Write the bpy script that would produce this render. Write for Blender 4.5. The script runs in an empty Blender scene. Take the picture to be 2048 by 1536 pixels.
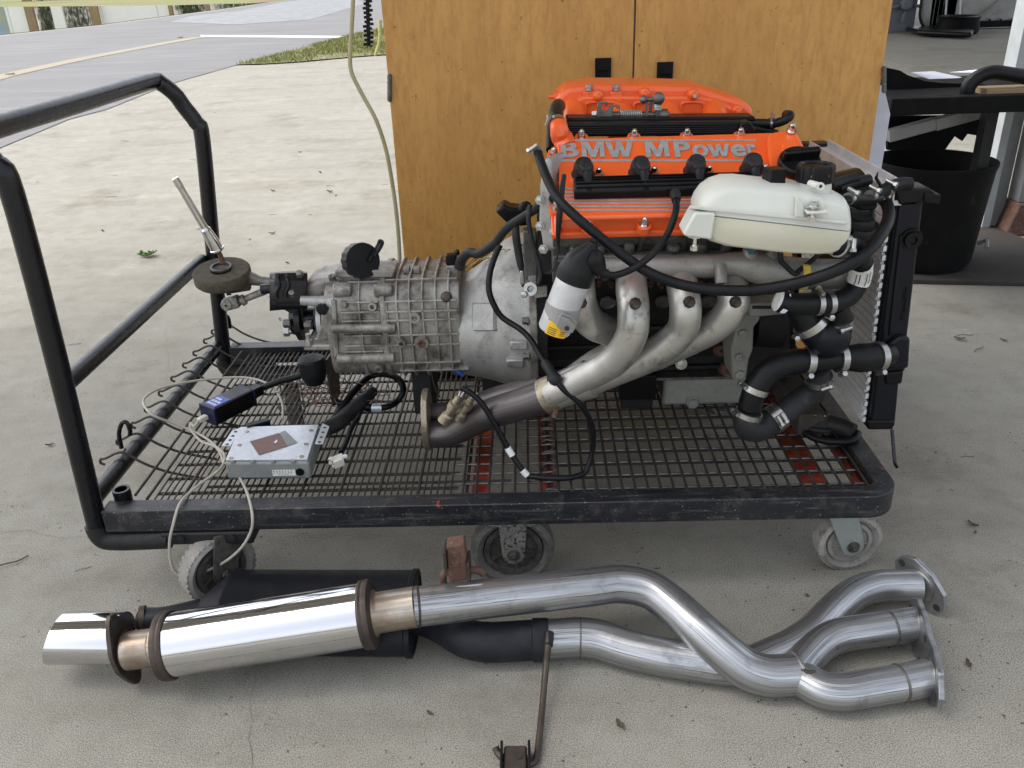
import bpy, math, random
from mathutils import Vector, Matrix
rad = math.radians
random.seed(7)
sc = bpy.context.scene
COL = sc.collection

# ------------------------------------------------------------------ camera
FPX = 1712.0
PITCH, ROLL, YAW, CAMH = 0.450595, 0.0356, -0.02834, 1.12424
cp, sp = math.cos(PITCH), math.sin(PITCH)
cy, sy = math.cos(YAW), math.sin(YAW)
CF = Vector((sy*cp, cy*cp, -sp))
_r = Vector((cy, -sy, 0)); _d = CF.cross(_r)
CR = math.cos(ROLL)*_r + math.sin(ROLL)*_d
CD = -math.sin(ROLL)*_r + math.cos(ROLL)*_d
CO = Vector((0, 0, CAMH))
cam = bpy.data.cameras.new('camera'); cam.sensor_width = 36; cam.lens = FPX*36/2048
cam.clip_start = 0.05; cam.clip_end = 600
co = bpy.data.objects.new('camera', cam); COL.objects.link(co)
m = Matrix.Identity(4)
for i in range(3):
    m[i][0] = CR[i]; m[i][1] = -CD[i]; m[i][2] = -CF[i]; m[i][3] = CO[i]
co.matrix_world = m
sc.camera = co

# ------------------------------------------------------------------ light
SUN_EL, SUN_AZ = rad(60), rad(-75)          # azimuth measured from +Y towards +X
w = bpy.data.worlds.new('World'); sc.world = w; w.use_nodes = True
nt = w.node_tree; bg = nt.nodes['Background']
sky = nt.nodes.new('ShaderNodeTexSky'); sky.sky_type = 'NISHITA'; sky.sun_disc = False
sky.sun_elevation = SUN_EL; sky.sun_rotation = SUN_AZ
sky.air_density = 1.0; sky.dust_density = 4.0; sky.ozone_density = 1.0
hs = nt.nodes.new('ShaderNodeHueSaturation'); hs.inputs['Saturation'].default_value = 0.35
nt.links.new(sky.outputs[0], hs.inputs['Color']); nt.links.new(hs.outputs[0], bg.inputs[0])
bg.inputs[1].default_value = 0.13
sun = bpy.data.lights.new('sun', 'SUN'); sun.energy = 0.5; sun.angle = rad(25); sun.color = (1, .95, .88)
so = bpy.data.objects.new('sun', sun); COL.objects.link(so)
sd = Vector((math.sin(SUN_AZ)*math.cos(SUN_EL), math.cos(SUN_AZ)*math.cos(SUN_EL), math.sin(SUN_EL)))
so.rotation_euler = sd.to_track_quat('Z', 'Y').to_euler()
sc.view_settings.view_transform = 'Standard'; sc.view_settings.look = 'None'
sc.view_settings.exposure = 1.6; sc.view_settings.gamma = 1
sc.view_settings.use_curve_mapping = False

# ------------------------------------------------------------------ rays
def ray(px, py): return CF + CR*((px-1024)/FPX) + CD*((py-768)/FPX)
def PY(px, py, Y): r = ray(px, py); return CO + r*(Y/r.y)
def PZ(px, py, Z): r = ray(px, py); return CO + r*((Z-CAMH)/r.z)
def PX(px, py, X): r = ray(px, py); return CO + r*(X/r.x)
def PP(px, py, p, n): r = ray(px, py); return CO + r*((p-CO).dot(n)/r.dot(n))
def PR(npx, p): return npx*(p-CO).dot(CF)/FPX
def V(*a): return Vector(a)
def ys(l): return [PY(*a) for a in l]
def zs(l): return [PZ(*a) for a in l]

# ------------------------------------------------------------------ mesh builder
def frame(ax):
    ax = ax.normalized(); t = V(0, 0, 1) if abs(ax.z) < .9 else V(0, 1, 0)
    u = ax.cross(t).normalized(); return u, ax.cross(u).normalized()
def spline(pts, k=6, closed=False):
    n = len(pts); out = []
    rng = n if closed else n-1
    for i in range(rng):
        p1, p2 = pts[i], pts[(i+1) % n]
        p0 = pts[(i-1) % n] if (closed or i > 0) else p1*2-p2
        p3 = pts[(i+2) % n] if (closed or i+2 < n) else p2*2-p1
        for j in range(k):
            t = j/k
            out.append(.5*((2*p1)+(p2-p0)*t+(2*p0-5*p1+4*p2-p3)*t*t+(3*p1-p0-3*p2+p3)*t**3))
    if not closed: out.append(pts[-1].copy())
    return out
def lerpl(l, n):
    o = []
    for i in range(n):
        t = i/(n-1)*(len(l)-1); a = int(min(t, len(l)-2)); o.append(l[a]+(l[a+1]-l[a])*(t-a))
    return o
class MB:
    def __init__(s): s.v = []; s.f = []; s.tc = []
    def add(s, vs, fs, tc=None):
        b = len(s.v); s.v += [Vector(x) for x in vs]; s.f += [[i+b for i in f] for f in fs]
        s.tc += tc if tc else [tuple(x) for x in vs]
        return s
    def obox(s, c, ax, ay, az):
        q = [c+ax*i+ay*j+az*k for k in (-1, 1) for j in (-1, 1) for i in (-1, 1)]
        return s.add(q, [(0, 2, 3, 1), (4, 5, 7, 6), (0, 1, 5, 4), (2, 6, 7, 3), (0, 4, 6, 2), (1, 3, 7, 5)])
    def box(s, c, sz, rz=0):
        R = Matrix.Rotation(rz, 3, 'Z'); return s.obox(Vector(c), R@V(sz[0]/2, 0, 0), R@V(0, sz[1]/2, 0), V(0, 0, sz[2]/2))
    def bb(s, x0, x1, y0, y1, z0, z1): return s.box(((x0+x1)/2, (y0+y1)/2, (z0+z1)/2), (x1-x0, y1-y0, z1-z0))
    def tube(s, pts, r, n=10, closed=False, caps=True):
        m = len(pts); rl = r if isinstance(r, list) else [r]*m
        if len(rl) != m: rl = lerpl(rl, m)
        tang = []
        for i in range(m):
            a = pts[(i-1) % m] if (closed or i > 0) else pts[i]; b = pts[(i+1) % m] if (closed or i < m-1) else pts[i]
            d = b-a; tang.append(d.normalized() if d.length > 1e-9 else V(1, 0, 0))
        u, _ = frame(tang[0]); vs = []; tc = []; L = 0
        for i in range(m):
            t = tang[i]; u = (u-t*u.dot(t)); u = u.normalized() if u.length > 1e-6 else frame(t)[0]; w2 = t.cross(u)
            if i: L += (pts[i]-pts[i-1]).length
            for j in range(n):
                a = 2*math.pi*j/n; c, q = math.cos(a), math.sin(a)
                vs.append(pts[i]+(u*c+w2*q)*rl[i]); tc.append((L, c, q))
        fs = []
        for i in range(m if closed else m-1):
            for j in range(n):
                k = (i+1) % m; fs.append((i*n+j, i*n+(j+1) % n, k*n+(j+1) % n, k*n+j))
        if caps and not closed: fs.append(tuple(range(n))[::-1]); fs.append(tuple((m-1)*n+j for j in range(n)))
        return s.add(vs, fs, tc)
    def cyl(s, p0, p1, r0, r1=None, n=16): return s.tube([p0, p1], [r0, r1 if r1 is not None else r0], n)
    def lathe(s, p, ax, prof, n=20, sc=(1, 1), u=None):
        ax = ax.normalized()
        if u is None: u, w2 = frame(ax)
        else: u = u.normalized(); w2 = ax.cross(u)
        vs = []; tc = []; L = 0
        for k, (h, r) in enumerate(prof):
            if k: L += math.hypot(h-prof[k-1][0], r-prof[k-1][1])
            for j in range(n):
                a = 2*math.pi*j/n; c, q = math.cos(a), math.sin(a)
                vs.append(p+ax*h+(u*c*sc[0]+w2*q*sc[1])*r); tc.append((L, c, q))
        fs = []
        for i in range(len(prof)-1):
            for j in range(n): fs.append((i*n+j, i*n+(j+1) % n, (i+1)*n+(j+1) % n, (i+1)*n+j))
        if prof[0][1] > 1e-6: fs.append(tuple(range(n))[::-1])
        if prof[-1][1] > 1e-6: fs.append(tuple((len(prof)-1)*n+j for j in range(n)))
        return s.add(vs, fs, tc)
    def ring(s, p, ax, ri, ro, h, n=24):
        return s.lathe(p, ax, [(0, ri), (0, ro), (h, ro), (h, ri), (0, ri)], n)
    def prism(s, poly, vec):
        n = len(poly); vs = [Vector(p) for p in poly]+[Vector(p)+vec for p in poly]
        fs = [tuple(range(n)), tuple(range(2*n-1, n-1, -1))]+[(i, i+n, (i+1) % n+n, (i+1) % n) for i in range(n)]
        return s.add(vs, fs)
    def grid(s, rows, tc=None):
        n = len(rows[0]); vs = [p for r in rows for p in r]
        fs = [(i*n+j, i*n+j+1, (i+1)*n+j+1, (i+1)*n+j) for i in range(len(rows)-1) for j in range(n-1)]
        return s.add(vs, fs, tc)
    def sphere(s, c, r, n=16, sc=(1, 1, 1)):
        vs = [V(0, 0, -1)]; m2 = n//2
        for i in range(1, m2):
            a = -math.pi/2+math.pi*i/m2
            for j in range(n): b = 2*math.pi*j/n; vs.append(V(math.cos(a)*math.cos(b), math.cos(a)*math.sin(b), math.sin(a)))
        vs.append(V(0, 0, 1)); e = len(vs)-1
        fs = [(0, 1+(j+1) % n, 1+j) for j in range(n)]
        for i in range(m2-2):
            for j in range(n): fs.append((1+i*n+j, 1+i*n+(j+1) % n, 1+(i+1)*n+(j+1) % n, 1+(i+1)*n+j))
        fs += [(e, 1+(m2-2)*n+j, 1+(m2-2)*n+(j+1) % n) for j in range(n)]
        return s.add([V(c.x+p.x*r*sc[0], c.y+p.y*r*sc[1], c.z+p.z*r*sc[2]) for p in vs], fs)

WLOC = {}
def tag(o, label=None, cat=None, group=None, kind=None):
    if label: o['label'] = label
    if cat: o['category'] = cat
    if group: o['group'] = group
    if kind: o['kind'] = kind
    return o
def thing(name, loc, label, cat, group=None):
    o = bpy.data.objects.new(name, None); o.empty_display_size = .05; COL.objects.link(o)
    o.location = loc; WLOC[o.name] = Vector(loc); return tag(o, label, cat, group)
def mesh(name, mb, mat, c=None, ang=38):
    if c is None:
        lo = [min(p[i] for p in mb.v) for i in range(3)]; hi = [max(p[i] for p in mb.v) for i in range(3)]
        c = V((lo[0]+hi[0])/2, (lo[1]+hi[1])/2, (lo[2]+hi[2])/2)
    me = bpy.data.meshes.new(name)
    me.from_pydata([p-c for p in mb.v], [], mb.f)
    at = me.attributes.new('tc', 'FLOAT_VECTOR', 'POINT')
    at.data.foreach_set('vector', [x for t in mb.tc for x in t])
    me.polygons.foreach_set('use_smooth', [True]*len(me.polygons))
    me.update(); me.set_sharp_from_angle(angle=rad(ang))
    me.materials.append(mat); return me, c
def place(name, me, c, parent=None, rot=None):
    o = bpy.data.objects.new(name, me); COL.objects.link(o)
    pl = WLOC[parent.name] if parent else V(0, 0, 0)
    M4 = Matrix.Translation(c-pl)
    if rot: M4 = M4@rot
    o.matrix_basis = M4
    if parent: o.parent = parent
    WLOC[o.name] = Vector(c); return o
def obj(name, mb, mat, parent=None, bev=0, seg=2, ang=38, label=None, cat=None, group=None, kind=None, sub=0):
    me, c = mesh(name, mb, mat, ang=ang)
    o = place(name, me, c, parent)
    if bev:
        b = o.modifiers.new('bevel', 'BEVEL'); b.width = bev; b.segments = seg; b.limit_method = 'ANGLE'; b.angle_limit = rad(30)
        b.harden_normals = False
    if sub:
        b = o.modifiers.new('sub', 'SUBSURF'); b.levels = sub; b.render_levels = sub
    return tag(o, label, cat, group, kind)
def rotto(ax, u=None):
    ax = ax.normalized()
    if u is None: u, w2 = frame(ax)
    else: w2 = ax.cross(u).normalized(); u = w2.cross(ax)
    M4 = Matrix.Identity(4)
    for i in range(3): M4[i][0] = u[i]; M4[i][1] = w2[i]; M4[i][2] = ax[i]
    return M4
Z0 = V(0, 0, 0); ZA = V(0, 0, 1); XA = V(1, 0, 0); YA = V(0, 1, 0)
def text_mb(s, bold=0, ext=.0, res=3):
    cu = bpy.data.curves.new('t', 'FONT'); cu.body = s; cu.size = 1; cu.extrude = ext; cu.offset = bold; cu.resolution_u = res
    to = bpy.data.objects.new('t', cu); COL.objects.link(to)
    dg = bpy.context.evaluated_depsgraph_get(); dg.update()
    me = bpy.data.meshes.new_from_object(to.evaluated_get(dg))
    vs = [v.co.copy() for v in me.vertices]; fs = [tuple(p.vertices) for p in me.polygons]
    bpy.data.objects.remove(to); bpy.data.meshes.remove(me); bpy.data.curves.remove(cu)
    lo = [min(v[i] for v in vs) for i in range(2)]; hi = [max(v[i] for v in vs) for i in range(2)]
    return vs, fs, lo, hi
def text(name, s, o, xd, yd, wid, hei, mat, parent, depth=.0004, bold=0, label=None):
    """s fitted into the rectangle from o along xd (wid) and yd (hei), raised by depth"""
    vs, fs, lo, hi = text_mb(s, bold, .5)
    xd = xd.normalized(); yd = yd.normalized(); n = xd.cross(yd)
    P = [o+xd*((v.x-lo[0])/(hi[0]-lo[0])*wid)+yd*((v.y-lo[1])/(hi[1]-lo[1])*hei)+n*((v.z+.5)*depth) for v in vs]
    return obj(name, MB().add(P, fs), mat, parent, label=label)

# ------------------------------------------------------------------ materials
def srgb(r, g, b):
    f = lambda c: (c/255/12.92 if c/255 < .04045 else ((c/255+.055)/1.055)**2.4)
    return (f(r), f(g), f(b))
class N:
    def __init__(s, name):
        s.m = bpy.data.materials.new(name); s.m.use_nodes = True; s.t = s.m.node_tree; s.b = s.t.nodes['Principled BSDF']
        s.pos = s.t.nodes.new('ShaderNodeNewGeometry').outputs['Position']; s.tcn = None
    def n(s, k, **kw):
        x = s.t.nodes.new(k)
        for a, b in kw.items(): setattr(x, a, b)
        return x
    def l(s, a, b): s.t.links.new(a, b)
    def tcv(s):
        if not s.tcn: s.tcn = s.n('ShaderNodeAttribute', attribute_name='tc').outputs['Vector']
        return s.tcn
    def mapv(s, v, scale):
        x = s.n('ShaderNodeMapping'); x.inputs['Scale'].default_value = scale; s.l(v, x.inputs['Vector']); return x.outputs[0]
    def noise(s, scale, detail=4, rough=.6, vec=None, dist=0):
        x = s.n('ShaderNodeTexNoise'); x.inputs['Scale'].default_value = scale; x.inputs['Detail'].default_value = detail
        x.inputs['Roughness'].default_value = rough; x.inputs['Distortion'].default_value = dist
        s.l(vec or s.pos, x.inputs['Vector']); return x.outputs['Fac']
    def vor(s, scale, feat='F1', vec=None):
        x = s.n('ShaderNodeTexVoronoi', feature=feat); x.inputs['Scale'].default_value = scale
        s.l(vec or s.pos, x.inputs['Vector']); return x.outputs['Distance']
    def ramp(s, fac, a, b, c0=0., c1=1.):
        x = s.n('ShaderNodeMapRange'); x.inputs[1].default_value = a; x.inputs[2].default_value = b
        x.inputs[3].default_value = c0; x.inputs[4].default_value = c1; s.l(fac, x.inputs[0]); return x.outputs[0]
    def mix(s, fac, a, b, mode='MIX'):
        x = s.n('ShaderNodeMix', data_type='RGBA', blend_type=mode)
        for k, v in ((0, fac), (6, a), (7, b)):
            if isinstance(v, tuple): x.inputs[k].default_value = (*v, 1)
            elif isinstance(v, (int, float)): x.inputs[k].default_value = v
            else: s.l(v, x.inputs[k])
        return x.outputs[2]
    def math(s, op, a, b=0):
        x = s.n('ShaderNodeMath', operation=op)
        for k, v in ((0, a), (1, b)):
            if isinstance(v, (int, float)): x.inputs[k].default_value = v
            else: s.l(v, x.inputs[k])
        return x.outputs[0]
    def set(s, **kw):
        al = dict(col='Base Color', rough='Roughness', metal='Metallic', coat='Coat Weight', coatr='Coat Roughness', spec='Specular IOR Level')
        for k, v in kw.items():
            i = s.b.inputs[al.get(k, k)]
            if isinstance(v, tuple): i.default_value = (*v, 1) if len(v) == 3 and i.type == 'RGBA' else v
            elif isinstance(v, (int, float)): i.default_value = v
            else: s.l(v, i)
    def bump(s, h, strength=.3, dist=.001):
        x = s.n('ShaderNodeBump'); x.inputs['Strength'].default_value = strength; x.inputs['Distance'].default_value = dist
        s.l(h, x.inputs['Height']); s.l(x.outputs[0], s.b.inputs['Normal'])
def simple(name, c, c2=None, rough=.5, r2=None, metal=0, scale=25, bump=0, bscale=250, coat=0, dirt=None, dthr=(.55, .7), dscale=40, spec=.5):
    a = N(name); c2 = c2 or tuple(x*.75 for x in c)
    col = a.mix(a.ramp(a.noise(scale, 6), .35, .65), c, c2)
    if dirt: col = a.mix(a.ramp(a.noise(dscale, 8, .7), *dthr), col, dirt)
    a.set(col=col, metal=metal, coat=coat, spec=spec, rough=a.ramp(a.noise(scale*2.3, 5), .3, .7, rough, r2 if r2 is not None else min(1, rough*1.3)))
    if bump: a.bump(a.noise(bscale, 4), bump)
    return a.m
M = {}
M['black_paint'] = simple('black_paint', (.003, .0035, .0055), (.005, .0055, .0075), .24, .36, dirt=(.05, .048, .045), dthr=(.68, .85), dscale=60, bump=.02, spec=0.4)
def worn_black():
    a = N('worn_black_paint')
    col = a.mix(a.ramp(a.noise(14, 5), .35, .7), (.005, .006, .010), (.016, .017, .02))
    st = a.noise(1, 7, .75, a.mapv(a.pos, (7, 90, 110)))
    col = a.mix(a.ramp(st, .55, .68), col, (.07, .068, .064))
    dust = a.noise(22, 7, .75)
    col = a.mix(a.ramp(dust, .52, .70, 0, .7), col, (.085, .08, .07))
    col = a.mix(a.ramp(a.noise(260, 2), .68, .73), col, (.30, .29, .27))
    chip = a.math('MULTIPLY', a.ramp(a.noise(55, 6, .75), .63, .65), a.ramp(a.noise(6.3, 2), .58, .63))
    col = a.mix(chip, col, (.34, .07, .035))
    a.set(col=col, spec=.5, rough=a.ramp(st, .3, .7, .34, .55)); a.bump(a.noise(120, 5), .15)
    return a.m
M['worn_black'] = worn_black()
M['wire'] = simple('wire_metal', (.035, .032, .029), (.075, .066, .056), .45, .65, metal=.55, scale=30, dirt=(.05, .026, .014), dthr=(.55, .72), dscale=14)
M['red_paint'] = simple('red_oxide_paint', (.42, .06, .022), (.22, .03, .015), .5, .7, dirt=(.04, .03, .025), dthr=(.55, .7), dscale=18)
M['rubber'] = simple('black_rubber', (.004, .0045, .0055), (.008, .0085, .0095), .36, .5, scale=30, dirt=(.07, .07, .068), dthr=(.66, .85), dscale=70, bump=.1, spec=0.25)
M['rubber_dull'] = simple('dull_rubber', (.017, .0175, .0185), (.028, .028, .029), .45, .6, scale=30, dirt=(.09, .085, .08), dthr=(.6, .85), dscale=60, bump=.1, spec=0.2)
M['black_plastic'] = simple('black_plastic', (.003, .003, .0036), (.006, .006, .0066), .3, .42, dirt=(.05, .05, .05), dthr=(.68, .85), dscale=90, bump=.12, bscale=500, spec=0.22)
M['navy_plastic'] = simple('navy_plastic', (.004, .005, .009), (.006, .007, .012), .28, .45, bump=.05, spec=0.25)
M['tyre'] = simple('grey_tyre', (.07, .067, .062), (.13, .12, .11), .7, .85, scale=18, dirt=(.2, .185, .16), dthr=(.5, .75), dscale=45, bump=.25)
M['tyre_pale'] = simple('dusty_pale_tyre', (.22, .21, .19), (.32, .30, .27), .75, .9, scale=22, dirt=(.06, .055, .05), dthr=(.55, .75), dscale=40, bump=.25)
M['grey_hub'] = simple('dirty_hub', (.10, .095, .085), (.05, .047, .042), .7, .9, scale=30, dirt=(.03, .024, .018), dthr=(.45, .65), dscale=90, bump=.3)
M['grey_green'] = simple('grey_green_paint', (.27, .29, .27), (.22, .235, .22), .5, .7, dirt=(.10, .095, .08), dthr=(.58, .75), dscale=55, bump=.1)
M['galv'] = simple('speckled_galvanised', (.25, .245, .22), (.17, .165, .15), .5, .7, metal=.3, scale=40, dirt=(.03, .028, .025), dthr=(.52, .58), dscale=150, bump=.3)
def cast(name, c1, c2, grime, t=(.5, .72), metal=.55, r=.42, ds=26):
    a = N(name)
    col = a.mix(a.ramp(a.noise(16, 6), .35, .65), c1, c2)
    col = a.mix(a.ramp(a.noise(ds, 8, .72), *t), col, grime)
    col = a.mix(a.ramp(a.noise(260, 3), .62, .72), col, tuple(x*.35 for x in c2))
    a.set(col=col, metal=metal, rough=a.ramp(a.noise(70, 5), .3, .7, r, r+.22)); a.bump(a.noise(420, 4, .7), .35, .0006)
    return a.m
M['cast'] = cast('dirty_cast_aluminium', (.36, .345, .315), (.25, .235, .205), (.085, .075, .06), (.46, .66))
M['cast_rib'] = cast('pale_cast_ribs', (.39, .38, .35), (.28, .265, .235), (.10, .09, .07), (.48, .68))  # ribs slightly paler than the case, for contrast
M['cast_clean'] = cast('clean_cast_aluminium', (.46, .46, .44), (.34, .335, .315), (.15, .14, .12), (.52, .74))
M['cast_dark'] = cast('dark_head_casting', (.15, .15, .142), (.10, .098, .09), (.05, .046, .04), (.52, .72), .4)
M['cast_grey'] = cast('grey_manifold_casting', (.33, .325, .30), (.25, .245, .225), (.12, .11, .095), (.56, .8), .5, .4)
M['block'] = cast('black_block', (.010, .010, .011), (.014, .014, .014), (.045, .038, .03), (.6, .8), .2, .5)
M['pan'] = cast('olive_grey_pan', (.32, .325, .29), (.25, .255, .225), (.11, .105, .085), (.6, .8), .25, .5)
def pipe(name, c1, c2, metal=.9, r=(.25, .42), streak=.75, heat=None):
    a = N(name)
    s1 = a.noise(1, 6, .7, a.mapv(a.tcv(), (3.2, 5, 5)), .4)
    s2 = a.noise(1, 4, .65, a.mapv(a.tcv(), (5, 16, 16)))
    col = a.mix(a.ramp(s1, .36, .64), c1, c2)
    col = a.mix(a.ramp(s2, .56, .66, 0, streak), col, tuple(x*.32 for x in c2))
    col = a.mix(a.ramp(a.noise(24, 6, .7), .56, .72, 0, .6), col, tuple(x*.5 for x in c2))
    if heat: col = a.mix(a.ramp(a.noise(18, 5), .4, .62), col, heat)
    a.set(col=col, metal=metal, rough=a.ramp(s1, .3, .7, *r)); a.bump(a.noise(300, 4), .1)
    return a.m
M['pipe'] = pipe('aluminised_pipe', (.53, .535, .54), (.26, .265, .275), .88, (.25, .44), .9)
M['pipe_warm'] = pipe('heat_tinted_pipe', (.52, .48, .42), (.36, .30, .24), .85, (.3, .45), .5, (.30, .235, .175))
M['header'] = simple('grey_header_coating', (.50, .49, .455), (.38, .37, .34), .3, .45, metal=.7, scale=9, dirt=(.12, .105, .08), dthr=(.54, .72), dscale=22, bump=.12)
M['downpipe'] = pipe('dark_heat_blued_pipe', (.13, .115, .115), (.085, .078, .08), .8, (.32, .5), .3)
M['brass_steel'] = simple('straw_tinted_steel', (.42, .36, .26), (.30, .26, .2), .35, .5, metal=.85, scale=40, dirt=(.12, .10, .08), dthr=(.55, .75))
def polished():
    a = N('polished_stainless')
    s1 = a.noise(1, 5, .6, a.mapv(a.tcv(), (1.2, 6, 6)))
    a.set(col=a.mix(s1, (.70, .70, .715), (.60, .60, .61)), metal=1, rough=a.ramp(s1, .3, .7, .05, .13))
    a.bump(a.noise(9, 3), .12, .004)
    return a.m
M['polished'] = polished()
M['chrome'] = simple('chrome', (.66, .66, .655), (.56, .56, .55), .08, .2, metal=1)
M['zinc'] = simple('zinc_steel', (.48, .48, .46), (.34, .34, .325), .24, .4, metal=.95, scale=60, dirt=(.12, .10, .08), dthr=(.64, .8))
M['dull_steel'] = simple('dull_steel', (.20, .19, .175), (.12, .115, .105), .4, .6, metal=.8, scale=60, dirt=(.06, .05, .04), dthr=(.55, .75))
M['rust'] = simple('rusty_steel', (.15, .075, .05), (.09, .05, .038), .7, .9, metal=.2, scale=50, dirt=(.30, .25, .22), dthr=(.56, .72), dscale=70, bump=.4)
M['brown_steel'] = simple('browned_steel', (.10, .08, .066), (.065, .052, .045), .45, .65, metal=.7, scale=35, bump=.2)
M['blackened'] = simple('satin_black_muffler', (.005, .0055, .009), (.009, .010, .014), .42, .55, dirt=(.06, .06, .065), dthr=(.7, .85), dscale=90, bump=.06, spec=0.25)
M['black_pipe'] = simple('black_coated_pipe', (.011, .012, .016), (.02, .021, .025), .45, .6, dirt=(.07, .07, .075), dthr=(.66, .85), dscale=50, bump=.08, spec=0.25)
def orange():
    a = N('orange_enamel')
    col = a.mix(a.ramp(a.noise(8, 4), .3, .7), (.86, .125, .018), (.80, .105, .015))
    col = a.mix(a.ramp(a.noise(130, 4), .70, .76, 0, .6), col, (.22, .05, .02))
    a.set(col=col, rough=.33, coat=.35, coatr=.12); a.bump(a.noise(320, 3), .05)
    return a.m
M['orange'] = orange()
M['letter'] = simple('bare_alloy_letter', (.44, .44, .43), (.34, .34, .335), .4, .55, metal=.4, scale=60, dirt=(.33, .325, .32), dthr=(.5, .7), dscale=160)
def tankm(name, c, c2, sss):
    a = N(name); col = a.mix(a.ramp(a.noise(9, 5), .3, .7), c, c2)
    col = a.mix(a.ramp(a.noise(45, 6, .7), .68, .8, 0, .5), col, tuple(x*.6 for x in c2))
    a.set(col=col, rough=.38); a.b.inputs['Subsurface Weight'].default_value = sss
    a.b.inputs['Subsurface Radius'].default_value = (.02, .018, .012); a.b.inputs['Subsurface Scale'].default_value = .6
    a.bump(a.noise(30, 3), .06, .003); return a.m
M['tank'] = tankm('milky_white_plastic', (.64, .655, .60), (.60, .61, .545), .5)
M['tank_low'] = tankm('coolant_yellowed_plastic', (.66, .645, .525), (.61, .59, .46), .5)
M['alu_fin'] = simple('aluminium_fins', (.80, .81, .80), (.68, .69, .68), .5, .7, metal=.1, scale=60, dirt=(.45, .45, .44), dthr=(.5, .62), dscale=420, bump=.6, bscale=600)
M['alu'] = simple('bare_aluminium', (.68, .69, .70), (.56, .57, .58), .38, .5, metal=.4, scale=30, dirt=(.25, .25, .25), dthr=(.62, .8), dscale=60)
M['white_paint'] = simple('white_paint', (.70, .71, .72), (.62, .63, .65), .5, .6)
M['off_white'] = simple('off_white_card', (.56, .56, .62), (.50, .50, .56), .7, .8)
M['paper'] = simple('white_paper', (.78, .80, .88), (.72, .74, .82), .7, .8)
M['sticker'] = simple('white_sticker', (.70, .71, .68), (.58, .59, .56), .5, .7, scale=90, bump=.3)
M['ink'] = simple('black_ink', (.02, .02, .02), (.03, .03, .03), .7)
M['silver_ink'] = simple('silver_print', (.55, .58, .7), (.5, .53, .65), .5)
M['yellow'] = simple('yellow_label', (.80, .50, .02), (.72, .42, .02), .5, .6, scale=90)
M['yellow_tape'] = simple('dirty_yellow_tape', (.62, .46, .05), (.5, .38, .05), .6, .7, scale=70, dirt=(.25, .2, .06), dthr=(.58, .75))
M['blue'] = simple('blue_plastic', (.02, .07, .28), (.015, .05, .22), .35)
M['teal'] = simple('teal_connector', (.03, .11, .15), (.02, .08, .11), .5)
M['indigo'] = simple('indigo_trim', (.012, .015, .05), (.010, .012, .04), .35, spec=.25)
M['logger_top'] = simple('blue_black_label', (.017, .019, .026), (.014, .016, .022), .3, .4)
M['blue_print'] = simple('blue_print', (.05, .10, .42), (.05, .09, .36), .4)
M['brass'] = simple('brass', (.45, .29, .10), (.3, .19, .07), .35, .5, metal=.9)
M['beige'] = simple('beige_cable', (.44, .41, .34), (.38, .35, .29), .5, .6)
M['cream'] = simple('cream_plastic', (.66, .64, .55), (.55, .53, .45), .5, .6)
M['copper'] = simple('brown_wire', (.13, .06, .035), (.08, .04, .03), .5)
M['ecu'] = simple('brushed_case', (.58, .61, .65), (.50, .53, .57), .34, .5, metal=.55, scale=50, dirt=(.38, .40, .42), dthr=(.58, .75), dscale=120)
M['ecu_side'] = simple('grey_die_cast_side', (.27, .285, .27), (.22, .23, .22), .5, .6, metal=.3)
M['brown_label'] = simple('faded_brown_label', (.16, .085, .07), (.13, .07, .06), .5, .6, scale=90)
M['pot'] = simple('olive_foam_pad', (.085, .072, .048), (.05, .043, .03), .85, .95, scale=90, bump=.5)
def wood():
    a = N('varnished_plywood')
    v = a.mapv(a.pos, (1, 1, .26))
    g1 = a.noise(7, 6, .62, v, 1.6); g2 = a.noise(95, 5, .75, a.mapv(a.pos, (1, 1, .2))); g3 = a.noise(3.0, 6, .65); g4 = a.noise(38, 5, .7, a.mapv(a.pos, (1, 1, .45)))
    col = a.mix(a.ramp(g1, .30, .70), (.58, .305, .082), (.51, .257, .062))
    col = a.mix(a.ramp(g4, .46, .68, 0, .55), col, (.42, .20, .045))
    col = a.mix(a.ramp(g2, .47, .66, 0, .6), col, (.36, .16, .036))
    col = a.mix(a.ramp(g3, .48, .68, 0, .55), col, (.46, .22, .05))
    sp2 = a.ramp(a.noise(58, 3), .69, .73, 0, .7)
    col = a.mix(sp2, col, (.13, .06, .02))
    a.set(col=col, rough=a.ramp(g2, .3, .7, .36, .5)); a.bump(g2, .1, .0005)
    return a.m
M['wood'] = wood()
M['dark_wood'] = simple('dark_dirty_wood', (.06, .05, .042), (.035, .03, .026), .8, .95, scale=20, bump=.4)
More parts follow.
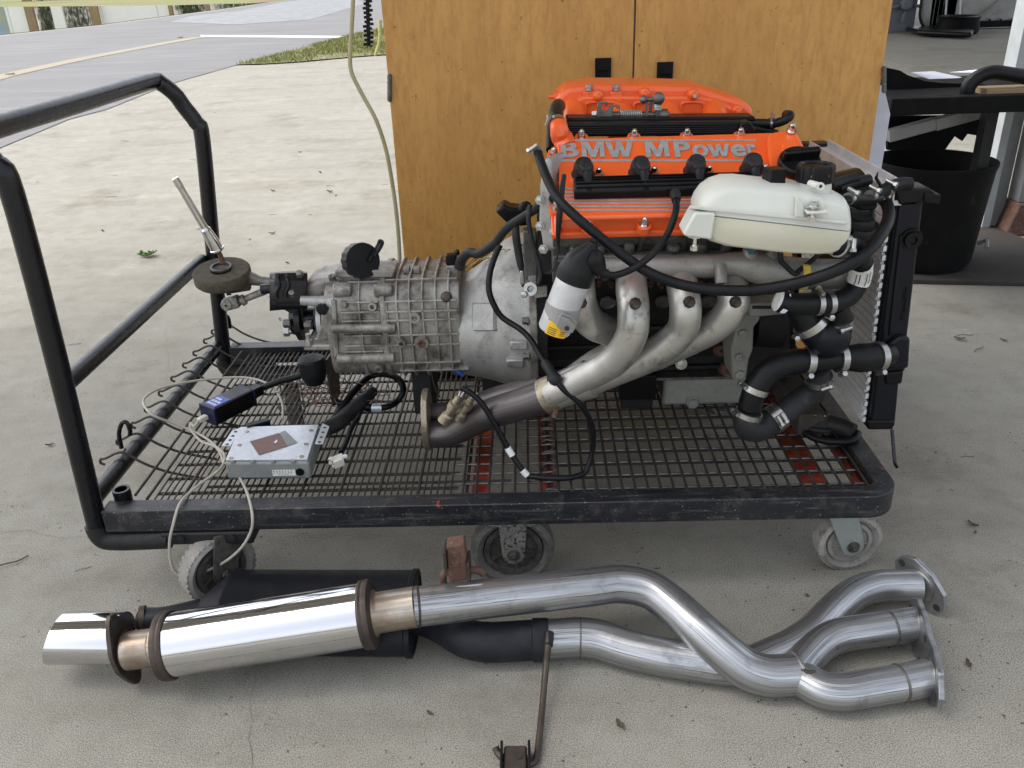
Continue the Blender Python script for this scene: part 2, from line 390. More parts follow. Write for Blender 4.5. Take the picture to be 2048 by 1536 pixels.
def concrete():
    a = N('concrete')
    big = a.noise(.9, 6, .65); mid = a.noise(11, 7, .7); fine = a.noise(360, 2, .6); gr = a.noise(620, 2, .55)
    gm = a.ramp(a.noise(2.4, 4, .6), .38, .62, .62, 1)
    col = a.mix(a.ramp(big, .35, .65), (0.323, 0.305, 0.273), (0.258, 0.243, 0.215))
    col = a.mix(a.ramp(mid, .44, .66, 0, .6), col, (0.202, 0.187, 0.162))
    col = a.mix(a.math('MULTIPLY', a.ramp(fine, .51, .58, 0, .62), gm), col, (0.142, 0.133, 0.116))
    col = a.mix(a.math('MULTIPLY', a.ramp(fine, .48, .42, 0, .42), gm), col, (0.447, 0.430, 0.396))
    col = a.mix(a.ramp(gr, .57, .62, 0, .85), col, (0.073, 0.069, 0.060))
    col = a.mix(a.ramp(gr, .43, .38, 0, .6), col, (0.499, 0.486, 0.456))
    smear = a.noise(1, 6, .65, a.mapv(a.pos, (.8, 3.6, 1)))
    col = a.mix(a.ramp(smear, .50, .72, 0, .42), col, (0.172, 0.148, 0.114))
    stain = a.noise(1.7, 8, .72)
    col = a.mix(a.ramp(stain, .53, .70, 0, .62), col, (0.125, 0.107, 0.084))
    pale = a.noise(2.9, 7, .7)
    col = a.mix(a.ramp(pale, .58, .72, 0, .4), col, (0.430, 0.417, 0.387))
    spot = a.math('MULTIPLY', a.ramp(a.noise(75, 3), .645, .69), a.ramp(a.noise(4, 3), .47, .54))
    col = a.mix(spot, col, (0.060, 0.054, 0.047))
    col = a.mix(1.0, col, (.95, .955, .905), 'MULTIPLY')
    a.set(col=col, rough=a.ramp(mid, .3, .7, .72, .9), spec=.3)
    a.bump(a.math('ADD', fine, a.math('MULTIPLY', gr, .6)), .10, .0006)
    return a.m
M['concrete'] = concrete()
def asphalt():
    a = N('asphalt')
    col = a.mix(a.ramp(a.noise(.6, 5), .3, .7), (.15, .15, .149), (.12, .12, .121))
    col = a.mix(a.ramp(a.noise(1, 5, .7, a.mapv(a.pos, (.25, 3, 1))), .5, .75, 0, .6), col, (.25, .243, .23))
    col = a.mix(a.ramp(a.noise(60, 4, .7), .55, .75, 0, .6), col, (.12, .12, .12))
    a.set(col=col, rough=.8); return a.m
M['asphalt'] = asphalt()
M['wet'] = simple('wet_asphalt', (.13, .135, .14), (.18, .185, .19), .4, .7, scale=1.2)
M['road_yellow'] = simple('worn_yellow_line', (.30, .24, .14), (.25, .21, .15), .8, .9, scale=3, dirt=(.25, .24, .22), dthr=(.42, .62), dscale=5)
M['road_white'] = simple('road_white', (.68, .68, .66), (.55, .55, .53), .8, .9, scale=8)
M['soil'] = simple('leaf_litter_soil', (.13, .10, .06), (.20, .16, .09), .9, 1, scale=6, dirt=(.10, .13, .03), dthr=(.45, .6), dscale=4)
M['grass'] = simple('grass_blades', (.13, .17, .03), (.24, .23, .06), .7, .8, scale=3)
M['lawn'] = simple('far_lawn', (.13, .16, .04), (.20, .19, .07), .9, 1, scale=.5, dirt=(.17, .10, .06), dthr=(.5, .62), dscale=.25)
def water():
    a = N('puddle_water'); a.set(col=(.02, .022, .02), rough=.03, spec=1.0); a.b.inputs['IOR'].default_value = 1.6
    a.bump(a.noise(1.2, 3), .02, .05); return a.m
M['water'] = water()
M['foliage'] = simple('foliage', (.05, .09, .02), (.10, .13, .035), .7, .8, scale=2)
M['leaf_green'] = simple('fresh_leaf', (.10, .22, .04), (.07, .16, .03), .5, .6, scale=40)
M['leaf_brown'] = simple('dry_leaf', (.10, .075, .05), (.06, .045, .03), .8, .9, scale=40)
M['post_wood'] = simple('weathered_post', (.34, .24, .13), (.26, .18, .1), .8, .9, scale=3)
M['mural_white'] = simple('white_panel', (.90, .90, .88), (.85, .86, .84), .6, .7, scale=.6, dirt=(.62, .62, .40), dthr=(.62, .8), dscale=.5)
M['mural_blue'] = simple('blue_mural_patch', (.15, .40, .60), (.45, .38, .2), .6, .7, scale=1.2)
M['slate'] = simple('slate_grey_paint', (.13, .14, .165), (.11, .12, .14), .5, .65, scale=3)
M['grey_metal'] = simple('grey_sheet_metal', (.33, .33, .31), (.26, .26, .25), .5, .65, metal=.3, scale=3, dirt=(.18, .17, .15), dthr=(.55, .75), dscale=6)
M['steel_post'] = simple('galvanised_post', (.26, .27, .275), (.2, .21, .215), .45, .6, metal=.4, scale=6, dirt=(.22, .22, .21), dthr=(.55, .75), dscale=14)
M['post_lit_face'] = simple('post_face_painted_lit', (.46, .49, .50), (.38, .41, .42), .6, .7, scale=10)  # pale tone paints in the light on the post's left face
M['mat_black'] = simple('black_board', (.004, .004, .004), (.007, .007, .007), .6, .75, scale=8, dirt=(.05, .045, .04), dthr=(.6, .8), dscale=15, spec=0.12)
M['ply_dark'] = simple('oily_dark_board', (.04, .034, .029), (.026, .022, .019), .8, .95, scale=5, dirt=(.025, .022, .02), dthr=(.5, .7), dscale=3)
M['roof'] = simple('corrugated_roof_underside', (.42, .41, .39), (.36, .35, .33), .6, .7, scale=2)
M['vinyl'] = simple('olive_vinyl_tube', (.40, .36, .20), (.34, .30, .17), .4, .5, scale=30)
M['pale_stick'] = simple('pale_stick', (.45, .40, .16), (.36, .32, .13), .7)

# ================================================================== SETTING
def sheet(name, pts, z, mat, kind='structure', parent=None, th=0):
    P = [V(p.x, p.y, z) for p in pts]
    mb = MB(); mb.add(P, [tuple(range(len(P)))]) if not th else mb.prism([V(p.x, p.y, z-th) for p in P], V(0, 0, th))
    me, c = mesh(name, mb, mat)
    me.update()
    if me.polygons[0].normal.z < 0 and not th: me.flip_normals()
    o = place(name, me, c, parent)
    return tag(o, kind=kind)
sheet('ground', [V(-120, -40, 0), V(120, -40, 0), V(120, 260, 0), V(-120, 260, 0)], 0, M['concrete'])
rd_near = zs([(-500, 470, 0), (0, 297, 0), (137, 240, 0), (215, 219, 0), (342, 168, 0), (472, 131, 0), (590, 101, 0), (700, 72, 0), (765, 58, 0), (900, 20, 0)])
rd_far = zs([(1000, -34, 0), (690, -20, 0), (560, 1, 0), (430, 22, 0), (345, 33, 0), (200, 52, 0), (100, 62, 0), (0, 73, 0), (-150, 88, 0), (-600, 120, 0)])
road = sheet('road', rd_near+rd_far, .006, M['asphalt'])
def crack(px, wd=.0012):
    P = zs([(x, y, .0006) for x, y in px]); Q = [P[0]]
    for a, b in zip(P, P[1:]):
        n = max(2, int((b-a).length/.018)); d = b-a; e = V(-d.y, d.x, 0).normalized()
        for i in range(1, n+1): Q.append(a+d*i/n+(e*random.gauss(0, .0035) if i < n else V(0, 0, 0)))
    rows = []
    for i, p in enumerate(Q):
        d = (Q[min(i+1, len(Q)-1)]-Q[max(i-1, 0)]).normalized(); e = V(-d.y, d.x, 0)*wd*random.uniform(.3, 1)*.5; rows.append([p+e, p-e])
    tag(obj('crack', MB().grid(rows), M['crack']), kind='structure')
M['crack'] = simple('crack_dirt', (.12, .11, .095), (.17, .16, .14), .9)
crack([(-20, 1068), (60, 1060), (120, 1078), (200, 1072), (330, 1076)]); crack([(500, 1098), (560, 1082), (610, 1068), (640, 1076), (720, 1066), (780, 1073), (860, 1065), (930, 1074), (1120, 1075), (1180, 1078), (1240, 1068), (1330, 1066), (1420, 1078), (1560, 1072)])
crack([(497, 1325), (512, 1360), (500, 1400), (505, 1440), (497, 1480), (508, 1560)]); crack([(330, 655), (337, 720), (332, 760), (345, 800), (340, 850), (350, 930)], .0012)
crack([(1660, 88), (1700, 96), (1760, 112), (1830, 140)], .012); crack([(1990, 335), (2060, 370)], .008)
def strip(px, wid, z):
    a = [PZ(x, y, z) for x, y in px]; L = []; Rr = []
    for i, p in enumerate(a):
        d = (a[min(i+1, len(a)-1)]-a[max(i-1, 0)]).normalized(); n = V(-d.y, d.x, 0)
        L.append(p+n*wid/2); Rr.append(p-n*wid/2)
    return L+Rr[::-1]
sheet('centre_line', strip([(-80, 178), (0, 153), (90, 133), (170, 116), (250, 101), (330, 86), (400, 74)], .34, .011), .011, M['road_yellow'], None, road)
sheet('stop_line', zs([(400, 71, 0), (688, 73, 0), (691, 77, 0), (403, 74.5, 0)]), .011, M['road_white'], None, road)
sheet('wet_patch', zs([(560, 6, 0), (690, -12, 0), (730, 8, 0), (620, 40, 0), (470, 50, 0), (340, 45, 0), (380, 33, 0), (480, 22, 0)]), .0105, M['wet'], None, road)
for q in ((20, 149), (360, 75)):
    c = PZ(*q, .011); obj('road_stud', MB().lathe(c, ZA, [(0, .07), (.02, .06), (.022, .001)], 10), M['road_yellow'], road)
sheet('water', zs([(-300, 100, 0), (-100, 82, 0), (0, 70, 0), (100, 60, 0), (200, 50, 0), (345, 31, 0), (430, 20, 0), (540, 4, 0), (500, 7, 0), (345, 11, 0), (200, 12.5, 0), (0, 14, 0), (-300, 24, 0)]), .012, M['water'])
fl = zs([(-300, 24, 0), (0, 14, 0), (200, 12.5, 0), (345, 11, 0), (500, 7, 0), (560, 2, 0), (660, -10, 0)])
sheet('far_lawn', fl+[V(60, 170, 0), V(-110, 170, 0)], .009, M['lawn'])
# verge beside the apron
vg = zs([(470, 131, 0), (520, 119, 0), (590, 101, 0), (645, 86, 0), (700, 72, 0), (765, 58, 0), (800, 50, 0), (800, 112, 0), (765, 111, 0), (700, 116, 0), (590, 126, 0), (520, 130, 0)])
sheet('verge', vg, .016, M['soil'])
def inpoly(x, y, P):
    r = False
    for i in range(len(P)):
        a, b = P[i], P[i-1]
        if (a.y > y) != (b.y > y) and x < (b.x-a.x)*(y-a.y)/(b.y-a.y)+a.x: r = not r
    return r
def grass(name, poly, n, h, wd, mat):
    x0 = min(p.x for p in poly); x1 = max(p.x for p in poly); y0 = min(p.y for p in poly); y1 = max(p.y for p in poly)
    mb = MB(); k = 0
    while k < n:
        x, y = random.uniform(x0, x1), random.uniform(y0, y1)
        if not inpoly(x, y, poly): continue
        k += 1
        if math.sin(x*2.1+1)*math.sin(y*1.7) < -.45 and random.random() < .8: continue
        a = random.uniform(0, 6.28); hh = h*random.uniform(.5, 1.3); d = V(math.cos(a), math.sin(a), 0)*wd; l = V(random.gauss(0, 1), random.gauss(0, 1), 0)*hh*.45
        b = V(x, y, .014); mb.add([b-d, b+d, b+l+V(0, 0, hh)], [(0, 1, 2)])
    return obj(name, mb, mat, kind='stuff')
grass('grass', vg, 9000, .05, .006, M['grass'])
# what the puddle mirrors: painted panels, posts and shrubs behind the far lawn
Yw = 80
def panel(x0, x1, mat, z0=.2, z1=4.2, label='', name='wall_panel', cat='wall panel', group='painted panels beyond the lawn'):
    a, b = PY(x0, 40, Yw).x, PY(x1, 40, Yw).x
    return tag(obj(name, MB().bb(a, b, Yw, Yw+.2, z0, z1), mat, bev=.05), label, cat, group)
o = panel(-160, 20, M['mural_white'], label='white panel with a blue painted patch left of the others, mirrored in the puddle')
obj('painted_patch', MB().bb(PY(-30, 40, Yw).x, PY(14, 40, Yw).x, Yw-.03, Yw-.005, .3, 2.6), M['mural_blue'], o)
panel(21, 62, M['mural_white'], label='narrow white panel beside the leftmost wooden post, mirrored in the puddle')
panel(106, 130, M['mural_white'], label='small white panel between two shrubs, mirrored in the puddle')
panel(203, 318, M['mural_white'], label='widest white panel right of the shrubs, mirrored in the puddle')
panel(319, 343, M['mural_white'], label='last white panel before the dark hedge, mirrored in the puddle')
for x0, x1, l in ((58, 76, 'weathered wooden post left of the first shrub, mirrored in the puddle'), (186, 204, 'broad wooden post right of the second shrub, mirrored in the puddle'), (344, 352, 'thin orange wooden post at the end of the white panels'), (417, 426, 'short orange post within the dark hedge, mirrored in the puddle')):
    a, b = PY(x0, 40, Yw).x, PY(x1, 40, Yw).x
    tag(obj('fence_post', MB().bb(a, b, Yw-.4, Yw-.15, 0, 3.6), M['post_wood'], bev=.03), l, 'post', 'posts beyond the lawn')
def bush(px0, px1, Y, h, label, n=900, group='shrubs beyond the lawn', name='shrub'):
    a, b = PY(px0, 40, Y).x, PY(px1, 40, Y).x; cx = (a+b)/2
    t = thing(name, V(cx, Y, 0), label, 'shrub', group)
    mb = MB()
    for i in range(n):
        an = random.uniform(0, 6.28); q = random.random()**.5; zz = random.random()
        p = V(cx+math.cos(an)*q*(b-a)/2*(1-.35*zz), Y+math.sin(an)*q*.8, .1+zz*h)
        d = V(random.gauss(0, 1), random.gauss(0, 1), random.gauss(0, 1)).normalized()*.22; e = d.cross(V(random.random(), random.random(), .5)).normalized()*.07
        mb.add([p-d, p+e, p+d, p-e], [(0, 1, 2, 3)])
    obj('foliage', mb, M['foliage'], t)
    obj('stem', MB().tube([V(cx, Y, 0), V(cx+.1, Y, h*.7)], [.08, .03], 6), M['post_wood'], t)
bush(78, 108, Yw+1, 3.6, 'palm-like shrub between the first post and a white panel')
bush(126, 188, Yw+1, 3.8, 'broad dark shrub left of the broad wooden post')
bush(352, 418, Yw+1, 2.6, 'dark hedge shrub right of the white panels', 1100)
bush(424, 560, Yw+3, 2.2, 'low hedge shrub at the far end of the puddle', 1200)
# unseen roof over the work bay, its extents shaped to shade the cart
rf = thing('shade_roof', V(2.6, 1.5, 3.1), 'unseen grey corrugated canopy roof shaped to shade the work bay', 'roof')
mb = MB(); rows = []
RX0, RX1, RY0, RY1 = -4.0, 3.0, 1.1, 3.7
def roof_sheet(x0, x1, y0, y1, z):
    nx = int((x1-x0)/.06)
    obj('roof_sheet', MB().grid([[V(x0+(x1-x0)*i/nx, y, z+.018*math.sin(i*1.57)) for i in range(nx+1)] for y in (y0, y1)]), M['roof'], rf)
roof_sheet(RX0, RX1, RY0, RY1, 3.52); roof_sheet(1.3, 9, 6.0, 24, 3.6)  # second sheet added to dim the floor at the back right
for y in (RY0+.1, 1.9, 2.8, RY1-.1): obj('rafter', MB().bb(RX0, RX1, y-.05, y+.05, 3.3, 3.49), M['grey_metal'], rf)
for x, y in ((2.9, 1.2), (2.9, 3.6)): obj('post', MB().bb(x-.06, x+.06, y-.06, y+.06, 0, 3.3), M['steel_post'], rf)

# ================================================================== BACKGROUND RIGHT
# cupboard with two plywood doors
CY = 2.30
xl0, xm, xr0 = PY(786, 270, CY).x, PY(1268, 100, CY).x, PY(1764, 150, CY).x
cab = thing('cupboard', V((xl0+xr0)/2, CY+.2, 0), 'tall two-door plywood cupboard standing behind the engine', 'cupboard')
ZB, ZT = .10, 1.9
obj('door', MB().bb(xl0, xm-.002, CY, CY+.02, ZB, ZT), M['wood'], cab, bev=.002, label='left plywood door')
obj('door', MB().bb(xm+.002, xr0, CY, CY+.02, ZB, ZT), M['wood'], cab, bev=.002, label='right plywood door')
obj('carcass', MB().bb(xl0+.02, xr0-.02, CY+.023, CY+.42, ZB, ZT), M['off_white'], cab)
obj('plinth', MB().bb(xl0+.04, xr0-.04, CY+.05, CY+.40, 0, ZB-.002), M['mat_black'], cab)
def pull(px0, px1, py):
    a, b = PY(px0, py, CY), PY(px1, py, CY); zt = a.z; h = .125
    mb = MB(); y0, y1 = CY-.008, CY-.0005; w2 = b.x-a.x; e = w2*.17
    mb.bb(a.x, b.x, y0, y1, zt-.03, zt); mb.bb(a.x, b.x, y0, y1, zt-h, zt-h+.02)
    mb.bb(a.x, a.x+e, y0, y1, zt-h+.0205, zt-.0305); mb.bb(b.x-e, b.x, y0, y1, zt-h+.0205, zt-.0305)
    mb.bb(a.x+e+.0005, b.x-e-.0005, y0+.006, y1, zt-h+.0205, zt-.0305)
    obj('pull_handle', mb, M['black_plastic'], cab, bev=.0015)
pull(1190, 1222, 116); pull(1314, 1346, 124)
for px, py0, py1 in ((779, 150, 202), (1768, 134, 184)):
    a, b = PY(px, py0, CY-.004), PY(px, py1, CY-.004); mb = MB()
    for i in range(5): mb.cyl(a.lerp(b, i/5+.01), a.lerp(b, (i+1)/5-.01), .006, None, 10)
    mb.cyl(a.lerp(b, -.04), a.lerp(b, 1.04), .0035, None, 8)
    obj('hinge', mb, M['dull_steel'], cab)
# pale folded card leaning at the cupboard's right side
Q = 2.42
pc = [PY(x, y, Q) for x, y in ((1750, 175), (1768, 172), (1781, 228), (1762, 345))]; pc += [V(pc[3].x, Q, .001), V(pc[0].x-.02, Q, .001)]
tag(obj('card_sheet', MB().prism(pc, V(0, .03, 0)), M['off_white'], bev=.002), 'pale folded card wedged between the cupboard and the bench', 'card')
# hanging vinyl tube
tp0 = PY(707, -60, 2.18)
tp = spline([V(tp0.x, 2.18, tp0.z+z_) for z_ in (2.2, 1.8, 1.4, 1.0, .7, .45, .25, .1)]+ys([(707, -60, 2.18), (706, 0, 2.18), (703, 60, 2.18), (700, 120, 2.18), (705, 150, 2.18), (725, 190, 2.18), (752, 240, 2.18), (772, 300, 2.19), (785, 370, 2.2), (793, 430, 2.2), (798, 490, 2.2), (800, 550, 2.2), (801, 640, 2.2)]), 5)
tag(obj('vinyl_tube', MB().tube(tp, .0052, 8), M['vinyl']), 'thin yellowish vinyl tube hanging down beside the cupboard door', 'tube')
# rain chain and stick on the verge
Yc = PZ(738, 97, 0).y; t = thing('rain_chain', PY(738, 97, Yc), 'black plastic rain chain hanging down to the grass verge', 'chain')
mb = MB(); a0 = PY(738, 97, Yc); a1 = PY(731, -120, Yc); a1 = a0+(a1-a0)*(3.2/a1.z); n = 46
for i in range(n*2):
    p = a0.lerp(a1, i/(n*2)); s_ = 1 if i % 2 else -1
    q = random.uniform(.02, .05)
    mb.box(p+V(s_*q*.6, 0, 0), (.07+q, .05, .045), random.uniform(-.4, .4)); 
obj('chain_link', mb, M['black_plastic'], t, bev=.004)
obj('rod', MB().cyl(a0, a1, .02, None, 8), M['black_plastic'], t)
a0 = PZ(750, 112, .0)
tag(obj('stick', MB().tube(spline([a0, a0+V(.09, .03, .22), a0+V(.12, .05, .5)], 4), [.022, .03], 8), M['pale_stick']), 'pale yellow stick standing on the verge beside the cupboard', 'stick')

# bench
BY = 3.0
zt_ = PY(1850, 196, BY).z; zb_ = PY(1850, 230, BY).z
xb0 = PY(1782, 215, BY).x
bench = thing('workbench', V(xb0+.5, BY+.3, 0), 'black work bench with papers behind the radiator', 'bench')
obj('front_beam', MB().bb(xb0, xb0+1.6, BY, BY+.05, zb_, zt_), M['mat_black'], bench, bev=.004)
obj('bench_top', MB().bb(xb0+.0, xb0+1.6, BY+.052, BY+.62, zt_-.03, zt_-.008), M['mat_black'], bench, bev=.002)
pp = [PY(x, y, BY+.30) for x, y in ((1768, 134), (1800, 141), (1815, 150), (1850, 162), (1885, 166), (1960, 168), (2010, 176), (2010, 210), (1775, 215))]
obj('back_board', MB().prism(pp, V(0, .012, 0)), M['mat_black'], bench)
x1 = PY(1972, 300, BY+.2).x
obj('leg', MB().bb(x1-.02, x1+.02, BY+.2, BY+.25, .02, zb_), M['block'], bench)
obj('leg', MB().bb(xb0+.02, xb0+.07, BY+.5, BY+.55, .02, zb_), M['mat_black'], bench)
for a, b in ((((1775, 272), (1868, 247))), (((1868, 249), (1965, 222)))):
    p, q = PY(*a, BY+.32), PY(*b, BY+.32); d = (q-p)/2; u = d.cross(YA).normalized()
    obj('brace', MB().obox((p+q)/2, d, u*.022, YA*.02), M['grey_metal'], bench, bev=.003)
obj('lower_board', MB().prism([PY(x, y, BY+.42) for x, y in ((1775, 232), (1962, 232), (1960, 272), (1935, 268), (1925, 282), (1910, 272), (1890, 300), (1775, 300))], V(0, .02, 0)), M['mat_black'], bench)
def paper(pts, label, dz=0, Y0=BY+.28):
    P = [PY(x, y, Y0+dy) for x, y, dy in pts]
    tag(obj('paper_sheet', MB().prism(P, V(0, 0, .003)), M['paper']), label, 'paper', 'papers on the bench')
paper([(1822, 146, .27), (1868, 144, .29), (1932, 158, .29), (1932, 162, .27), (1868, 162, .27)], 'white paper sheet with a pointed corner at the left of the bench')
paper([(1900, 146, .42), (1962, 140, .45), (2050, 142, .45), (2050, 147, .42)], 'narrow white paper sheet at the back of the bench')
paper([(1965, 172, .22), (2030, 168, .25), (2060, 172, .22), (1985, 175, .20)], 'white paper sheet under the black bench hose')
paper([(1905, 166, .2), (1935, 165, .22), (1935, 169, .2)], 'small white paper scrap in front of the pointed sheet')
hp = spline(ys([(1934, 190, BY+.1), (1938, 172, BY+.1), (1955, 155, BY+.1), (1985, 145, BY+.1), (2020, 149, BY+.1), (2070, 158, BY+.1)]), 6)
tag(obj('bench_hose', MB().tube(hp, .024, 14), M['rubber']), 'black bent rubber hose lying on the bench', 'hose')
tag(obj('cardboard_strip', MB().bb(PY(1968, 187, BY+.08).x, PY(2080, 187, BY+.08).x, BY+.06, BY+.16, zt_-.007, zt_+.012), M['post_wood']), 'brown cardboard strip on the bench edge under the hose', 'cardboard')
# barrel on an oily board
zsP = zs([(1690, 565, 0), (1960, 448, 0), (2120, 515, 0), (2120, 575, 0)])
tag(obj('floor_board', MB().prism([V(p.x, p.y, .002) for p in zsP], V(0, 0, .016)), M['ply_dark'], bev=.002), 'dark oily board lying on the floor under the barrel', 'board')
pb = PZ(1842, 555, .018); By = pb.y+.21; zr = PY(1870, 318, By).z; bx = PY(1868, 330, By).x; br = PR(112, V(bx, By, .4))
bar = thing('barrel', V(bx, By, .018), 'open black plastic barrel standing on the oily board', 'barrel')
obj('body', MB().lathe(V(bx, By, .019), ZA, [(0, br*.86), (.03, br*.9), (zr*.5, br*.95), (zr-.05, br), (zr-.03, br*1.03), (zr-.02, br*1.03), (zr-.02, br*.98), (.05, br*.85), (.04, 0)], 36), M['mat_black'], bar)
t = obj('handle', MB().tube(spline([V(bx+br*.93, By-.06, .1), V(bx+br*.99, By-.09, .12), V(bx+br*.95, By-.12, .1)], 5), .008, 8), M['grey_metal'], bar)
# steel posts
def post(name, bot, top, wl, wr, label):
    b = PZ(*bot, 0); Yp = b.y; tpx = PY(*top, Yp); wL, wR = PR(wl, b), PR(wr, b)
    t = thing(name, V(b.x, Yp, 0), label, 'post', 'steel posts right of the bench')
    h = 2.9
    obj('web', MB().bb(b.x-wL, b.x, Yp, Yp+.10, .012, h), M['post_lit_face'], t, bev=.002)  # lit left face and darker right face are set by colour
    obj('flange', MB().bb(b.x+.002, b.x+wR, Yp+.02, Yp+.06, .012, h), M['steel_post'], t, bev=.002)
    obj('base_plate', MB().bb(b.x-wL-.03, b.x+wR+.03, Yp-.03, Yp+.13, 0.001, .011), M['dull_steel'], t)
    return t
post('steel_post', (1978, 462), (2030, 0), 16, 26, 'pale steel post rising behind the bench papers')
b = PZ(2046, 468, 0); t = thing('steel_post', V(b.x, b.y, 0), 'blue-grey steel post with a rusty foot at the right edge', 'post', 'steel posts right of the bench')
obj('shaft', MB().bb(b.x-.05, b.x+.09, b.y, b.y+.1, .14, 2.9), M['steel_post'], t, bev=.004)
obj('foot', MB().prism([b+V(-.09, -.03, 0), b+V(.13, -.03, 0), b+V(.1, -.02, .139), b+V(-.055, -.02, .139)], V(0, .14, 0)), M['rust'], t, bev=.008)

# far end of the yard: grey machine with wheel, ribbed sheets, tub
FYp = PZ(1850, 68, 0).y
def FP(px, py, dy=0): return PY(px, py, FYp+dy)
def FB(name, x0, x1, y0, y1, mat, par, dy=0, th=.1, bev=.01):
    a, b = FP(x0, y1, dy), FP(x1, y0, dy)
    return obj(name, MB().bb(a.x, b.x, FYp+dy, FYp+dy+th, max(a.z, 0), b.z), mat, par, bev=bev)
t = thing('grey_machine', FP(1830, 68, .5), 'slate grey machine panel with a spoked hub beyond the cupboard', 'machine')
FB('panel', 1700, 1846, -60, 69, M['slate'], t, .5, .3)
c = FP(1812, 8, .44); s = PR(1, c)
obj('hub', MB().lathe(c, -YA, [(-.04, 13*s), (.06, 12*s), (.08, 9*s), (.08, 0)], 20), M['slate'], t, bev=.01)
for an in (-95, -10, -170, 60, 120):
    d = V(math.cos(rad(an)), 0, math.sin(rad(an))); e = V(-d.z, 0, d.x)
    obj('spoke', MB().prism([c+d*14*s-e*2*s, c+d*33*s-e*4*s, c+d*33*s+e*4*s, c+d*14*s+e*2*s], V(0, -.05, 0)), M['slate'], t, bev=.01)
t = thing('door_frame', FP(1860, 62, .3), 'grey open metal door frame with a black rubber seal', 'frame')
obj('frame_sheet', MB().prism([FP(x, y, .3) for x, y in ((1848, -60), (1872, -60), (1858, 58), (1848, 62))], V(0, .1, 0)), M['grey_metal'], t)
obj('rubber_seal', MB().tube(spline([FP(x, y, .25) for x, y in ((1846, -60), (1843, 0), (1840, 28), (1843, 45), (1852, 60))], 5), PR(3, FP(1846, 0)), 8), M['rubber'], t)
t = thing('ribbed_screen', FP(1890, 60, .6), 'ribbed aluminium screen with white rods behind the black tub', 'screen')
for i in range(14):
    x0 = 1862+i*4.3
    FB('rib', x0, x0+3.2, -60, 56, M['grey_metal'], t, .6+.03*(i % 2), .05, 0)
for x0 in (1893, 1921):
    a, b = FP(x0-3, 42, .5), FP(x0+4, -60, .5); obj('rod', MB().cyl(a, b, PR(2, a), None, 8), M['white_paint'], t)
t = thing('riveted_panel', FP(1990, 60, .5), 'sloping dull grey panel with a row of round holes', 'panel')
P = [FP(x, y, .7) for x, y in ((1928, -60), (2090, -60), (2060, 48), (1950, 46), (1925, 30))]
obj('sheet', MB().prism(P, V(0, .06, 0)), M['grey_metal'], t, bev=.01)
for x in (1957, 1978, 2000, 2022):
    c = FP(x, 40, .68); obj('hole_ring', MB().ring(c, -YA, PR(3, c), PR(4.6, c), .02, 16), M['grey_metal'], t)
    obj('hole', MB().lathe(c, -YA, [(0, PR(3, c)), (.005, 0)], 14), M['ink'], t)
a, b = FP(1962, 34, .62), FP(2010, -5, .62); obj('rail', MB().cyl(a, b, PR(3, a), None, 8), M['grey_metal'], t)
FB('ledge', 1950, 2080, 52, 57, M['white_paint'], t, .55, .1)
obj('base_strip', MB().bb(FP(1950, 60).x, FP(2080, 60).x, FYp+.6, FYp+.7, 0, .12), M['mat_black'], t)
t = thing('black_tub', FP(1910, 72), 'low black rubber tub with a flat lip on the concrete yard', 'tub')
c = PZ(1912, 68, 0); s = PR(1, c)
obj('tub', MB().lathe(V(c.x, c.y, .01), ZA, [(0, 38*s), (.06, 41*s), (27*s, 38*s), (31*s, 40*s), (33*s, 36*s), (30*s, 30*s), (.1, 28*s), (.1, 0)], 32), M['black_plastic'], t)
c2 = PZ(1860, 69, 0); obj('lip', MB().prism([V(c2.x-47*s, c2.y-.4, .03), V(c2.x+10*s, c2.y-1.2, .03), V(c2.x+50*s, c2.y-.6, .03), V(c2.x+40*s, c2.y+.6, .03), V(c2.x-30*s, c2.y+.4, .03)], V(0, 0, 9*s)), M['black_plastic'], t, bev=.04)

# ================================================================== CART
CX0, CX1, CYF, CYB, CZT, CZB = -.836, .690, 1.3586, 2.186, .2148, .1666
cart = thing('platform_cart', V((CX0+CX1)/2, (CYF+CYB)/2, 0), 'black steel platform cart with a wire-mesh deck carrying the engine', 'cart')
def corner(cx, cyy, r, a0, a1, n=8): return [V(cx+r*math.cos(rad(a0+(a1-a0)*i/n)), cyy+r*math.sin(rad(a0+(a1-a0)*i/n)), 0) for i in range(n+1)]
FW = .040; ro = .062; ri = .022
out = [V(CX0, CYF, 0)]+corner(CX1-ro, CYF+ro, ro, -90, 0)+corner(CX1-ro, CYB-ro, ro, 0, 90)+[V(CX0, CYB, 0)]
inn = [V(CX0, CYB-FW, 0)]+corner(CX1-FW-ri, CYB-FW-ri, ri, 90, 0)+corner(CX1-FW-ri, CYF+FW+ri, ri, 0, -90)+[V(CX0, CYF+FW, 0)]
mb = MB(); n = len(out); innr = inn[::-1]
vs = [p+V(0, 0, CZB) for p in out]+[p+V(0, 0, CZT) for p in out]+[p+V(0, 0, CZB) for p in innr]+[p+V(0, 0, CZT) for p in innr]
fs = []
for i in range(n-1):
    fs += [(i, i+1, n+i+1, n+i), (2*n+i+1, 2*n+i, 3*n+i, 3*n+i+1), (n+i, n+i+1, 3*n+i+1, 3*n+i), (i+1, i, 2*n+i, 2*n+i+1)]
fs += [(0, n, 3*n, 2*n), (n-1, 2*n+n-1, 3*n+n-1, 2*n-1)]
mb.add(vs, fs); obj('deck_frame', mb, M['worn_black'], cart, bev=.0018)
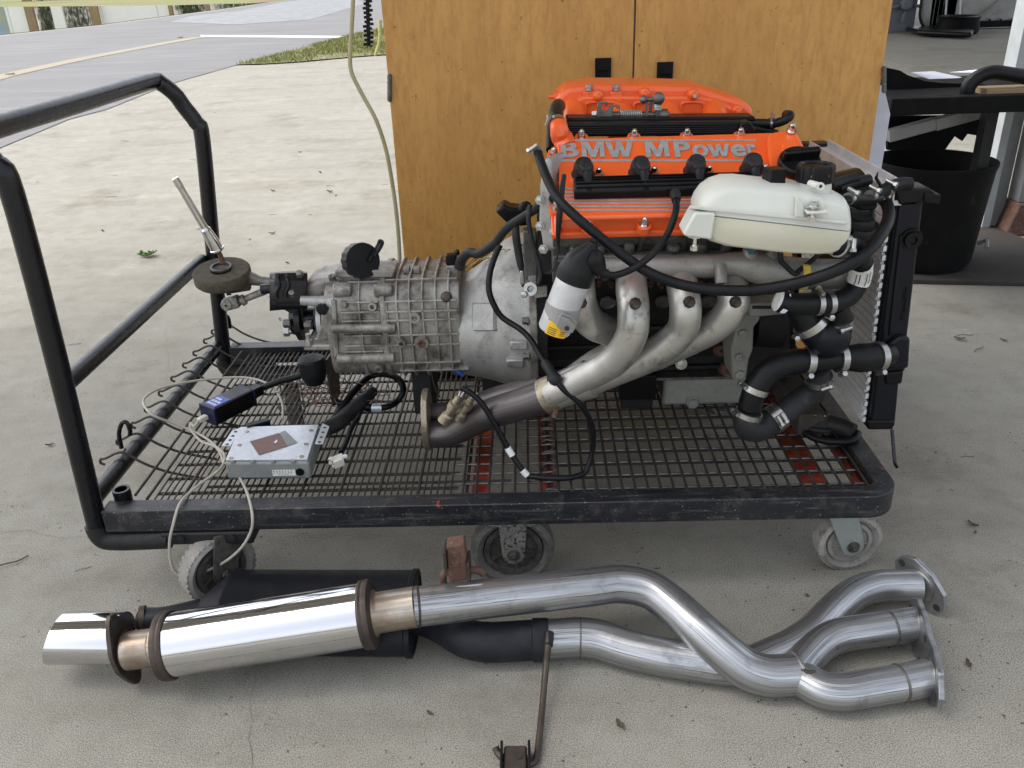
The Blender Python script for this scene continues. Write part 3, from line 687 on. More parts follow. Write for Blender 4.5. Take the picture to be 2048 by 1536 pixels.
# end rail + handle
PT = .0190
er0, er1 = V(CX0-.028, CYF+.02, CZT+.006), V(CX0-.026, CYB-.03, CZT+.006)
obj('end_rail', MB().tube([er0, er1], .0165, 16), M['black_paint'], cart)
px_ = CX0-.022; yn, yf = CYF+.012, CYB-.03
ztop = PY(402, 262, yf).z; xtop = PY(318, 158, yf).x; zbar = PY(318, 158, yf).z
def post_path(y): return [V(px_, y, CZB-.02), V(px_, y, .3), V(px_, y, ztop-.03)]
xk = PY(402, 262, yf).x
pth = [V(px_+.0, yf, CZB-.01), V((px_+xk)/2, yf, (CZB+ztop)/2), V(xk, yf, ztop-.02), V(xk-.008, yf, ztop+.02), V(xk-.03, yf-.003, ztop+.06), V(xtop+.035, yf-.01, zbar-.035), V(xtop+.012, yf-.022, zbar-.008), V(xtop, yf-.05, zbar)]
nb = PY(108, 700, yn); nt_ = PY(12, 352, yn)
xn, zn = xtop-.004, zbar
q_ = lambda t: V(nt_.x+(xn-nt_.x)*t, yn+.004*t, nt_.z+(zn-nt_.z)*t)
near = [V(xn, yn+.05, zn), V(xn+.006, yn+.02, zn-.008), q_(.72), q_(.28), V(nt_.x+.002, yn, nt_.z-.025), nb, V(px_, yn, CZB-.01)]
full = pth+[V((xtop+xn)/2, (yf+yn)/2, (zbar+zn)/2)]+near
obj('handle', MB().tube(spline(full, 5), PT, 16), M['black_paint'], cart)
zm = PX(140, 760, px_).z
obj('cross_bar', MB().tube([V(px_, yn+.012, zm), V(px_, yf-.012, zm)], .0165, 16), M['black_paint'], cart)
for y in (yn, yf):
    obj('socket_elbow', MB().tube(spline([V(px_-.002, y, CZB+.012), V(px_+.004, y, CZB-.016), V(px_+.03, y, CZB-.026), V(px_+.138, y, CZB-.024)], 5), .021, 14), M['block'], cart)
c = V(CX0+.022, CYF+.052, CZT-.01); obj('tube_stub', MB().ring(c, ZA, .012, .017, .028, 18), M['black_paint'], cart)
for pts in ([(243, 896), (238, 868), (244, 846), (254, 846), (260, 860), (260, 870)], [(450, 672), (443, 648), (448, 632), (456, 634), (460, 650), (460, 656)]):
    Yh = PZ(pts[0][0], pts[0][1], .23).y
    obj('hook', MB().tube(spline([PY(x, y, Yh) for x, y in pts], 5), .0048, 10), M['black_paint'], cart)
# bent side wires over the end rail
side = obj('side_grid', MB().tube([V(CX0+.043, CYF+.06, CZT-.002), V(CX0+.043, CYB-.06, CZT-.002)], .0028, 8), M['wire'], cart)
obj('wire', MB().tube([V(CX0+.064, CYF+.06, CZT-.012), V(CX0+.064, CYB-.06, CZT-.012)], .0028, 8), M['wire'], side)
for (hx, hy) in ((216, 914), (254, 876), (279, 842), (312, 811), (333, 779), (360, 750), (388, 723), (408, 699), (425, 675), (442, 657)):
    Yh = PZ(hx, hy, CZT+.022).y
    prof = [(-.038, -.002), (-.046, .002), (-.044, .011), (-.036, .012), (-.026, .016), (-.012, .023), (.004, .0265), (.02, .018), (.04, .002), (.065, -.012), (.10, -.026), (.165, -.042)]
    P = [V(er0.x+a, Yh, er0.z+b) for a, b in prof]
    obj('wire', MB().tube(spline(P, 3), .0028, 8), M['wire'], side)
# wire racks
ZW = CZT-.010; yi0, yi1 = CYF+FW, CYB-FW
rack = obj('wire_rack', MB().tube([V(-.67, yi0+.07, ZW-.008), V(-.05, yi0+.07, ZW-.008)], .003, 6), M['wire'], cart, label='dense wire rack on the left of the deck')
xa = PZ(306, 1003, ZW).x; xb = PZ(900, 992, ZW).x; nw = 46
L = yi1-yi0
def ybar(r=.0019):
    return MB().tube([V(0, 0, -.030), V(0, .002, -.012), V(0, .012, -.001), V(0, .026, 0), V(0, L-.026, 0), V(0, L-.01, -.004), V(0, L-.002, -.02)], r, 6)
mthin, _ = mesh('wire', ybar(), M['wire'], c=Z0); mthick, _ = mesh('wire', ybar(.0034), M['wire'], c=Z0)
for i in range(nw):
    x = xa+(xb-xa)*i/(nw-1)
    place('wire', mthick if i % 6 == 4 else mthin, V(x, yi0+.0035, ZW+(-.0035 if i % 6 == 4 else 0)), rack)
mcx, _ = mesh('wire', MB().tube([V(xa-.005, 0, 0), V(xb+.012, 0, 0)], .0021, 6), M['wire'], c=Z0)
for j in range(13):
    y = yi0+.045+j*(L-.08)/12
    for dy, dz in ((-.006, -.0042), (.008, -.010), (.016, -.016)): place('wire', mcx, V(0, y+dy, ZW+dz), rack)
# middle rack
rack2 = obj('wire_rack', MB().tube([V(xb+.03, yi0+.01, ZW-.012), V(xb+.03, yi1-.01, ZW-.012)], .0035, 6), M['wire'], cart, label='coarse wire rack in the middle of the deck')
xc = PZ(1094, 985, ZW).x
mmid, _ = mesh('wire', ybar(.0026), M['wire'], c=Z0)
for i in range(7): place('wire', mmid, V(xb+.024+(xc-xb-.02)*i/6.6, yi0+.0035, ZW), rack2)
def curl_wire(x0, x1, r=.0024):
    c1 = [V(x1-.012, 0, 0), V(x1, 0, 0.001), V(x1+.008, 0, -.005), V(x1+.006, 0, -.012), V(x1-.001, 0, -.012)]
    return MB().tube([V(x0, 0, 0)]+spline(c1, 3), r, 6)
mcw, _ = mesh('wire', curl_wire(xb-.004, xc+.012), M['dull_steel'], c=Z0)
for j in range(20): place('wire', mcw, V(0, yi0+.02+j*(L-.04)/19, ZW-.0048), rack2)
# right rack
rack3 = obj('wire_rack', MB().tube([V(xc+.004, yi0+.01, ZW-.010), V(xc+.004, yi1-.01, ZW-.010)], .0042, 6), M['wire'], cart, label='open wire rack on the right of the deck')
xd, xe = PZ(1118, 985, ZW).x, CX1-FW-.008
mr, _ = mesh('wire', ybar(.0028), M['wire'], c=Z0)
for i in range(25): place('wire', mr, V(xd+(xe-xd)*i/24, yi0+.0035, ZW), rack3)
def curl_left(x0, x1, r=.0024):
    c1 = [V(x0+.001, 0, -.012), V(x0-.006, 0, -.012), V(x0-.008, 0, -.005), V(x0, 0, .001), V(x0+.012, 0, 0)]
    return MB().tube(spline(c1, 3)+[V(x1, 0, 0)], r, 6)
mcl, _ = mesh('wire', curl_left(xc+.002, xe+.004), M['dull_steel'], c=Z0); mcl2, _ = mesh('wire', MB().tube([V(xd, 0, 0), V(xe, 0, 0)], .0022, 6), M['wire'], c=Z0)
for j in range(15):
    y = yi0+.03+j*(L-.06)/14
    place('wire', mcl, V(0, y, ZW-.005), rack3); place('wire', mcl2, V(0, y+.009, ZW-.016), rack3)
# red sub-frame under the racks
for x0, wd in ((PZ(968, 900, .18).x, .035), (PZ(1090, 900, .18).x, .03), (PZ(1592, 900, .18).x, .05), (PZ(1722, 965, .18).x, .03)):
    obj('sub_rail', MB().bb(x0-wd/2, x0+wd/2, yi0+.001, yi1-.001, .172, .178), M['red_paint'], cart)
for y0 in (PZ(1000, 797, .18).y, PZ(1050, 737, .18).y, yi0+.02, yi1-.02):
    x1_ = PZ(1100, 900, .18).x
    obj('sub_rail', MB().bb(PZ(930, 900, .18).x, x1_, y0-.012, y0+.012, .1795, .184), M['red_paint'], cart)
obj('sub_rail', MB().bb(.40, CX1-FW-.001, yi0+.03, yi0+.05, .1795, .184), M['red_paint'], cart)
# casters
def nutm(r, h, mat, name='axle_nut'):
    return mesh(name, MB().lathe(Z0, ZA, [(0, r*1.5), (.002, r*1.5)], 16).lathe(V(0, 0, .002), ZA, [(0, r), (h, r), (h, r*.6), (h*1.5, r*.55), (h*1.6, .0005)], 6), mat, c=Z0)[0]
axn = nutm(.0085, .007, M['dull_steel'])
def wheel(cen, ax, R0, wd, par, tyre, hub, spokes=0, tread=False):
    w_ = par
    h = wd/2
    prof = [(-h*.55, R0*.72), (-h*.8, R0*.78), (-h, R0*.86), (-h*.8, R0*.97), (-h*.3, R0), (h*.3, R0), (h*.8, R0*.97), (h, R0*.86), (h*.8, R0*.78), (h*.55, R0*.72), (-h*.55, R0*.72)]
    mb = MB().lathe(cen, ax, prof, 40)
    obj('tyre', mb, tyre, w_)
    if tread:
        u, v2 = frame(ax); mb = MB()
        for i in range(36):
            a = 2*math.pi*i/36; d = u*math.cos(a)+v2*math.sin(a); e = ax.cross(d)
            for sg in (1, -1): mb.obox(cen+d*R0*.965+ax*sg*h*.62, d*R0*.035, e*R0*.055, ax*h*.22)
        obj('tread', mb, tyre, w_, bev=.001)
    mb = MB().lathe(cen, ax, [(-h*.45, R0*.70), (-h*.7, R0*.70), (-h*.7, R0*.58), (-h*.35, R0*.55), (-h*.3, R0*.2), (-h*.8, R0*.18), (h*.8, R0*.18), (h*.3, R0*.2), (h*.35, R0*.55), (h*.7, R0*.58), (h*.7, R0*.70), (h*.45, R0*.70)], 36)
    obj('rim', mb, hub, w_)
    u, v2 = frame(ax); mb = MB()
    for i in range(spokes):
        a = 2*math.pi*(i+.35)/spokes; d = u*math.cos(a)+v2*math.sin(a); e = ax.cross(d)
        mb.obox(cen+d*R0*.40, d*R0*.18, e*R0*.03, ax*h*.62)
    if spokes: obj('spoke', mb, hub, w_)
    return w_
def caster(cen, ax, R0, wd, tyre, hub, fork, top, lab, fw=.045, spokes=5, tread=False, fixed=False):
    # fork plates from the top plate down to the axle
    ax = ax.normalized()
    t = obj('caster', MB().box((top.x, top.y, CZB-.007), (.10, .085, .010)).lathe(V(top.x, top.y, CZB-.026), ZA, [(0, .03), (.013, .034)], 20), M['galv'] if fixed else M['block'], cart, bev=.002, label=lab)
    w_ = wheel(cen, ax, R0, wd, t, tyre, hub, spokes, tread)
    e = ax.cross(ZA).normalized()
    for sg in (-1, 1):
        o2 = ax*sg*(wd/2+.006)
        tc = V(top.x, top.y, CZB-.012)
        tc = tc-ax*(tc-cen).dot(ax)+o2
        bc = cen+o2
        dn = (bc-tc).normalized(); sd2 = ax.cross(dn).normalized()
        pl = [tc-sd2*fw*.62, tc+sd2*fw*.62]+[bc+(sd2*math.cos(rad(a))+dn*math.sin(rad(a)))*fw*.5 for a in range(0, 181, 20)]
        obj('fork_plate', MB().prism([p-ax*.002 for p in pl], ax*.004), fork, t, bev=.0008)
        place('axle_nut', axn, bc+ax*sg*.002, t, rotto(ax*sg))
    return t
cf = PY(1692, 1090, 1.432); R1 = .066
caster(V(cf.x, 1.432, R1), V(.10, -1, 0), R1, .04, M['tyre_pale'], M['tyre_pale'], M['grey_green'], V(cf.x-.035, 1.44, 0), 'pale dusty caster under the right front corner', tread=True)
c1 = PZ(436, 1134, .074); R2 = .074
caster(V(c1.x, c1.y, R2), V(.72, -.70, 0), R2, .045, M['tyre_pale'], M['grey_hub'], M['grey_hub'], V(c1.x-.035, CYF+.075, 0), 'muddy swivelled caster under the left front corner', fw=.05, tread=True)
cm = PY(1026, 1097, 1.405); R3 = .0835
cmv = caster(V(cm.x, 1.405, R3), V(.06, -1, 0), R3, .045, M['tyre'], M['grey_hub'], M['galv'], V(cm.x, 1.41, 0), 'large grey fixed wheel under the middle of the front rail', fw=.044, fixed=True)
obj('square_hole', MB().bb(cm.x-.008, cm.x+.008, 1.3755, 1.378, R3+.04, R3+.052), M['ink'], cmv)
for cc, ax, r_, l in ((V(.52, 2.10, R1), V(.4, -1, 0), R1, 'rear right caster'), (V(cm.x+.02, 2.11, R3), V(0, -1, 0), R3, 'large rear middle wheel'), (V(-.66, 2.08, R1), V(1, .3, 0), R1, 'rear left caster')):
    caster(cc, ax, r_, .042, M['tyre'], M['grey_hub'], M['grey_green'], V(cc.x-.03, cc.y, 0), l)
mp_ = obj('mount_plate', MB().bb(CX0+.105, CX0+.285, CYF-.004, CYF+.12, CZB-.030, CZB-.003), M['block'], cart, bev=.004)
for x in (CX0+.145, CX0+.245): obj('plate_bolt', MB().lathe(V(x, CYF-.004, CZB-.014), -YA, [(0, .010), (.005, .009), (.006, 0)], 6), M['block'], mp_)

# ================================================================== ENGINE
TN = V(0, -.5, .8660); TB = V(0, .8660, .5)          # the engine leans 30 degrees towards the camera
C0 = PY(1337, 340, 1.544)
def CP(px, py, h=0): return PP(px, py, C0+TN*h, TN)
def EB(x, b, c): return V(x, C0.y, C0.z)+TB*b+TN*c
def bof(py, h=0, px=1340): return (CP(px, py, h)-C0).dot(TB)
eng = thing('engine', V(.25, 1.80, CZT), 'four-cylinder car engine with orange cam cover and gearbox standing on the cart', 'engine')
def xat(px, py, h=0): return CP(px, py, h).x
def eprism(name, prof, x0, x1, mat, par, **k):
    return obj(name, MB().prism([EB(x0, b, c) for b, c in prof], V(x1-x0, 0, 0)), mat, par, **k)
# cam cover
xL, xR = xat(1118, 350), xat(1604, 350)
H1 = -.012
prof = [(bof(262), -.048), (bof(269), -.004), (bof(272), 0), (bof(428), 0), (bof(432), -.003), (bof(446, -.024), -.026), (bof(446, -.024), -.048)]
cover = eprism('valve_cover', prof, xL, xR, M['orange'], eng, bev=.0035, seg=3)
fl = [(bof(258), -.052), (bof(258), -.038), (bof(456, -.03), -.038), (bof(456, -.03), -.052)]
eprism('flange', fl, xat(1101, 380), xR+.006, M['orange'], cover, bev=.004, seg=3)
# left flank of the cover with its bolt lands
eprism('end_flank', [(bof(275), -.037), (bof(280), -.02), (bof(440), -.024), (bof(444), -.037)], xat(1106, 370), xL-.0005, M['orange'], cover, bev=.006, seg=3)
# raised timing end
tq = [(1534, 268), (1549, 262), (1585, 258), (1598, 268), (1612, 298), (1612, 400), (1546, 400), (1540, 330)]
obj('timing_end', MB().prism([CP(x, y, .014) for x, y in tq], -TN*.062), M['orange'], cover, bev=.006, seg=3)
obj('front_step', MB().prism([CP(x, y, .019) for x, y in ((1562, 284), (1596, 282), (1604, 300), (1604, 330), (1566, 330))], -TN*.01), M['orange'], cover, bev=.004)
# breather stub at the back left
st = spline([CP(1122, 276, -.01), PY(1119, 262, 1.62), PY(1117, 250, 1.63)], 4)
obj('breather_stub', MB().tube([CP(1135, 296, -.012), CP(1126, 278, -.006)]+st[1:], [.02, .019, .018, .0165, .0165], 16), M['orange'], cover)
# bare alloy strips and ribs
def strip_on(name, x0, x1, y0, y1, mat, par, h=.0014):
    P = [CP(x0, y0), CP(x1, y0), CP(x1, y1), CP(x0, y1)]
    obj(name, MB().prism([p+TN*h for p in P], -TN*(h+.001)), mat, par, bev=.0004)
strip_on('alloy_strip', 1121, 1512, 279.5, 282.5, M['letter'], cover); strip_on('alloy_strip', 1122, 1524, 320, 324, M['letter'], cover)
for y in (378, 385, 392.5, 400, 407, 413.5, 421): strip_on('alloy_rib', 1127, 1470, y-1.6, y+1.4, M['letter'], cover, .0016)
# raised letters
for ch, x0, x1, y0, y1 in (('B', 1122.4, 1158.5, 286.5, 317.5), ('M', 1164.5, 1210, 286.5, 317.5), ('W', 1213, 1269, 286.5, 317), ('M', 1292.7, 1340, 285.5, 316.5), ('P', 1350.5, 1384, 285, 316), ('o', 1386.6, 1419.5, 291.5, 316), ('w', 1418, 1462.5, 291.5, 315.5), ('e', 1464, 1494.5, 291, 315.5), ('r', 1497, 1515, 290.5, 314)):
    o_ = CP(x0, y1); xd = CP(x1, y1)-o_; yd = CP(x0, y0)-o_; yd = TB*yd.dot(TB)
    G = {'M': ((0, 0), (0, 1), (.30, 1), (.5, .44), (.70, 1), (1, 1), (1, 0), (.79, 0), (.79, .60), (.59, 0), (.41, 0), (.21, .60), (.21, 0)),
         'W': ((0, 1), (.20, 1), (.315, .36), (.41, 1), (.59, 1), (.685, .36), (.80, 1), (1, 1), (.80, 0), (.585, 0), (.5, .52), (.415, 0), (.20, 0)),
         'w': ((0, 1), (.21, 1), (.315, .36), (.41, 1), (.59, 1), (.685, .36), (.79, 1), (1, 1), (.80, 0), (.585, 0), (.5, .52), (.415, 0), (.20, 0))}.get(ch)
    if G: obj('letter', MB().prism([o_+TN*.0002+XA*x*xd.length+TB*y*yd.length for x, y in G], TN*.0026), M['letter'], cover, ang=20)
    else: text('letter', ch, o_+TN*.0002, XA, TB, xd.length, yd.length, M['letter'], cover, .0026, bold=.028)
# chrome cap nuts
capnut, _ = mesh('cap_nut', MB().lathe(Z0, ZA, [(0, .0088), (.0018, .0088)], 20).lathe(V(0, 0, .0018), ZA, [(0, .0068), (.0065, .0068)], 6).lathe(V(0, 0, .0083), ZA, [(0, .0060), (.004, .0056), (.0075, .0036), (.009, .0002)], 16), M['chrome'], c=Z0, ang=30)
land, _ = mesh('nut_land', MB().lathe(Z0, ZA, [(-.012, .0135), (0, .0125), (.0008, .0100)], 20), M['orange'], c=Z0)
for x, y, h in ((1163, 274, -.004), (1268, 273, -.004), (1373, 272, -.004), (1480, 271, -.004), (1198, 350, .001), (1308, 348, .001), (1417, 346, .001), (1527, 344, .001), (1108, 309, -.018), (1110, 358, -.018), (1113, 416, -.018), (1177, 447, -.019), (1288.5, 449, -.019), (1400, 447, -.019), (1583, 262, .016)):
    p = CP(x, y, h); place('cap_nut', capnut, p, cover, rotto(TN))
    if h < 0: place('nut_land', land, p-TN*.0004, cover, rotto(TN))
# spark plug connectors
for k, (x, y) in enumerate(((1166, 352), (1279, 350), (1389, 347), (1501, 344))):
    p = CP(x, y, 0)
    b = obj('plug_connector', MB().lathe(p, TN, [(-.001, .022), (.004, .0215), (.006, .0185), (.02, .0178), (.024, .0165), (.026, .0168), (.029, .0145), (.033, .0135)], 22), M['rubber_dull'], cover, ang=30)
    obj('collar', MB().lathe(p, TN, [(-.001, .0262), (.003, .0252), (.0042, .0225)], 24), M['orange'], cover)
    q = CP(x+6, y-12, .028)
    obj('hex_top', MB().lathe(q, TN, [(-.006, .0135), (.010, .0135), (.0125, .011), (.013, .0005)], 6), M['rubber_dull'], b, bev=.001)
    e = CP(x+12, y+26, .014)
    obj('lead', MB().tube(spline([q+TN*.003, q.lerp(e, .4)+TN*.006, e.lerp(q, .1), e-TB*.01], 4), .0082, 12), M['rubber'], b)
# ignition lead rail
a0, a1 = CP(1148, 402, .0), CP(1148, 370, .0); bw = (a1-a0).dot(TB)
xr0_, xr1_ = a0.x, xat(1500, 390)
b0_ = (a0-C0).dot(TB)
prof = [(b0_, .002), (b0_, .016), (b0_+.004, .021), (b0_+bw*.55, .026), (b0_+bw-.003, .022), (b0_+bw, .016), (b0_+bw, .002)]
railo = eprism('lead_rail', prof, xr0_, xr1_, M['black_plastic'], cover, bev=.0025)
for q in (.2, .4, .62, .8):
    b_ = b0_+bw*q; hh = .0215+(.005*(1-abs(q-.55)*2))
    eprism('ridge', [(b_-.0012, hh-.003), (b_-.0012, hh+.0014), (b_+.0012, hh+.0014), (b_+.0012, hh-.003)], xr0_+.004, xr1_-.004, M['black_plastic'], railo)
# oil filler cap
p = CP(1596, 336, .012)
oc = obj('oil_cap', MB().lathe(p, TN, [(0, .034), (.006, .037), (.016, .037), (.02, .034), (.021, 0)], 32), M['black_plastic'], cover, bev=.001)
u = (XA*.95+TB*.1).normalized(); w2 = TN.cross(u)
obj('grip', MB().obox(p+TN*.027+TB*.004, u*.032, w2*.006, TN*.011), M['black_plastic'], oc, bev=.003)
# cylinder head
hb0 = bof(452, -.04); hb1 = bof(262)+.03
xh0, xh1 = xat(1106, 470, -.05), xat(1600, 400)
def HP(px, py): return PP(px, py, EB(0, hb0, 0), -TB)      # on the exhaust face of the head
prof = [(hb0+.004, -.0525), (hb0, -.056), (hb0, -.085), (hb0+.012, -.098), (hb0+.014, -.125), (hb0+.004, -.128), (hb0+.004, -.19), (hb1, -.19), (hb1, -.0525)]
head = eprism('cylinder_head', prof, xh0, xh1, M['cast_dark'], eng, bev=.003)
for px, py, r in ((1197, 494, 13), (1258, 490, 11), (1346, 494, 14), (1402, 492, 12), (1452, 490, 11), (1150, 498, 12)):
    p = HP(px, py)+TB*.012
    obj('casting_boss', MB().lathe(p-TB*.016-TN*.0, -TN, [(-.012, PR(r*.6, p)), (-.006, PR(r, p)), (.012, PR(r, p)), (.015, PR(r*.7, p)), (.015, 0)], 16), M['cast_dark'], head)
for px in (1193, 1289, 1375):
    a, b = HP(px, 462)-TB*.002, HP(px-12, 505)+TB*.006
    obj('casting_rib', MB().tube([a, a.lerp(b, .3), a.lerp(b, .7)-TB*.002, b], [.010, .006, .005, .006], 10), M['cast_dark'], head)
p0 = HP(1207, 470); p1 = HP(1266, 463)
text('cast_mark', '1 430.0 H', p0-TB*.0006, XA, TN, (p1.x-p0.x), .009, M['cast_dark'], head, .0012)
c = HP(1337, 471); mb = MB(); pts = []
for i in range(24): a = 2*math.pi*i/24; pts.append(c+XA*math.cos(a)*.0145+TN*math.sin(a)*.008-TB*.0004)
obj('cast_emblem', MB().tube(pts, .0009, 6, closed=True), M['cast_grey'], head)
# pale end plate on the gearbox side
ep = [(1084, 322), (1098, 312), (1102, 330), (1106, 440), (1112, 462), (1118, 478), (1112, 498), (1096, 505), (1084, 492), (1076, 440), (1078, 370)]
Xe = xh0-.004
def onface(px, py, y): return PY(px, py, y)
obj('end_plate', MB().prism([PP(x, y, EB(Xe, hb0+.02, -.08), V(-.25, -.9, .1).normalized()) for x, y in ep], V(.03, .06, 0)), M['cast_clean'], head, bev=.006)
for x, y in ((1106, 464), (1087, 498), (1080, 452), (1080, 400)):
    p = PP(x, y, EB(Xe-.008, hb0+.012, -.08), V(-.25, -.9, .1).normalized())
    obj('end_bolt', MB().lathe(p, V(-.25, -.9, .1), [(0, .009), (.002, .009), (.002, .0065), (.008, .006), (.009, 0)], 6), M['zinc'], head)
# lower block, seen dark between the pipes
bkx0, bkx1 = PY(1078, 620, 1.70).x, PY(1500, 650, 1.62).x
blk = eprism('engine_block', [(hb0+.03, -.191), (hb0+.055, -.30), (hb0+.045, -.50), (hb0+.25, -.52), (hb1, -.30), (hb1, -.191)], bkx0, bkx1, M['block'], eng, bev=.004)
def BP(px, py, off=0): return PP(px, py, EB(0, hb0+.045+off, -.28), -TB)
for px, py in ((1216, 603), (1327, 601), (1418, 600)):
    p = BP(px, py, .0); obj('core_plug', MB().lathe(p, -TB, [(0, .0165), (.006, .0165), (.007, .013), (.004, .012), (.004, 0)], 22), M['cast_dark'], blk)
p = BP(1362, 727, .004); obj('block_bolt', MB().lathe(p, V(0, -1, .2), [(0, .0135), (.004, .0135), (.004, .010), (.012, .010), (.013, 0)], 12), M['zinc'], blk)
for px, py, r in ((1440, 700, 11), (1452, 738, 13), (1428, 752, 8)):
    p = BP(px, py, -.004); obj('rusty_boss', MB().lathe(p, V(0, -1, .3), [(0, PR(r*1.3, p)), (.02, PR(r, p)), (.022, PR(r*.4, p)), (.016, 0)], 14), M['rust'], blk)
a, b = BP(1200, 640), BP(1460, 700)
for q in (655, 690, 735): obj('block_rib', MB().bb(bkx0+.02, bkx1-.02, BP(1300, q).y-.004, BP(1300, q).y+.02, BP(1300, q).z-.003, BP(1300, q).z+.003), M['block'], blk)
# oil pan and sump
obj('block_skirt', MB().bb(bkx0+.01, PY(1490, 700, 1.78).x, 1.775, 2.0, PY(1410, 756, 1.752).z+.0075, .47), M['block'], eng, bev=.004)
pz1 = PY(1410, 756, 1.752).z; pxa, pxb = PY(1326, 790, 1.752).x, PY(1500, 790, 1.752).x
pano = obj('oil_pan', MB().bb(pxa, pxb, 1.752, 2.02, CZT-.004, pz1), M['pan'], eng, bev=.008)
obj('pan_flange', MB().bb(pxa-.12, pxb+.004, 1.742, 2.04, pz1+.0005, pz1+.007), M['dull_steel'], pano, bev=.001)
p = PY(1385, 804, 1.752); obj('drain_bolt', MB().lathe(p, -YA, [(0, .0165), (.005, .0165), (.005, .0125), (.013, .012), (.014, 0)], 6), M['pan'], pano, bev=.001)
qa, qb = PY(1242, 752, 1.72), PY(1312, 800, 1.72)
obj('starter_box', MB().bb(qa.x, qb.x, 1.72, 1.9, qb.z, qa.z), M['black_plastic'], eng, bev=.004)
obj('starter_foot', MB().bb(qa.x+.004, qb.x-.004, 1.735, 1.88, CZT, qb.z-.001), M['block'], eng, bev=.003)
# timing cover casting on the right
tc = [(1478, 610), (1518, 606), (1520, 640), (1508, 655), (1506, 700), (1498, 720), (1492, 762), (1466, 762), (1462, 700), (1470, 668), (1468, 640)]
tco = obj('timing_cover', MB().prism([PY(x, y, 1.60) for x, y in tc], V(0, .09, 0)), M['pan'], eng, bev=.004)
for x, y, r in ((1476, 622, 9), (1486, 668, 10), (1478, 715, 9), (1505, 625, 8), (1480, 750, 10)):
    p = PY(x, y, 1.596); obj('cover_boss', MB().lathe(p, -YA, [(-.01, PR(r, p)), (.004, PR(r*.9, p)), (.006, PR(r*.5, p)), (.004, 0)], 14), M['pan'], tco)
bq = [(1498, 606), (1566, 606), (1568, 630), (1498, 636)]
obj('side_bracket', MB().prism([PY(x, y, 1.53) for x, y in bq], V(0, .05, 0)), M['pan'], eng, bev=.004)
obj('side_bracket', MB().prism([PY(x, y, 1.528) for x, y in ((1505, 612), (1545, 612), (1545, 618), (1505, 618))], V(0, .002, 0)), M['block'], eng)
pc_ = PY(1560, 690, 1.80)  # pulley, alternator and case added to darken the gap showing the cupboard
pu = obj('dark_fill_pulley', MB().lathe(pc_, XA, [(-.03, .03), (-.03, .072), (-.02, .078), (-.012, .070), (-.004, .078), (.004, .070), (.012, .078), (.014, .06), (.014, 0)], 36), M['block'], eng)
al_ = PY(1570, 640, 1.72); obj('dark_fill_alternator', MB().lathe(al_, XA, [(-.07, .03), (-.07, .055), (-.01, .06), (0, .05), (.004, .02), (.02, .02), (.02, 0)], 26), M['block'], eng, bev=.002)
obj('dark_fill_case', MB().prism([PY(x, y, 1.72) for x, y in ((1480, 590), (1580, 590), (1585, 760), (1490, 760))], V(0, .2, 0)), M['block'], eng, bev=.006)
# coolant manifold along the exhaust face
mf = [(1170, 536, 1.475), (1300, 534, 1.47), (1420, 532, 1.465), (1470, 528, 1.46), (1510, 534, 1.455), (1560, 544, 1.455), (1620, 548, 1.46), (1700, 548, 1.47)]
rl = [PR(r, PY(1400, 540, 1.46)) for r in (21, 22, 23, 24, 31, 33, 31, 30)]
man = obj('coolant_manifold', MB().tube(spline(ys(mf), 4), rl, 20), M['cast_grey'], eng)
obj('manifold_top', MB().prism([PY(x, y, 1.49) for x, y in ((1170, 512), (1500, 508), (1500, 522), (1170, 526))], V(0, .03, 0)), M['cast_grey'], man, bev=.004)
for pts, r in (([(1441, 532, 1.44), (1442, 552, 1.425), (1443, 566, 1.42)], 12), ([(1502, 520, 1.45), (1500, 506, 1.455), (1500, 500, 1.46)], 15), ([(1543, 520, 1.45), (1542, 508, 1.455), (1542, 504, 1.46)], 12), ([(1650, 560, 1.47), (1648, 580, 1.47), (1645, 605, 1.48)], 24)):
    obj('spigot', MB().tube(ys(pts), PR(r, PY(*pts[0])), 16), M['cast_grey'], man)
p = PY(1442, 564, 1.418); obj('spigot_plug', MB().lathe(p, V(0, -.8, -.5), [(0, PR(9, p)), (.003, PR(8, p)), (.003, PR(4, p)), (.001, 0)], 6), M['brown_steel'], man)
for x0, y0, x1, y1, mm, nm in ((1489, 487, 1518, 508, 'teal', 'sensor_plug'), (1534, 494, 1551, 520, 'brass', 'brass_sensor')):
    a, b = PY(x0, y1, 1.45), PY(x1, y0, 1.45)
    obj(nm, MB().lathe(V((a.x+b.x)/2, 1.452, a.z), ZA, [(0, (b.x-a.x)/2), (b.z-a.z, (b.x-a.x)/2*.9)], 6), M[mm], man, bev=.002)
w_ = ys([(1560, 500, 1.44), (1562, 520, 1.435), (1570, 530, 1.43), (1590, 548, 1.425), (1600, 540, 1.43), (1625, 520, 1.44), (1640, 505, 1.45)])
wl = obj('sensor_wire', MB().tube(spline(w_, 5), .0045, 8), M['rubber_dull'], man)
obj('tape_tag', MB().grid([ [PY(x, y, 1.418+dd) for x, y, dd in ((1600+q, 528, .012), (1606+q, 531, .002), (1608+q, 545, 0), (1606+q, 560, 0), (1600+q, 580, .008))] for q in (0, 5, 10, 15)]), M['yellow_tape'], man)
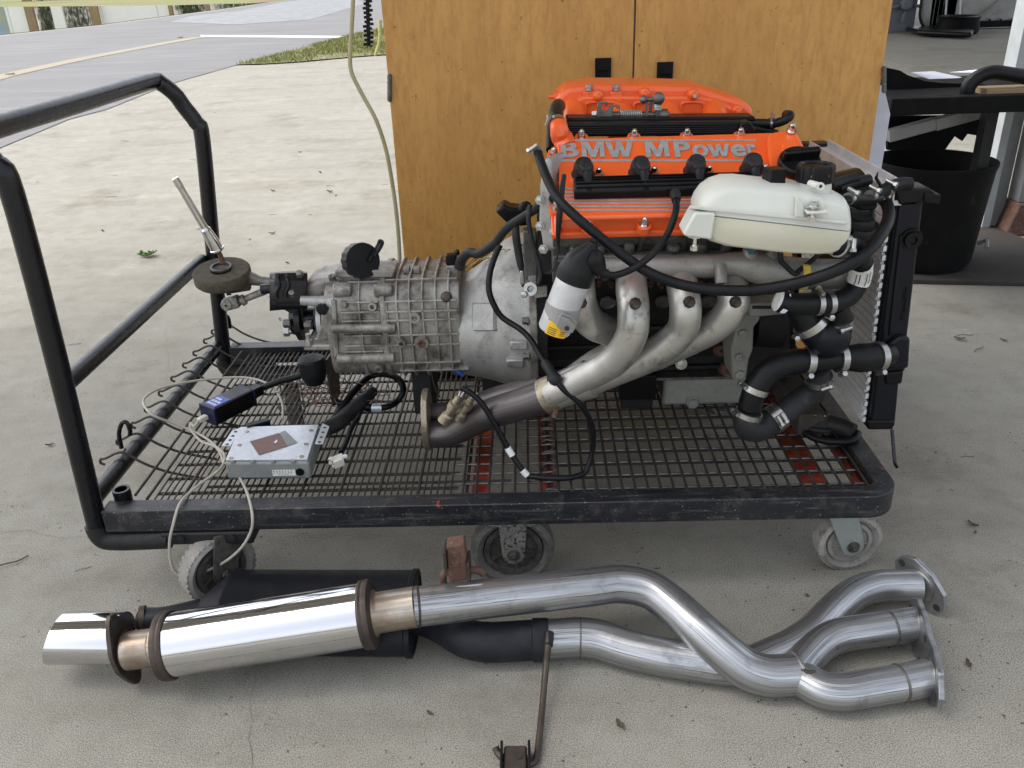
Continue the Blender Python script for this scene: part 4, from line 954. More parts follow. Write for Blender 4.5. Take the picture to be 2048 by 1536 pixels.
# exhaust header
rT = PR(31.5, PY(1260, 620, 1.40))
hd = {'a': [(1158, 552, 1.50), (1160, 585, 1.455), (1164, 612, 1.445), (1185, 648, 1.46), (1232, 670, 1.50), (1236, 700, 1.51), (1190, 728, 1.50), (1140, 764, 1.475), (1105, 785, 1.465)],
      'b': [(1262, 552, 1.50), (1263, 580, 1.44), (1267, 620, 1.405), (1262, 672, 1.395), (1228, 722, 1.41), (1165, 758, 1.44), (1100, 788, 1.46)],
      'c': [(1362, 552, 1.50), (1366, 580, 1.44), (1371, 620, 1.41), (1362, 662, 1.415), (1318, 700, 1.425), (1240, 738, 1.445), (1170, 766, 1.46), (1100, 790, 1.468)],
      'd': [(1462, 552, 1.50), (1464, 580, 1.45), (1466, 612, 1.43), (1432, 652, 1.44), (1370, 684, 1.46), (1300, 716, 1.475), (1210, 752, 1.48), (1110, 792, 1.475)]}
for k, l in hd.items():
    pts = spline(ys(l), 7); n = len(pts)
    o_ = obj('header_pipe', MB().tube(pts, [rT*1.03]*int(n*.7)+[rT*.98]*(n-int(n*.7)), 22), M['header'], eng)
    i = {'a': 30, 'b': 19, 'c': 25, 'd': 27}[k]
    ax = (pts[i+1]-pts[i]).normalized()
    obj('weld_bead', MB().lathe(pts[i], ax, [(-.0022, rT*1.0), (-.0012, rT*1.055), (.0012, rT*1.055), (.0022, rT)], 24), M['header'], o_)
    c = pts[0]
    obj('port_flange', MB().prism([c+XA*a*.038+TN*b*.030+TB*.012 for a, b in ((-1, -.6), (-.6, -1), (.6, -1), (1, -.6), (1, .6), (.6, 1), (-.6, 1), (-1, .6))], -TB*.009), M['header'], o_, bev=.002)
    for sx in (-1, 1):
        q = c+XA*sx*.036-TN*.012-TB*.0; obj('flange_nut', MB().lathe(q, -TB, [(0, .007), (.009, .007), (.011, .004), (.016, .004), (.016, 0)], 6), M['rust'], o_)
for px, py, Y in ((1163, 608, 1.402), (1272, 609, 1.366), (1381, 606, 1.37), (1474, 606, 1.39)):
    p = PY(px, py, Y); q = obj('probe_plug', MB().lathe(p, V(0, -.95, .2), [(-.012, .011), (0, .0085), (.002, .0066), (.002, .0052), (.007, .005), (.007, .0028), (.005, 0)], 8), M['brown_steel'], eng)
# collector, dark down pipe, flange
rC = PR(34, PY(1100, 790, 1.465))
obj('collector', MB().tube(spline(ys([(1180, 757, 1.455), (1140, 772, 1.462), (1104, 787, 1.468)]), 5), [rC*1.15, rC*1.08, rC], 22), M['header'], eng)
dp = spline(ys([(1108, 786, 1.468), (1050, 806, 1.48), (985, 826, 1.51), (940, 848, 1.535), (900, 866, 1.55), (858, 868, 1.56)]), 6)
dpo = obj('down_pipe', MB().tube(dp, [rC, rC*.98, rC*.94, rC*.86, rC*.86, rC*.86], 22), M['downpipe'], eng)
dp2 = spline(ys([(1085, 782, 1.495), (1010, 796, 1.53), (950, 814, 1.57), (905, 826, 1.60), (866, 828, 1.61)]), 6)
obj('twin_pipe', MB().tube(dp2, [rC*.9, rC*.85, rC*.8, rC*.76, rC*.76], 20), M['downpipe'], dpo)
a, b = PY(1118, 781, 1.466), PY(1088, 793, 1.472)
obj('clamp_band', MB().lathe(b, a-b, [(0, rC*1.02), (.0, rC*1.09), ((a-b).length*.8, rC*1.10), ((a-b).length*.8, rC)], 26), M['brass_steel'], dpo)
p = PY(1112, 815, 1.445); obj('clamp_bolt', MB().cyl(p+V(-.004, 0, -.02), p+V(.004, 0, .02), .0055, None, 8).lathe(p+V(.004, 0, .012), V(.1, 0, 1), [(0, .010), (.010, .010)], 6), M['rust'], dpo)
fA = PZ(853, 896, CZT); fT = PY(860, 806, 1.60); mid = (fA+PY(862, 806, fA.y+.05))/2
fx = PY(853, 870, 1.55).x
P = []
yc, zc = 1.578, CZT+.068
for i in range(20):
    a = 2*math.pi*i/20; P.append(V(fx, yc+math.cos(a)*.055-math.sin(a)*.0, zc+math.sin(a)*.068))
obj('pipe_flange', MB().prism([p-XA*.006 for p in P], XA*.013), M['brass_steel'], dpo, bev=.002)
# oxygen sensors
for (x0, y0, Y0), (x1, y1, Y1) in (((888, 842, 1.51), (919, 792, 1.50)), ((918, 836, 1.52), (944, 796, 1.51))):
    a, b = PY(x0, y0, Y0), PY(x1, y1, Y1); ax = b-a; L_ = ax.length
    s_ = obj('oxygen_sensor', MB().lathe(a, ax, [(0, .014), (L_*.25, .0125), (L_*.3, .0088), (L_*.5, .0088), (L_*.52, .0118), (L_*.72, .0118), (L_*.74, .0078), (L_*.98, .0066), (L_, .004)], 14), M['brass_steel'], dpo)
    d = ax.normalized()
    for e in (-.002, .002): obj('white_wire', MB().tube([b+V(e, 0, -.002), b+d*.007+V(e*1.6, 0, 0), b+d*.012+V(e*2.4, 0, .001)], .0014, 6), M['white_paint'], s_)

# intake side -------------------------------------------------------------
IY = 1.86
out = [(1112, 243), (1106, 212), (1116, 188), (1136, 173), (1190, 168), (1300, 169), (1392, 171), (1436, 185), (1482, 198), (1506, 214), (1509, 243)]
plen = obj('intake_plenum', MB().prism([PY(x, y, IY) for x, y in out], V(0, .13, 0)), M['orange'], eng, bev=.014, seg=4)
lo_ = [(1140, 240), (1140, 206), (1166, 192), (1400, 192), (1440, 200), (1478, 222), (1478, 240)]
obj('plenum_front', MB().prism([PY(x, y, IY-.018) for x, y in lo_], V(0, .03, 0)), M['orange'], plen, bev=.006, seg=3)
for x in (1148, 1243, 1338, 1431):
    p = PY(x, 214, IY-.03); r = PR(27, p)
    obj('throttle_trumpet', MB().tube(spline([p+V(0, .07, -.004), p+V(0, .02, -.012), p+V(0, -.012, -.03), p+V(0, -.03, -.055)], 4), [r*.75, r*.92, r, r*1.04], 24), M['orange'], plen)
    q = p+V(0, -.024, -.036); obj('trumpet_ring', MB().lathe(q, V(0, -.4, -.9), [(0, r*1.08), (.004, r*1.12), (.010, r*1.12), (.012, r)], 24), M['alu'], plen)
for x0, x1 in ((1172, 1236), (1268, 1320), (1362, 1408)):
    obj('plenum_rib', MB().tube(spline([PY(x, y, IY-.019) for x, y in ((x0, 236), (x0, 212), (x0+8, 205), (x1-8, 205), (x1, 212), (x1, 236))], 4), .0032, 8), M['orange'], plen)
for x, y, c_ in ((1196, 193, 0), (1290, 188, 0), (1387, 190, 1), (1474, 222, 0), (1176, 206, 2), (1243, 200, 2)):
    p = PY(x, y, IY-.02); r = PR(10 if c_ < 2 else 3, p)
    obj('plenum_boss', MB().lathe(p, -YA, [(-.012, r*1.25), (.002, r), (.004, r*.65), (.012, r*.5), (.013, 0)], 16), M['orange'], plen)
    if c_ == 1: obj('boss_screw', MB().lathe(p-YA*.0125, -YA, [(0, r*.45), (.004, r*.4), (.004, 0)], 12), M['chrome'], plen)
for x in (1178, 1232):
    p = PY(x, 181, IY-.005); obj('plenum_lug', MB().box(p+V(0, .008, -.010), (.024, .03, .018)), M['orange'], plen, bev=.002)
    obj('lug_bolt', MB().lathe(p, ZA, [(0, .009), (.002, .009), (.002, .005), (.006, .005), (.006, .0075), (.012, .0075), (.0125, 0)], 6), M['zinc'], plen)
p = PY(1112, 193, IY+.05); obj('plenum_nipple', MB().lathe(p, V(-1, 0, 0), [(-.02, .012), (.004, .012), (.004, .005), (.016, .004), (.017, 0)], 14), M['orange'], plen)
# black fuel rail cover
RY = 1.70
frc = obj('rail_cover', MB().prism([PY(x, y, RY) for x, y in ((1133, 247), (1134, 274), (1500, 271), (1500, 243))], V(0, .035, 0)), M['black_plastic'], eng, bev=.003)
obj('cover_top', MB().prism([PY(x, y, RY+.03) for x, y in ((1133, 236), (1133, 247), (1512, 243), (1510, 233))], V(0, .05, 0)), M['black_plastic'], frc, bev=.003)
for y in (251, 255, 259, 263, 267): obj('ridge', MB().tube([PY(1137, y+.6, RY), PY(1494, y-2.6, RY)], .0016, 6), M['black_plastic'], frc)
obj('end_block', MB().prism([PY(x, y, RY-.012) for x, y in ((1476, 268), (1482, 246), (1500, 243), (1512, 258), (1510, 270))], V(0, .04, 0)), M['black_plastic'], frc, bev=.003)
# throttle linkage
LY = 1.76
lk = obj('throttle_shaft', MB().cyl(PY(1185, 229, LY), PY(1338, 229, LY), .006, None, 10), M['dull_steel'], eng)
obj('end_nut', MB().lathe(PY(1183, 229, LY), XA, [(0, .007), (.012, .009), (.012, .006)], 6), M['zinc'], lk)
obj('cam_plate', MB().prism([PY(x, y, LY-.012) for x, y in ((1192, 236), (1196, 204), (1215, 204), (1216, 212), (1210, 213), (1210, 207), (1203, 208), (1203, 219), (1213, 222), (1220, 210), (1240, 210), (1240, 218), (1234, 218), (1233, 214), (1226, 214), (1226, 236))], V(0, .006, 0)), M['dull_steel'], lk, bev=.0008)
sp_ = [PY(1240+44*t/120, 229, LY)+V(0, math.cos(t/120*2*math.pi*11)*.009, math.sin(t/120*2*math.pi*11)*.009) for t in range(121)]
obj('return_spring', MB().tube(sp_, .0013, 5), M['zinc'], lk)
for x in (1292, 1300): obj('lever_arm', MB().prism([PY(x+a, y, LY-.01+(x-1292)*.002) for a, y in ((-3, 236), (0, 196), (6, 196), (3, 236))], V(0, .005, 0)), M['dull_steel'], lk)
obj('link_pin', MB().cyl(PY(1284, 199, LY-.012), PY(1322, 198, LY-.012), .0045, None, 10).sphere(PY(1287, 199, LY-.012), .008, 12), M['dull_steel'], lk)
bj = PY(1317, 197, LY-.014); obj('ball_joint', MB().sphere(bj, .0125, 14).cyl(bj, PY(1315, 232, LY-.01), .0055, None, 8), M['dull_steel'], lk)
sp_ = [PY(1315, 207+12*t/40, LY-.012)+V(math.cos(t/40*2*math.pi*4)*.008, math.sin(t/40*2*math.pi*4)*.008, 0) for t in range(41)]
obj('joint_spring', MB().tube(sp_, .0012, 5), M['zinc'], lk)
obj('shaft_collar', MB().cyl(PY(1318, 230, LY), PY(1334, 230, LY), .012, None, 12), M['dull_steel'], lk)
# breather hose and fuel hose
def clampr(p, ax, r, par, name='hose_clamp', wd=.0095, scr=None):
    ax = ax.normalized()
    o_ = obj(name, MB().lathe(p-ax*wd/2, ax, [(0, r*1.0), (0, r*1.06+.0006), (wd, r*1.06+.0006), (wd, r)], 26), M['zinc'], par)
    s_ = (scr if scr is not None else V(0, -1, .4)); s_ = (s_-ax*s_.dot(ax)).normalized(); t_ = ax.cross(s_)
    q = p+s_*(r*1.06+.004)
    obj('clamp_screw', MB().cyl(q-t_*.009, q+t_*.007, .0038, None, 10).lathe(q+t_*.007, t_, [(0, .0055), (.005, .0055), (.006, .003), (.006, 0)], 6), M['zinc'], o_)
    return o_
bh = spline(ys([(1117, 252, 1.63), (1113, 235, 1.66), (1113, 222, 1.69), (1116, 212, 1.74), (1118, 212, 1.80)]), 6)
o_ = obj('breather_hose', MB().tube(bh, PR(14.5, bh[0]), 18), M['rubber'], eng); clampr(PY(1115, 246, 1.633), bh[3]-bh[0], PR(15, bh[0]), o_, scr=V(-1, -1, 0))
obj('drop_hose', MB().tube(spline(ys([(1103, 235, 1.74), (1101, 270, 1.72), (1100, 300, 1.68)]), 5), .008, 10), M['rubber'], eng)
fh = spline(ys([(1500, 246, 1.74), (1540, 247, 1.73), (1560, 244, 1.72), (1576, 236, 1.72), (1580, 230, 1.73), (1572, 229, 1.76)]), 6)
o_ = obj('fuel_hose', MB().tube(fh, PR(9, fh[8]), 14), M['rubber'], eng); clampr(PY(1544, 246, 1.73), XA, PR(10, fh[8]), o_, wd=.011, scr=V(0, -.3, 1))
obj('fuel_bracket', MB().prism([PY(x, y, 1.71) for x, y in ((1505, 252), (1535, 258), (1560, 262), (1540, 276), (1512, 270))], V(0, .02, 0)), M['black_plastic'], eng, bev=.003)

# ------------------------------------------------------------------ gearbox
GY = 1.79
def gx(px, py=645): return PY(px, py, GY-.105).x
gz1, gz0 = PY(820, 545, GY-.03).z, PY(820, 743, GY-.06).z
gzc, ghh = (gz1+gz0)/2, (gz1-gz0)/2
def gprof(o=0, hw=.108, hh=None, n=5, r=.055):
    hh = ghh if hh is None else hh; P = []
    for cx, cz, a0 in ((hw-r, hh-r, 0), (-hw+r, hh-r, 90), (-hw+r, -hh+r, 180), (hw-r, -hh+r, 270)):
        for i in range(n+1):
            a = rad(a0+90*i/n); P.append((cx+(r+o)*math.cos(a), cz+(r+o)*math.sin(a)))
    return P
def gsl(x0, x1, o0=0, o1=None, **k):
    o1 = o0 if o1 is None else o1
    A = [V(x0, GY+a, gzc+b) for a, b in gprof(o0, **k)]; B = [V(x1, GY+a, gzc+b) for a, b in gprof(o1, **k)]
    n = len(A); mb = MB(); mb.add(A+B, [tuple(range(n))[::-1], tuple(range(n, 2*n))]+[(i, (i+1) % n, n+(i+1) % n, n+i) for i in range(n)]); return mb
def lean(px): return px
gb = obj('gearbox', gsl(gx(770), gx(921), .0), M['cast'], eng, bev=.002)
rear = obj('rear_case', gsl(gx(652), gx(769), -.002), M['cast'], eng, bev=.004)
obj('case_joint', gsl(gx(763), gx(774), .005), M['cast'], gb, bev=.002)
for x in (797, 822, 848, 874, 900): obj('case_rib', gsl(gx(x-2), gx(x+2.2), .0075), M['cast_rib'], gb, bev=.0012)
for x in (722,): obj('case_rib', gsl(gx(x-2), gx(x+2.2), .004), M['cast_rib'], rear, bev=.0012)
def gsurf(z):        # front face y and normal at height z
    t = z-gzc; r = .055; k = ghh-r
    if abs(t) <= k: return GY-.108, V(0, -1, 0)
    s_ = max(-1, min(1, (abs(t)-k)/r)); c_ = math.sqrt(1-s_*s_)
    return GY-.108+r-r*c_, V(0, -c_, math.copysign(s_, t))
def hrib(y, x0, x1, par, w_=.0022, h=.0075):
    z = PY(820, y, GY-.108).z
    for _ in range(3): z = PY(820, y, gsurf(z)[0]).z
    yy, nn = gsurf(z); p = V((gx(x0)+gx(x1))/2, yy, z); e = nn.cross(XA)
    obj('case_rib', MB().obox(p+nn*(h/2-.001), XA*(gx(x1)-gx(x0))/2, e*w_, nn*(h/2+.001)), M['cast_rib'], par, bev=.001)
for y in (556, 602, 621, 638.5, 668, 688, 723): hrib(y, 775, 917, gb)
hrib(737, 790, 932, gb)
for y in (602, 621, 638.5, 668, 688, 700): hrib(y, 685, 762, rear, .002, .005)
hrib(556, 700, 762, rear, .002, .004)
def gp(px, py):
    z = PY(px, py, GY-.108).z
    for _ in range(3): z = PY(px, py, gsurf(z)[0]).z
    yy, nn = gsurf(z); return V(PY(px, py, yy).x, yy, z), nn
def boss(px, py, r, par, h=.012, hole=True, mat='cast', nm='boss'):
    p, nn = gp(px, py); R_ = PR(r, p)
    pr = [(-.004, R_*1.15), (h*.7, R_), (h, R_*.92)]+([(h, R_*.5), (h*.2, R_*.42), (h*.2, 0)] if hole else [(h+.002, R_*.4), (h+.002, 0)])
    return obj(nm, MB().lathe(p, nn, pr, 20), M[mat], par)
boss(830, 633, 12, gb); boss(746, 612, 9, rear); b_ = boss(844, 683, 15, gb); boss(758, 735, 9, rear, .008)
p, nn = gp(844, 683); obj('drain_plug', MB().lathe(p+nn*.004, nn, [(0, PR(10, p)), (.010, PR(9.5, p)), (.010, PR(5, p)), (.005, PR(4, p)), (.005, 0)], 6), M['rust'], gb, bev=.001)
p, nn = gp(893, 594); obj('plug_bolt', MB().lathe(p, nn, [(0, .012), (.006, .0115), (.012, .0105), (.014, .006), (.014, 0)], 14), M['brown_steel'], gb, bev=.001)
boss(804, 682, 9, gb, .016, True)
p, nn = gp(688, 609); obj('case_bolt', MB().lathe(p, nn, [(0, .010), (.003, .010), (.003, .008), (.012, .008), (.013, 0)], 6), M['dull_steel'], rear)
# long cast tubes on the rear case
def gtube(nm, pts, r, par):
    P = []
    for x, y in pts:
        p, nn = gp(x, y); P.append(p+nn*PR(r*.35, p))
    return obj(nm, MB().tube(P, PR(r, P[0]), 14), M['cast'], par, bev=.002)
gtube('cast_tube', [(664, 655), (792, 655)], 10, rear); gtube('cast_tube', [(676, 716), (790, 714)], 11, rear)
for x, y in ((687, 582), (769, 582)):
    p, nn = gp(x, y); obj('cast_lug', MB().tube([p+V(-.02, 0, .004), p+V(.018, 0, .002)], [PR(16, p), PR(13, p)], 14), M['cast'], rear, bev=.003)
for x in (667, 770):
    p, nn = gp(x, 600); q, n2 = gp(x+6, 712); obj('joint_rib', MB().tube([p, gp(x+2, 630)[0], gp(x+4, 670)[0], q], .006, 8), M['cast'], rear)
# top cover and details
tz = gzc+ghh
obj('top_cover', MB().bb(gx(672), gx(790), GY-.06, GY+.05, tz-.006, tz+.004), M['cast'], rear, bev=.003)
obj('top_block', MB().prism([PY(x, y, GY-.07) for x, y in ((668, 545), (672, 540), (790, 541), (786, 556), (668, 556))], V(0, .06, 0)), M['cast'], rear, bev=.003)
p = PY(664, 556, GY-.085); obj('cover_screw', MB().lathe(p, V(0, -.3, 1), [(-.004, .007), (.006, .007), (.006, .004), (.002, 0)], 12), M['dull_steel'], rear)
for x in (812, 833): obj('top_lug', MB().box(V(gx(x), GY-.03, tz+.006), (.014, .02, .012)), M['cast'], gb, bev=.002)
# bell housing
bz = PY(1000, 612, GY-.1).z
def bx(px): return PY(px, 612, GY-.13).x
k = 1.0/PR(1, V(bx(1000), GY-.13, bz)); px2m = 1/k
BS = [(912, 550, 742), (930, 543, 745), (945, 536, 747), (958, 527, 749), (970, 517, 751), (982, 505, 753), (994, 494, 756), (1008, 482, 760), (1022, 474, 763), (1036, 469, 766), (1048, 466, 768), (1054, 463, 770), (1066, 463, 770)]
def bst(px, t, b): zt, zb = PY(px, t, GY).z, PY(px, b, GY).z; return bx(px), (zt+zb)/2, (zt-zb)/2*.975
BR = [bst(*q) for q in BS]; rows = []
for x, zc_, r_ in BR: rows.append([V(x, GY+math.cos(2*math.pi*i/48)*r_, zc_+math.sin(2*math.pi*i/48)*r_) for i in range(49)])
bell = obj('bell_housing', MB().grid(rows), M['cast_clean'], eng, ang=60)
def brad(px):
    x = bx(px)
    for (x0, z0, r0), (x1, z1, r1) in zip(BR, BR[1:]):
        if x0 <= x <= x1: t = (x-x0)/(x1-x0); return z0+(z1-z0)*t, r0+(r1-r0)*t
    return BR[-1][1:]
bz = BR[-1][1]; BRL = BR[-1][2]; px2m = BRL/156
obj('bell_flange', MB().lathe(V(bx(1058), GY, bz), XA, [(0, 150*px2m), (0, 160*px2m), (bx(1074)-bx(1058), 160*px2m), (bx(1074)-bx(1058), 150*px2m)], 40), M['cast'], bell, bev=.002)
def bp(px, py, r=None):     # point on the bell at pixel
    p = PY(px, py, GY-.15); zc_, r_ = brad(px)
    for _ in range(4):
        dz = p.z-zc_; y = GY-math.sqrt(max(r_*r_-dz*dz, 0)); p = PY(px, py, y)
    return p, V(0, p.y-GY, p.z-zc_).normalized()
rows = []
for x in (944, 950, 972, 990, 997):
    row = []
    for y in (604, 609, 635, 659, 664):
        e = -.004 if (x in (944, 997) or y in (604, 664)) else .006
        p, nn = bp(x, y); row.append(p+nn*e+V(-.004 if e > 0 else 0, 0, 0))
    rows.append(row)
obj('cast_pad', MB().grid(rows), M['cast_clean'], bell)
for px, py in ((1038, 688), (1030, 722), (1050, 505)):
    p, nn = bp(px, py, 150*px2m); obj('bell_lug', MB().obox(p+nn*.002, XA*.018, nn.cross(XA)*.010, nn*.008), M['cast_clean'], bell, bev=.003)
for a in (-160, -130, -100, -75, -50, -20, 20):
    d = V(0, -math.cos(rad(a+90)) if False else math.sin(rad(a)), math.cos(rad(a)))
    c = V(bx(1056), GY+d.y*155*px2m, bz+d.z*155*px2m)
    obj('flange_bolt', MB().lathe(c, -XA, [(0, .010), (.003, .010), (.003, .0075), (.012, .0075), (.013, 0)], 6), M['dull_steel'], bell)
for q in (0.35, .62, .9): pass
# dark rear plate between bell and block, bolted top casting
obj('starter_plate', MB().prism([PY(x, y, 1.66) for x, y in ((1046, 462), (1072, 462), (1080, 640), (1050, 630))], V(0, .03, 0)), M['cast_dark'], bell, bev=.003)
rx = V(bx(1074), 0, 0)
mb = MB().lathe(V(bx(1074), GY, bz), XA, [(0, 154*px2m), (.02, 150*px2m), (.02, 0)], 36); obj('back_plate', mb, M['block'], eng)
# reverse switch and plug on top
p = PY(906, 545, GY-.03)
sw = obj('reverse_switch', MB().box(p+V(0, 0, .008), (.026, .024, .022)), M['cast'], gb, bev=.003)
obj('switch_plug', MB().box(p+V(-.002, 0, .030), (.024, .02, .024), .2).box(p+V(.012, -.004, .046), (.008, .014, .012), .5), M['black_plastic'], sw, bev=.003)
# tail: housing, bracket, output flange, mount
TY = GY-.04
tl = obj('tail_housing', MB().prism([PY(x, y, TY-.03) for x, y in ((604, 572), (632, 560), (672, 556), (676, 600), (640, 606), (606, 596))], V(0, .11, 0)), M['cast'], eng, bev=.010, seg=3)
obj('tail_ledge', MB().tube(ys([(602, 601, TY-.05), (640, 603, TY-.05), (668, 606, TY-.05)]), [.010, .012, .018], 14), M['cast_clean'], tl)
obj('tail_web', MB().prism([PY(x, y, TY-.03) for x, y in ((640, 606), (676, 604), (684, 700), (612, 702), (610, 692), (632, 676), (642, 650))], V(0, .05, 0)), M['cast'], tl, bev=.004)
obj('tail_foot', MB().prism([PY(x, y, TY-.06) for x, y in ((607, 690), (690, 690), (690, 702), (607, 702))], V(0, .10, 0)), M['cast'], tl, bev=.004)
p = PY(648, 616, TY-.06); obj('big_bolt', MB().lathe(p, V(-.2, -1, .1), [(-.01, .018), (0, .018), (.002, .013), (.014, .013), (.015, .006), (.015, 0)], 6), M['black_plastic'], tl, bev=.001)
br = obj('shift_bracket', MB().grid([[PY(x, y+dy, TY-.02-dd) for x, dy in ((540, 3), (560, 1), (582, 0), (604, 0), (615, 2))] for y, dd in ((545, -.045), (548, .0), (562, .016), (598, .022), (600, .022), (618, .022))]), M['black_paint'], eng)
br.modifiers.new('solid', 'SOLIDIFY').thickness = .003
for x in (556, 575): obj('pressed_rib', MB().tube(spline(ys([(x-2, 549, TY-.022), (x, 560, TY-.037), (x+2, 572, TY-.041), (x-4, 585, TY-.044), (x-3, 597, TY-.046)]), 4), .0045, 8), M['black_paint'], br)
for x, y in ((600, 549), (585, 588)): p = PY(x, y, TY-.04); obj('bracket_bolt', MB().lathe(p, V(0, -.7, .7), [(0, .009), (.004, .007), (.009, .007), (.01, 0)], 6), M['dull_steel'], br)
obj('bracket_tube', MB().cyl(PY(541, 577, TY-.01), PY(523, 579, TY-.01), PR(10, PY(530, 577, TY)), None, 14), M['black_paint'], br)
obj('bracket_tip', MB().prism([PY(x, y, TY+.01) for x, y in ((538, 592), (606, 618), (606, 634), (580, 626), (545, 606))], V(0, .01, 0)), M['black_paint'], br)
fx_ = PY(597, 650, TY).x
of = obj('output_flange', MB().lathe(V(fx_, GY, PY(597, 650, TY).z), -XA, [(-.03, .026), (-.006, .026), (-.004, .05), (.008, .05), (.010, .04), (.022, .036), (.024, .012), (.024, 0)], 24), M['black_paint'], eng)
obj('flange_ring', MB().lathe(V(PY(634, 648, TY).x, GY, PY(632, 648, TY).z), -XA, [(-.01, .05), (0, .05), (.002, .042), (.004, .03), (.004, 0)], 24), M['alu'], of)
for x, y in ((571, 647), (613, 650)):
    p = PY(x, y, TY-.005); obj('flange_nut', MB().cyl(p-XA*.004, p+XA*.012, .0105, None, 6), M['dull_steel'], of, bev=.001)
p = PY(572, 663, TY+.02); obj('flange_stud', MB().cyl(p, p+XA*.03, .006, None, 10).cyl(p-XA*.004, p+XA*.008, .0115, None, 6), M['zinc'], of)
mt = obj('rubber_mount', MB().lathe(PY(630, 766, TY-.02), ZA, [(0, .020), (.012, .026), (.03, .030), (.058, .031), (.062, .026), (.062, 0)], 22), M['rubber'], eng)
p = PY(618, 690, TY-.055); obj('mount_nut', MB().cyl(p, p+ZA*.012, .0095, None, 6).cyl(p+ZA*.012, p+ZA*.026, .005, None, 8), M['zinc'], mt)
P1 = PZ(672, 806, CZT)
obj('support_plate', MB().prism([V(P1.x-.004, P1.y+a, CZT+b) for a, b in ((-.02, 0), (.05, 0), (.07, .06), (.07, .115), (-.03, .125), (-.035, .05))], V(.005, 0, 0)), M['brown_steel'], eng, bev=.001)
for x, y in ((862, 760), (990, 768)):
    a = PZ(x, y+10, CZT); obj('prop_block', MB().bb(a.x-.022, a.x+.022, GY-.06, GY+.06, CZT, gz0+.012), M['block'], eng, bev=.004)
# shift lever: pad, lever, joints
SY = 1.80
pc = PY(446, 551, SY); R_ = PR(56, pc)
pad = obj('lever_pad', MB().lathe(pc-ZA*.016, V(.02, -.18, 1), [(.004, R_*.93), (.009, R_), (.029, R_), (.032, R_*.96), (.032, R_*.37), (.020, R_*.33), (.020, 0)], 36), M['pot'], eng, ang=50)
q = pc+V(0, -.003, .019); obj('pad_ring', MB().ring(q, V(.02, -.18, 1), R_*.30, R_*.37, .004, 28), M['dull_steel'], pad)
lv = ys([(447, 526, SY), (440, 510, SY-.002), (432, 492, SY-.004)])
obj('lever_stub', MB().tube(lv, [.006, .0055, .006], 10), M['rust'], pad)
a, b = PY(436, 501, SY-.004), PY(350, 356, SY-.035); ax = b-a; L_ = ax.length
obj('shift_lever', MB().lathe(a, ax, [(0, .0145), (.002, .0160), (.005, .0160), (.006, .0138), (L_*.12, .0138), (L_*.2, .0128), (L_*.27, .0112), (L_*.30, .0112), (L_*.33, .0080), (L_*.88, .0070), (L_*.885, .0078), (L_*.995, .0078), (L_, .0066), (L_, 0)], 22), M['chrome'], eng, ang=30)
jt = obj('lever_arm', MB().tube(ys([(498, 556, SY), (520, 562, SY-.01), (545, 566, SY-.02)]), [.016, .011, .012], 10), M['pale_stick'] if False else M['dull_steel'], eng)
obj('cross_bolt', MB().cyl(PY(448, 578, SY-.03), PY(468, 574, SY-.02), .010, None, 10).cyl(PY(452, 577, SY-.032), PY(460, 576, SY-.03), .016, None, 12), M['brown_steel'], jt)
obj('arm_plate', MB().prism([PY(x, y, SY-.012) for x, y in ((455, 562), (500, 560), (500, 582), (462, 588))], V(0, .014, 0)), M['brown_steel'], jt, bev=.003)
rp = ys([(470, 606, SY-.03), (490, 598, SY-.028), (530, 582, SY-.02)])
obj('shift_rod', MB().tube(rp, [.0085, .0075, .0085], 12).tube(ys([(482, 602, SY-.03), (490, 598, SY-.028)]), .0125, 12), M['cast'], jt)
p = PY(456, 606, SY-.035); r_ = PR(13, p)
obj('rod_eye', MB().obox(p+V(.008, 0, 0), V(.017, 0, .004), V(0, .011, 0), V(-.002, 0, .0125)).ring(p+V(0, -.015, -.001), YA, .005, .0125, .004, 16), M['cast'], jt, bev=.005)
# bell harness and other leads on the engine
def cable(name, l, r, mat, par=eng, n=10, k=6, **kw):
    P = spline(ys(l), k); rr = [PR(q, PY(*l[0])) for q in r] if isinstance(r, list) else PR(r, PY(*l[0]))
    return obj(name, MB().tube(P, rr, n), M[mat], par, **kw)
hc = cable('harness_sleeve', [(919, 536, 1.74), (923, 520, 1.735), (938, 505, 1.72), (955, 508, 1.70), (972, 500, 1.68), (992, 484, 1.66), (1012, 458, 1.64), (1040, 438, 1.62), (1068, 420, 1.60), (1088, 403, 1.56), (1108, 396, 1.52)], [11, 10.5, 9.5, 9, 9, 8.5, 8.5, 8, 8, 8, 7], 'rubber_dull')
for i in range(7):
    a = random.uniform(-8, 8); cable('loose_wire', [(925+i*3, 535, 1.76), (945+i*4, 520+a, 1.78), (965+i*4, 512-a, 1.77), (990+i*5, 498, 1.74)], .9, ['copper', 'yellow_tape', 'rubber', 'cream'][i % 4], hc, 5, 5)
cable('earth_lead', [(1032, 450, 1.63), (1032, 470, 1.62), (1036, 500, 1.615), (1041, 530, 1.61), (1044, 545, 1.608)], [6.5, 8, 8, 7, 4], 'rubber_dull')
obj('earth_tag', MB().prism([PY(x, y, 1.60) for x, y in ((1040, 542), (1048, 542), (1050, 566), (1040, 570))], V(0, .006, 0)), M['zinc'], eng, bev=.002)
cable('starter_lead', [(1060, 410, 1.60), (1057, 440, 1.59), (1064, 480, 1.585), (1076, 520, 1.58), (1081, 550, 1.575), (1074, 575, 1.57), (1070, 590, 1.57)], 5, 'rubber_dull')
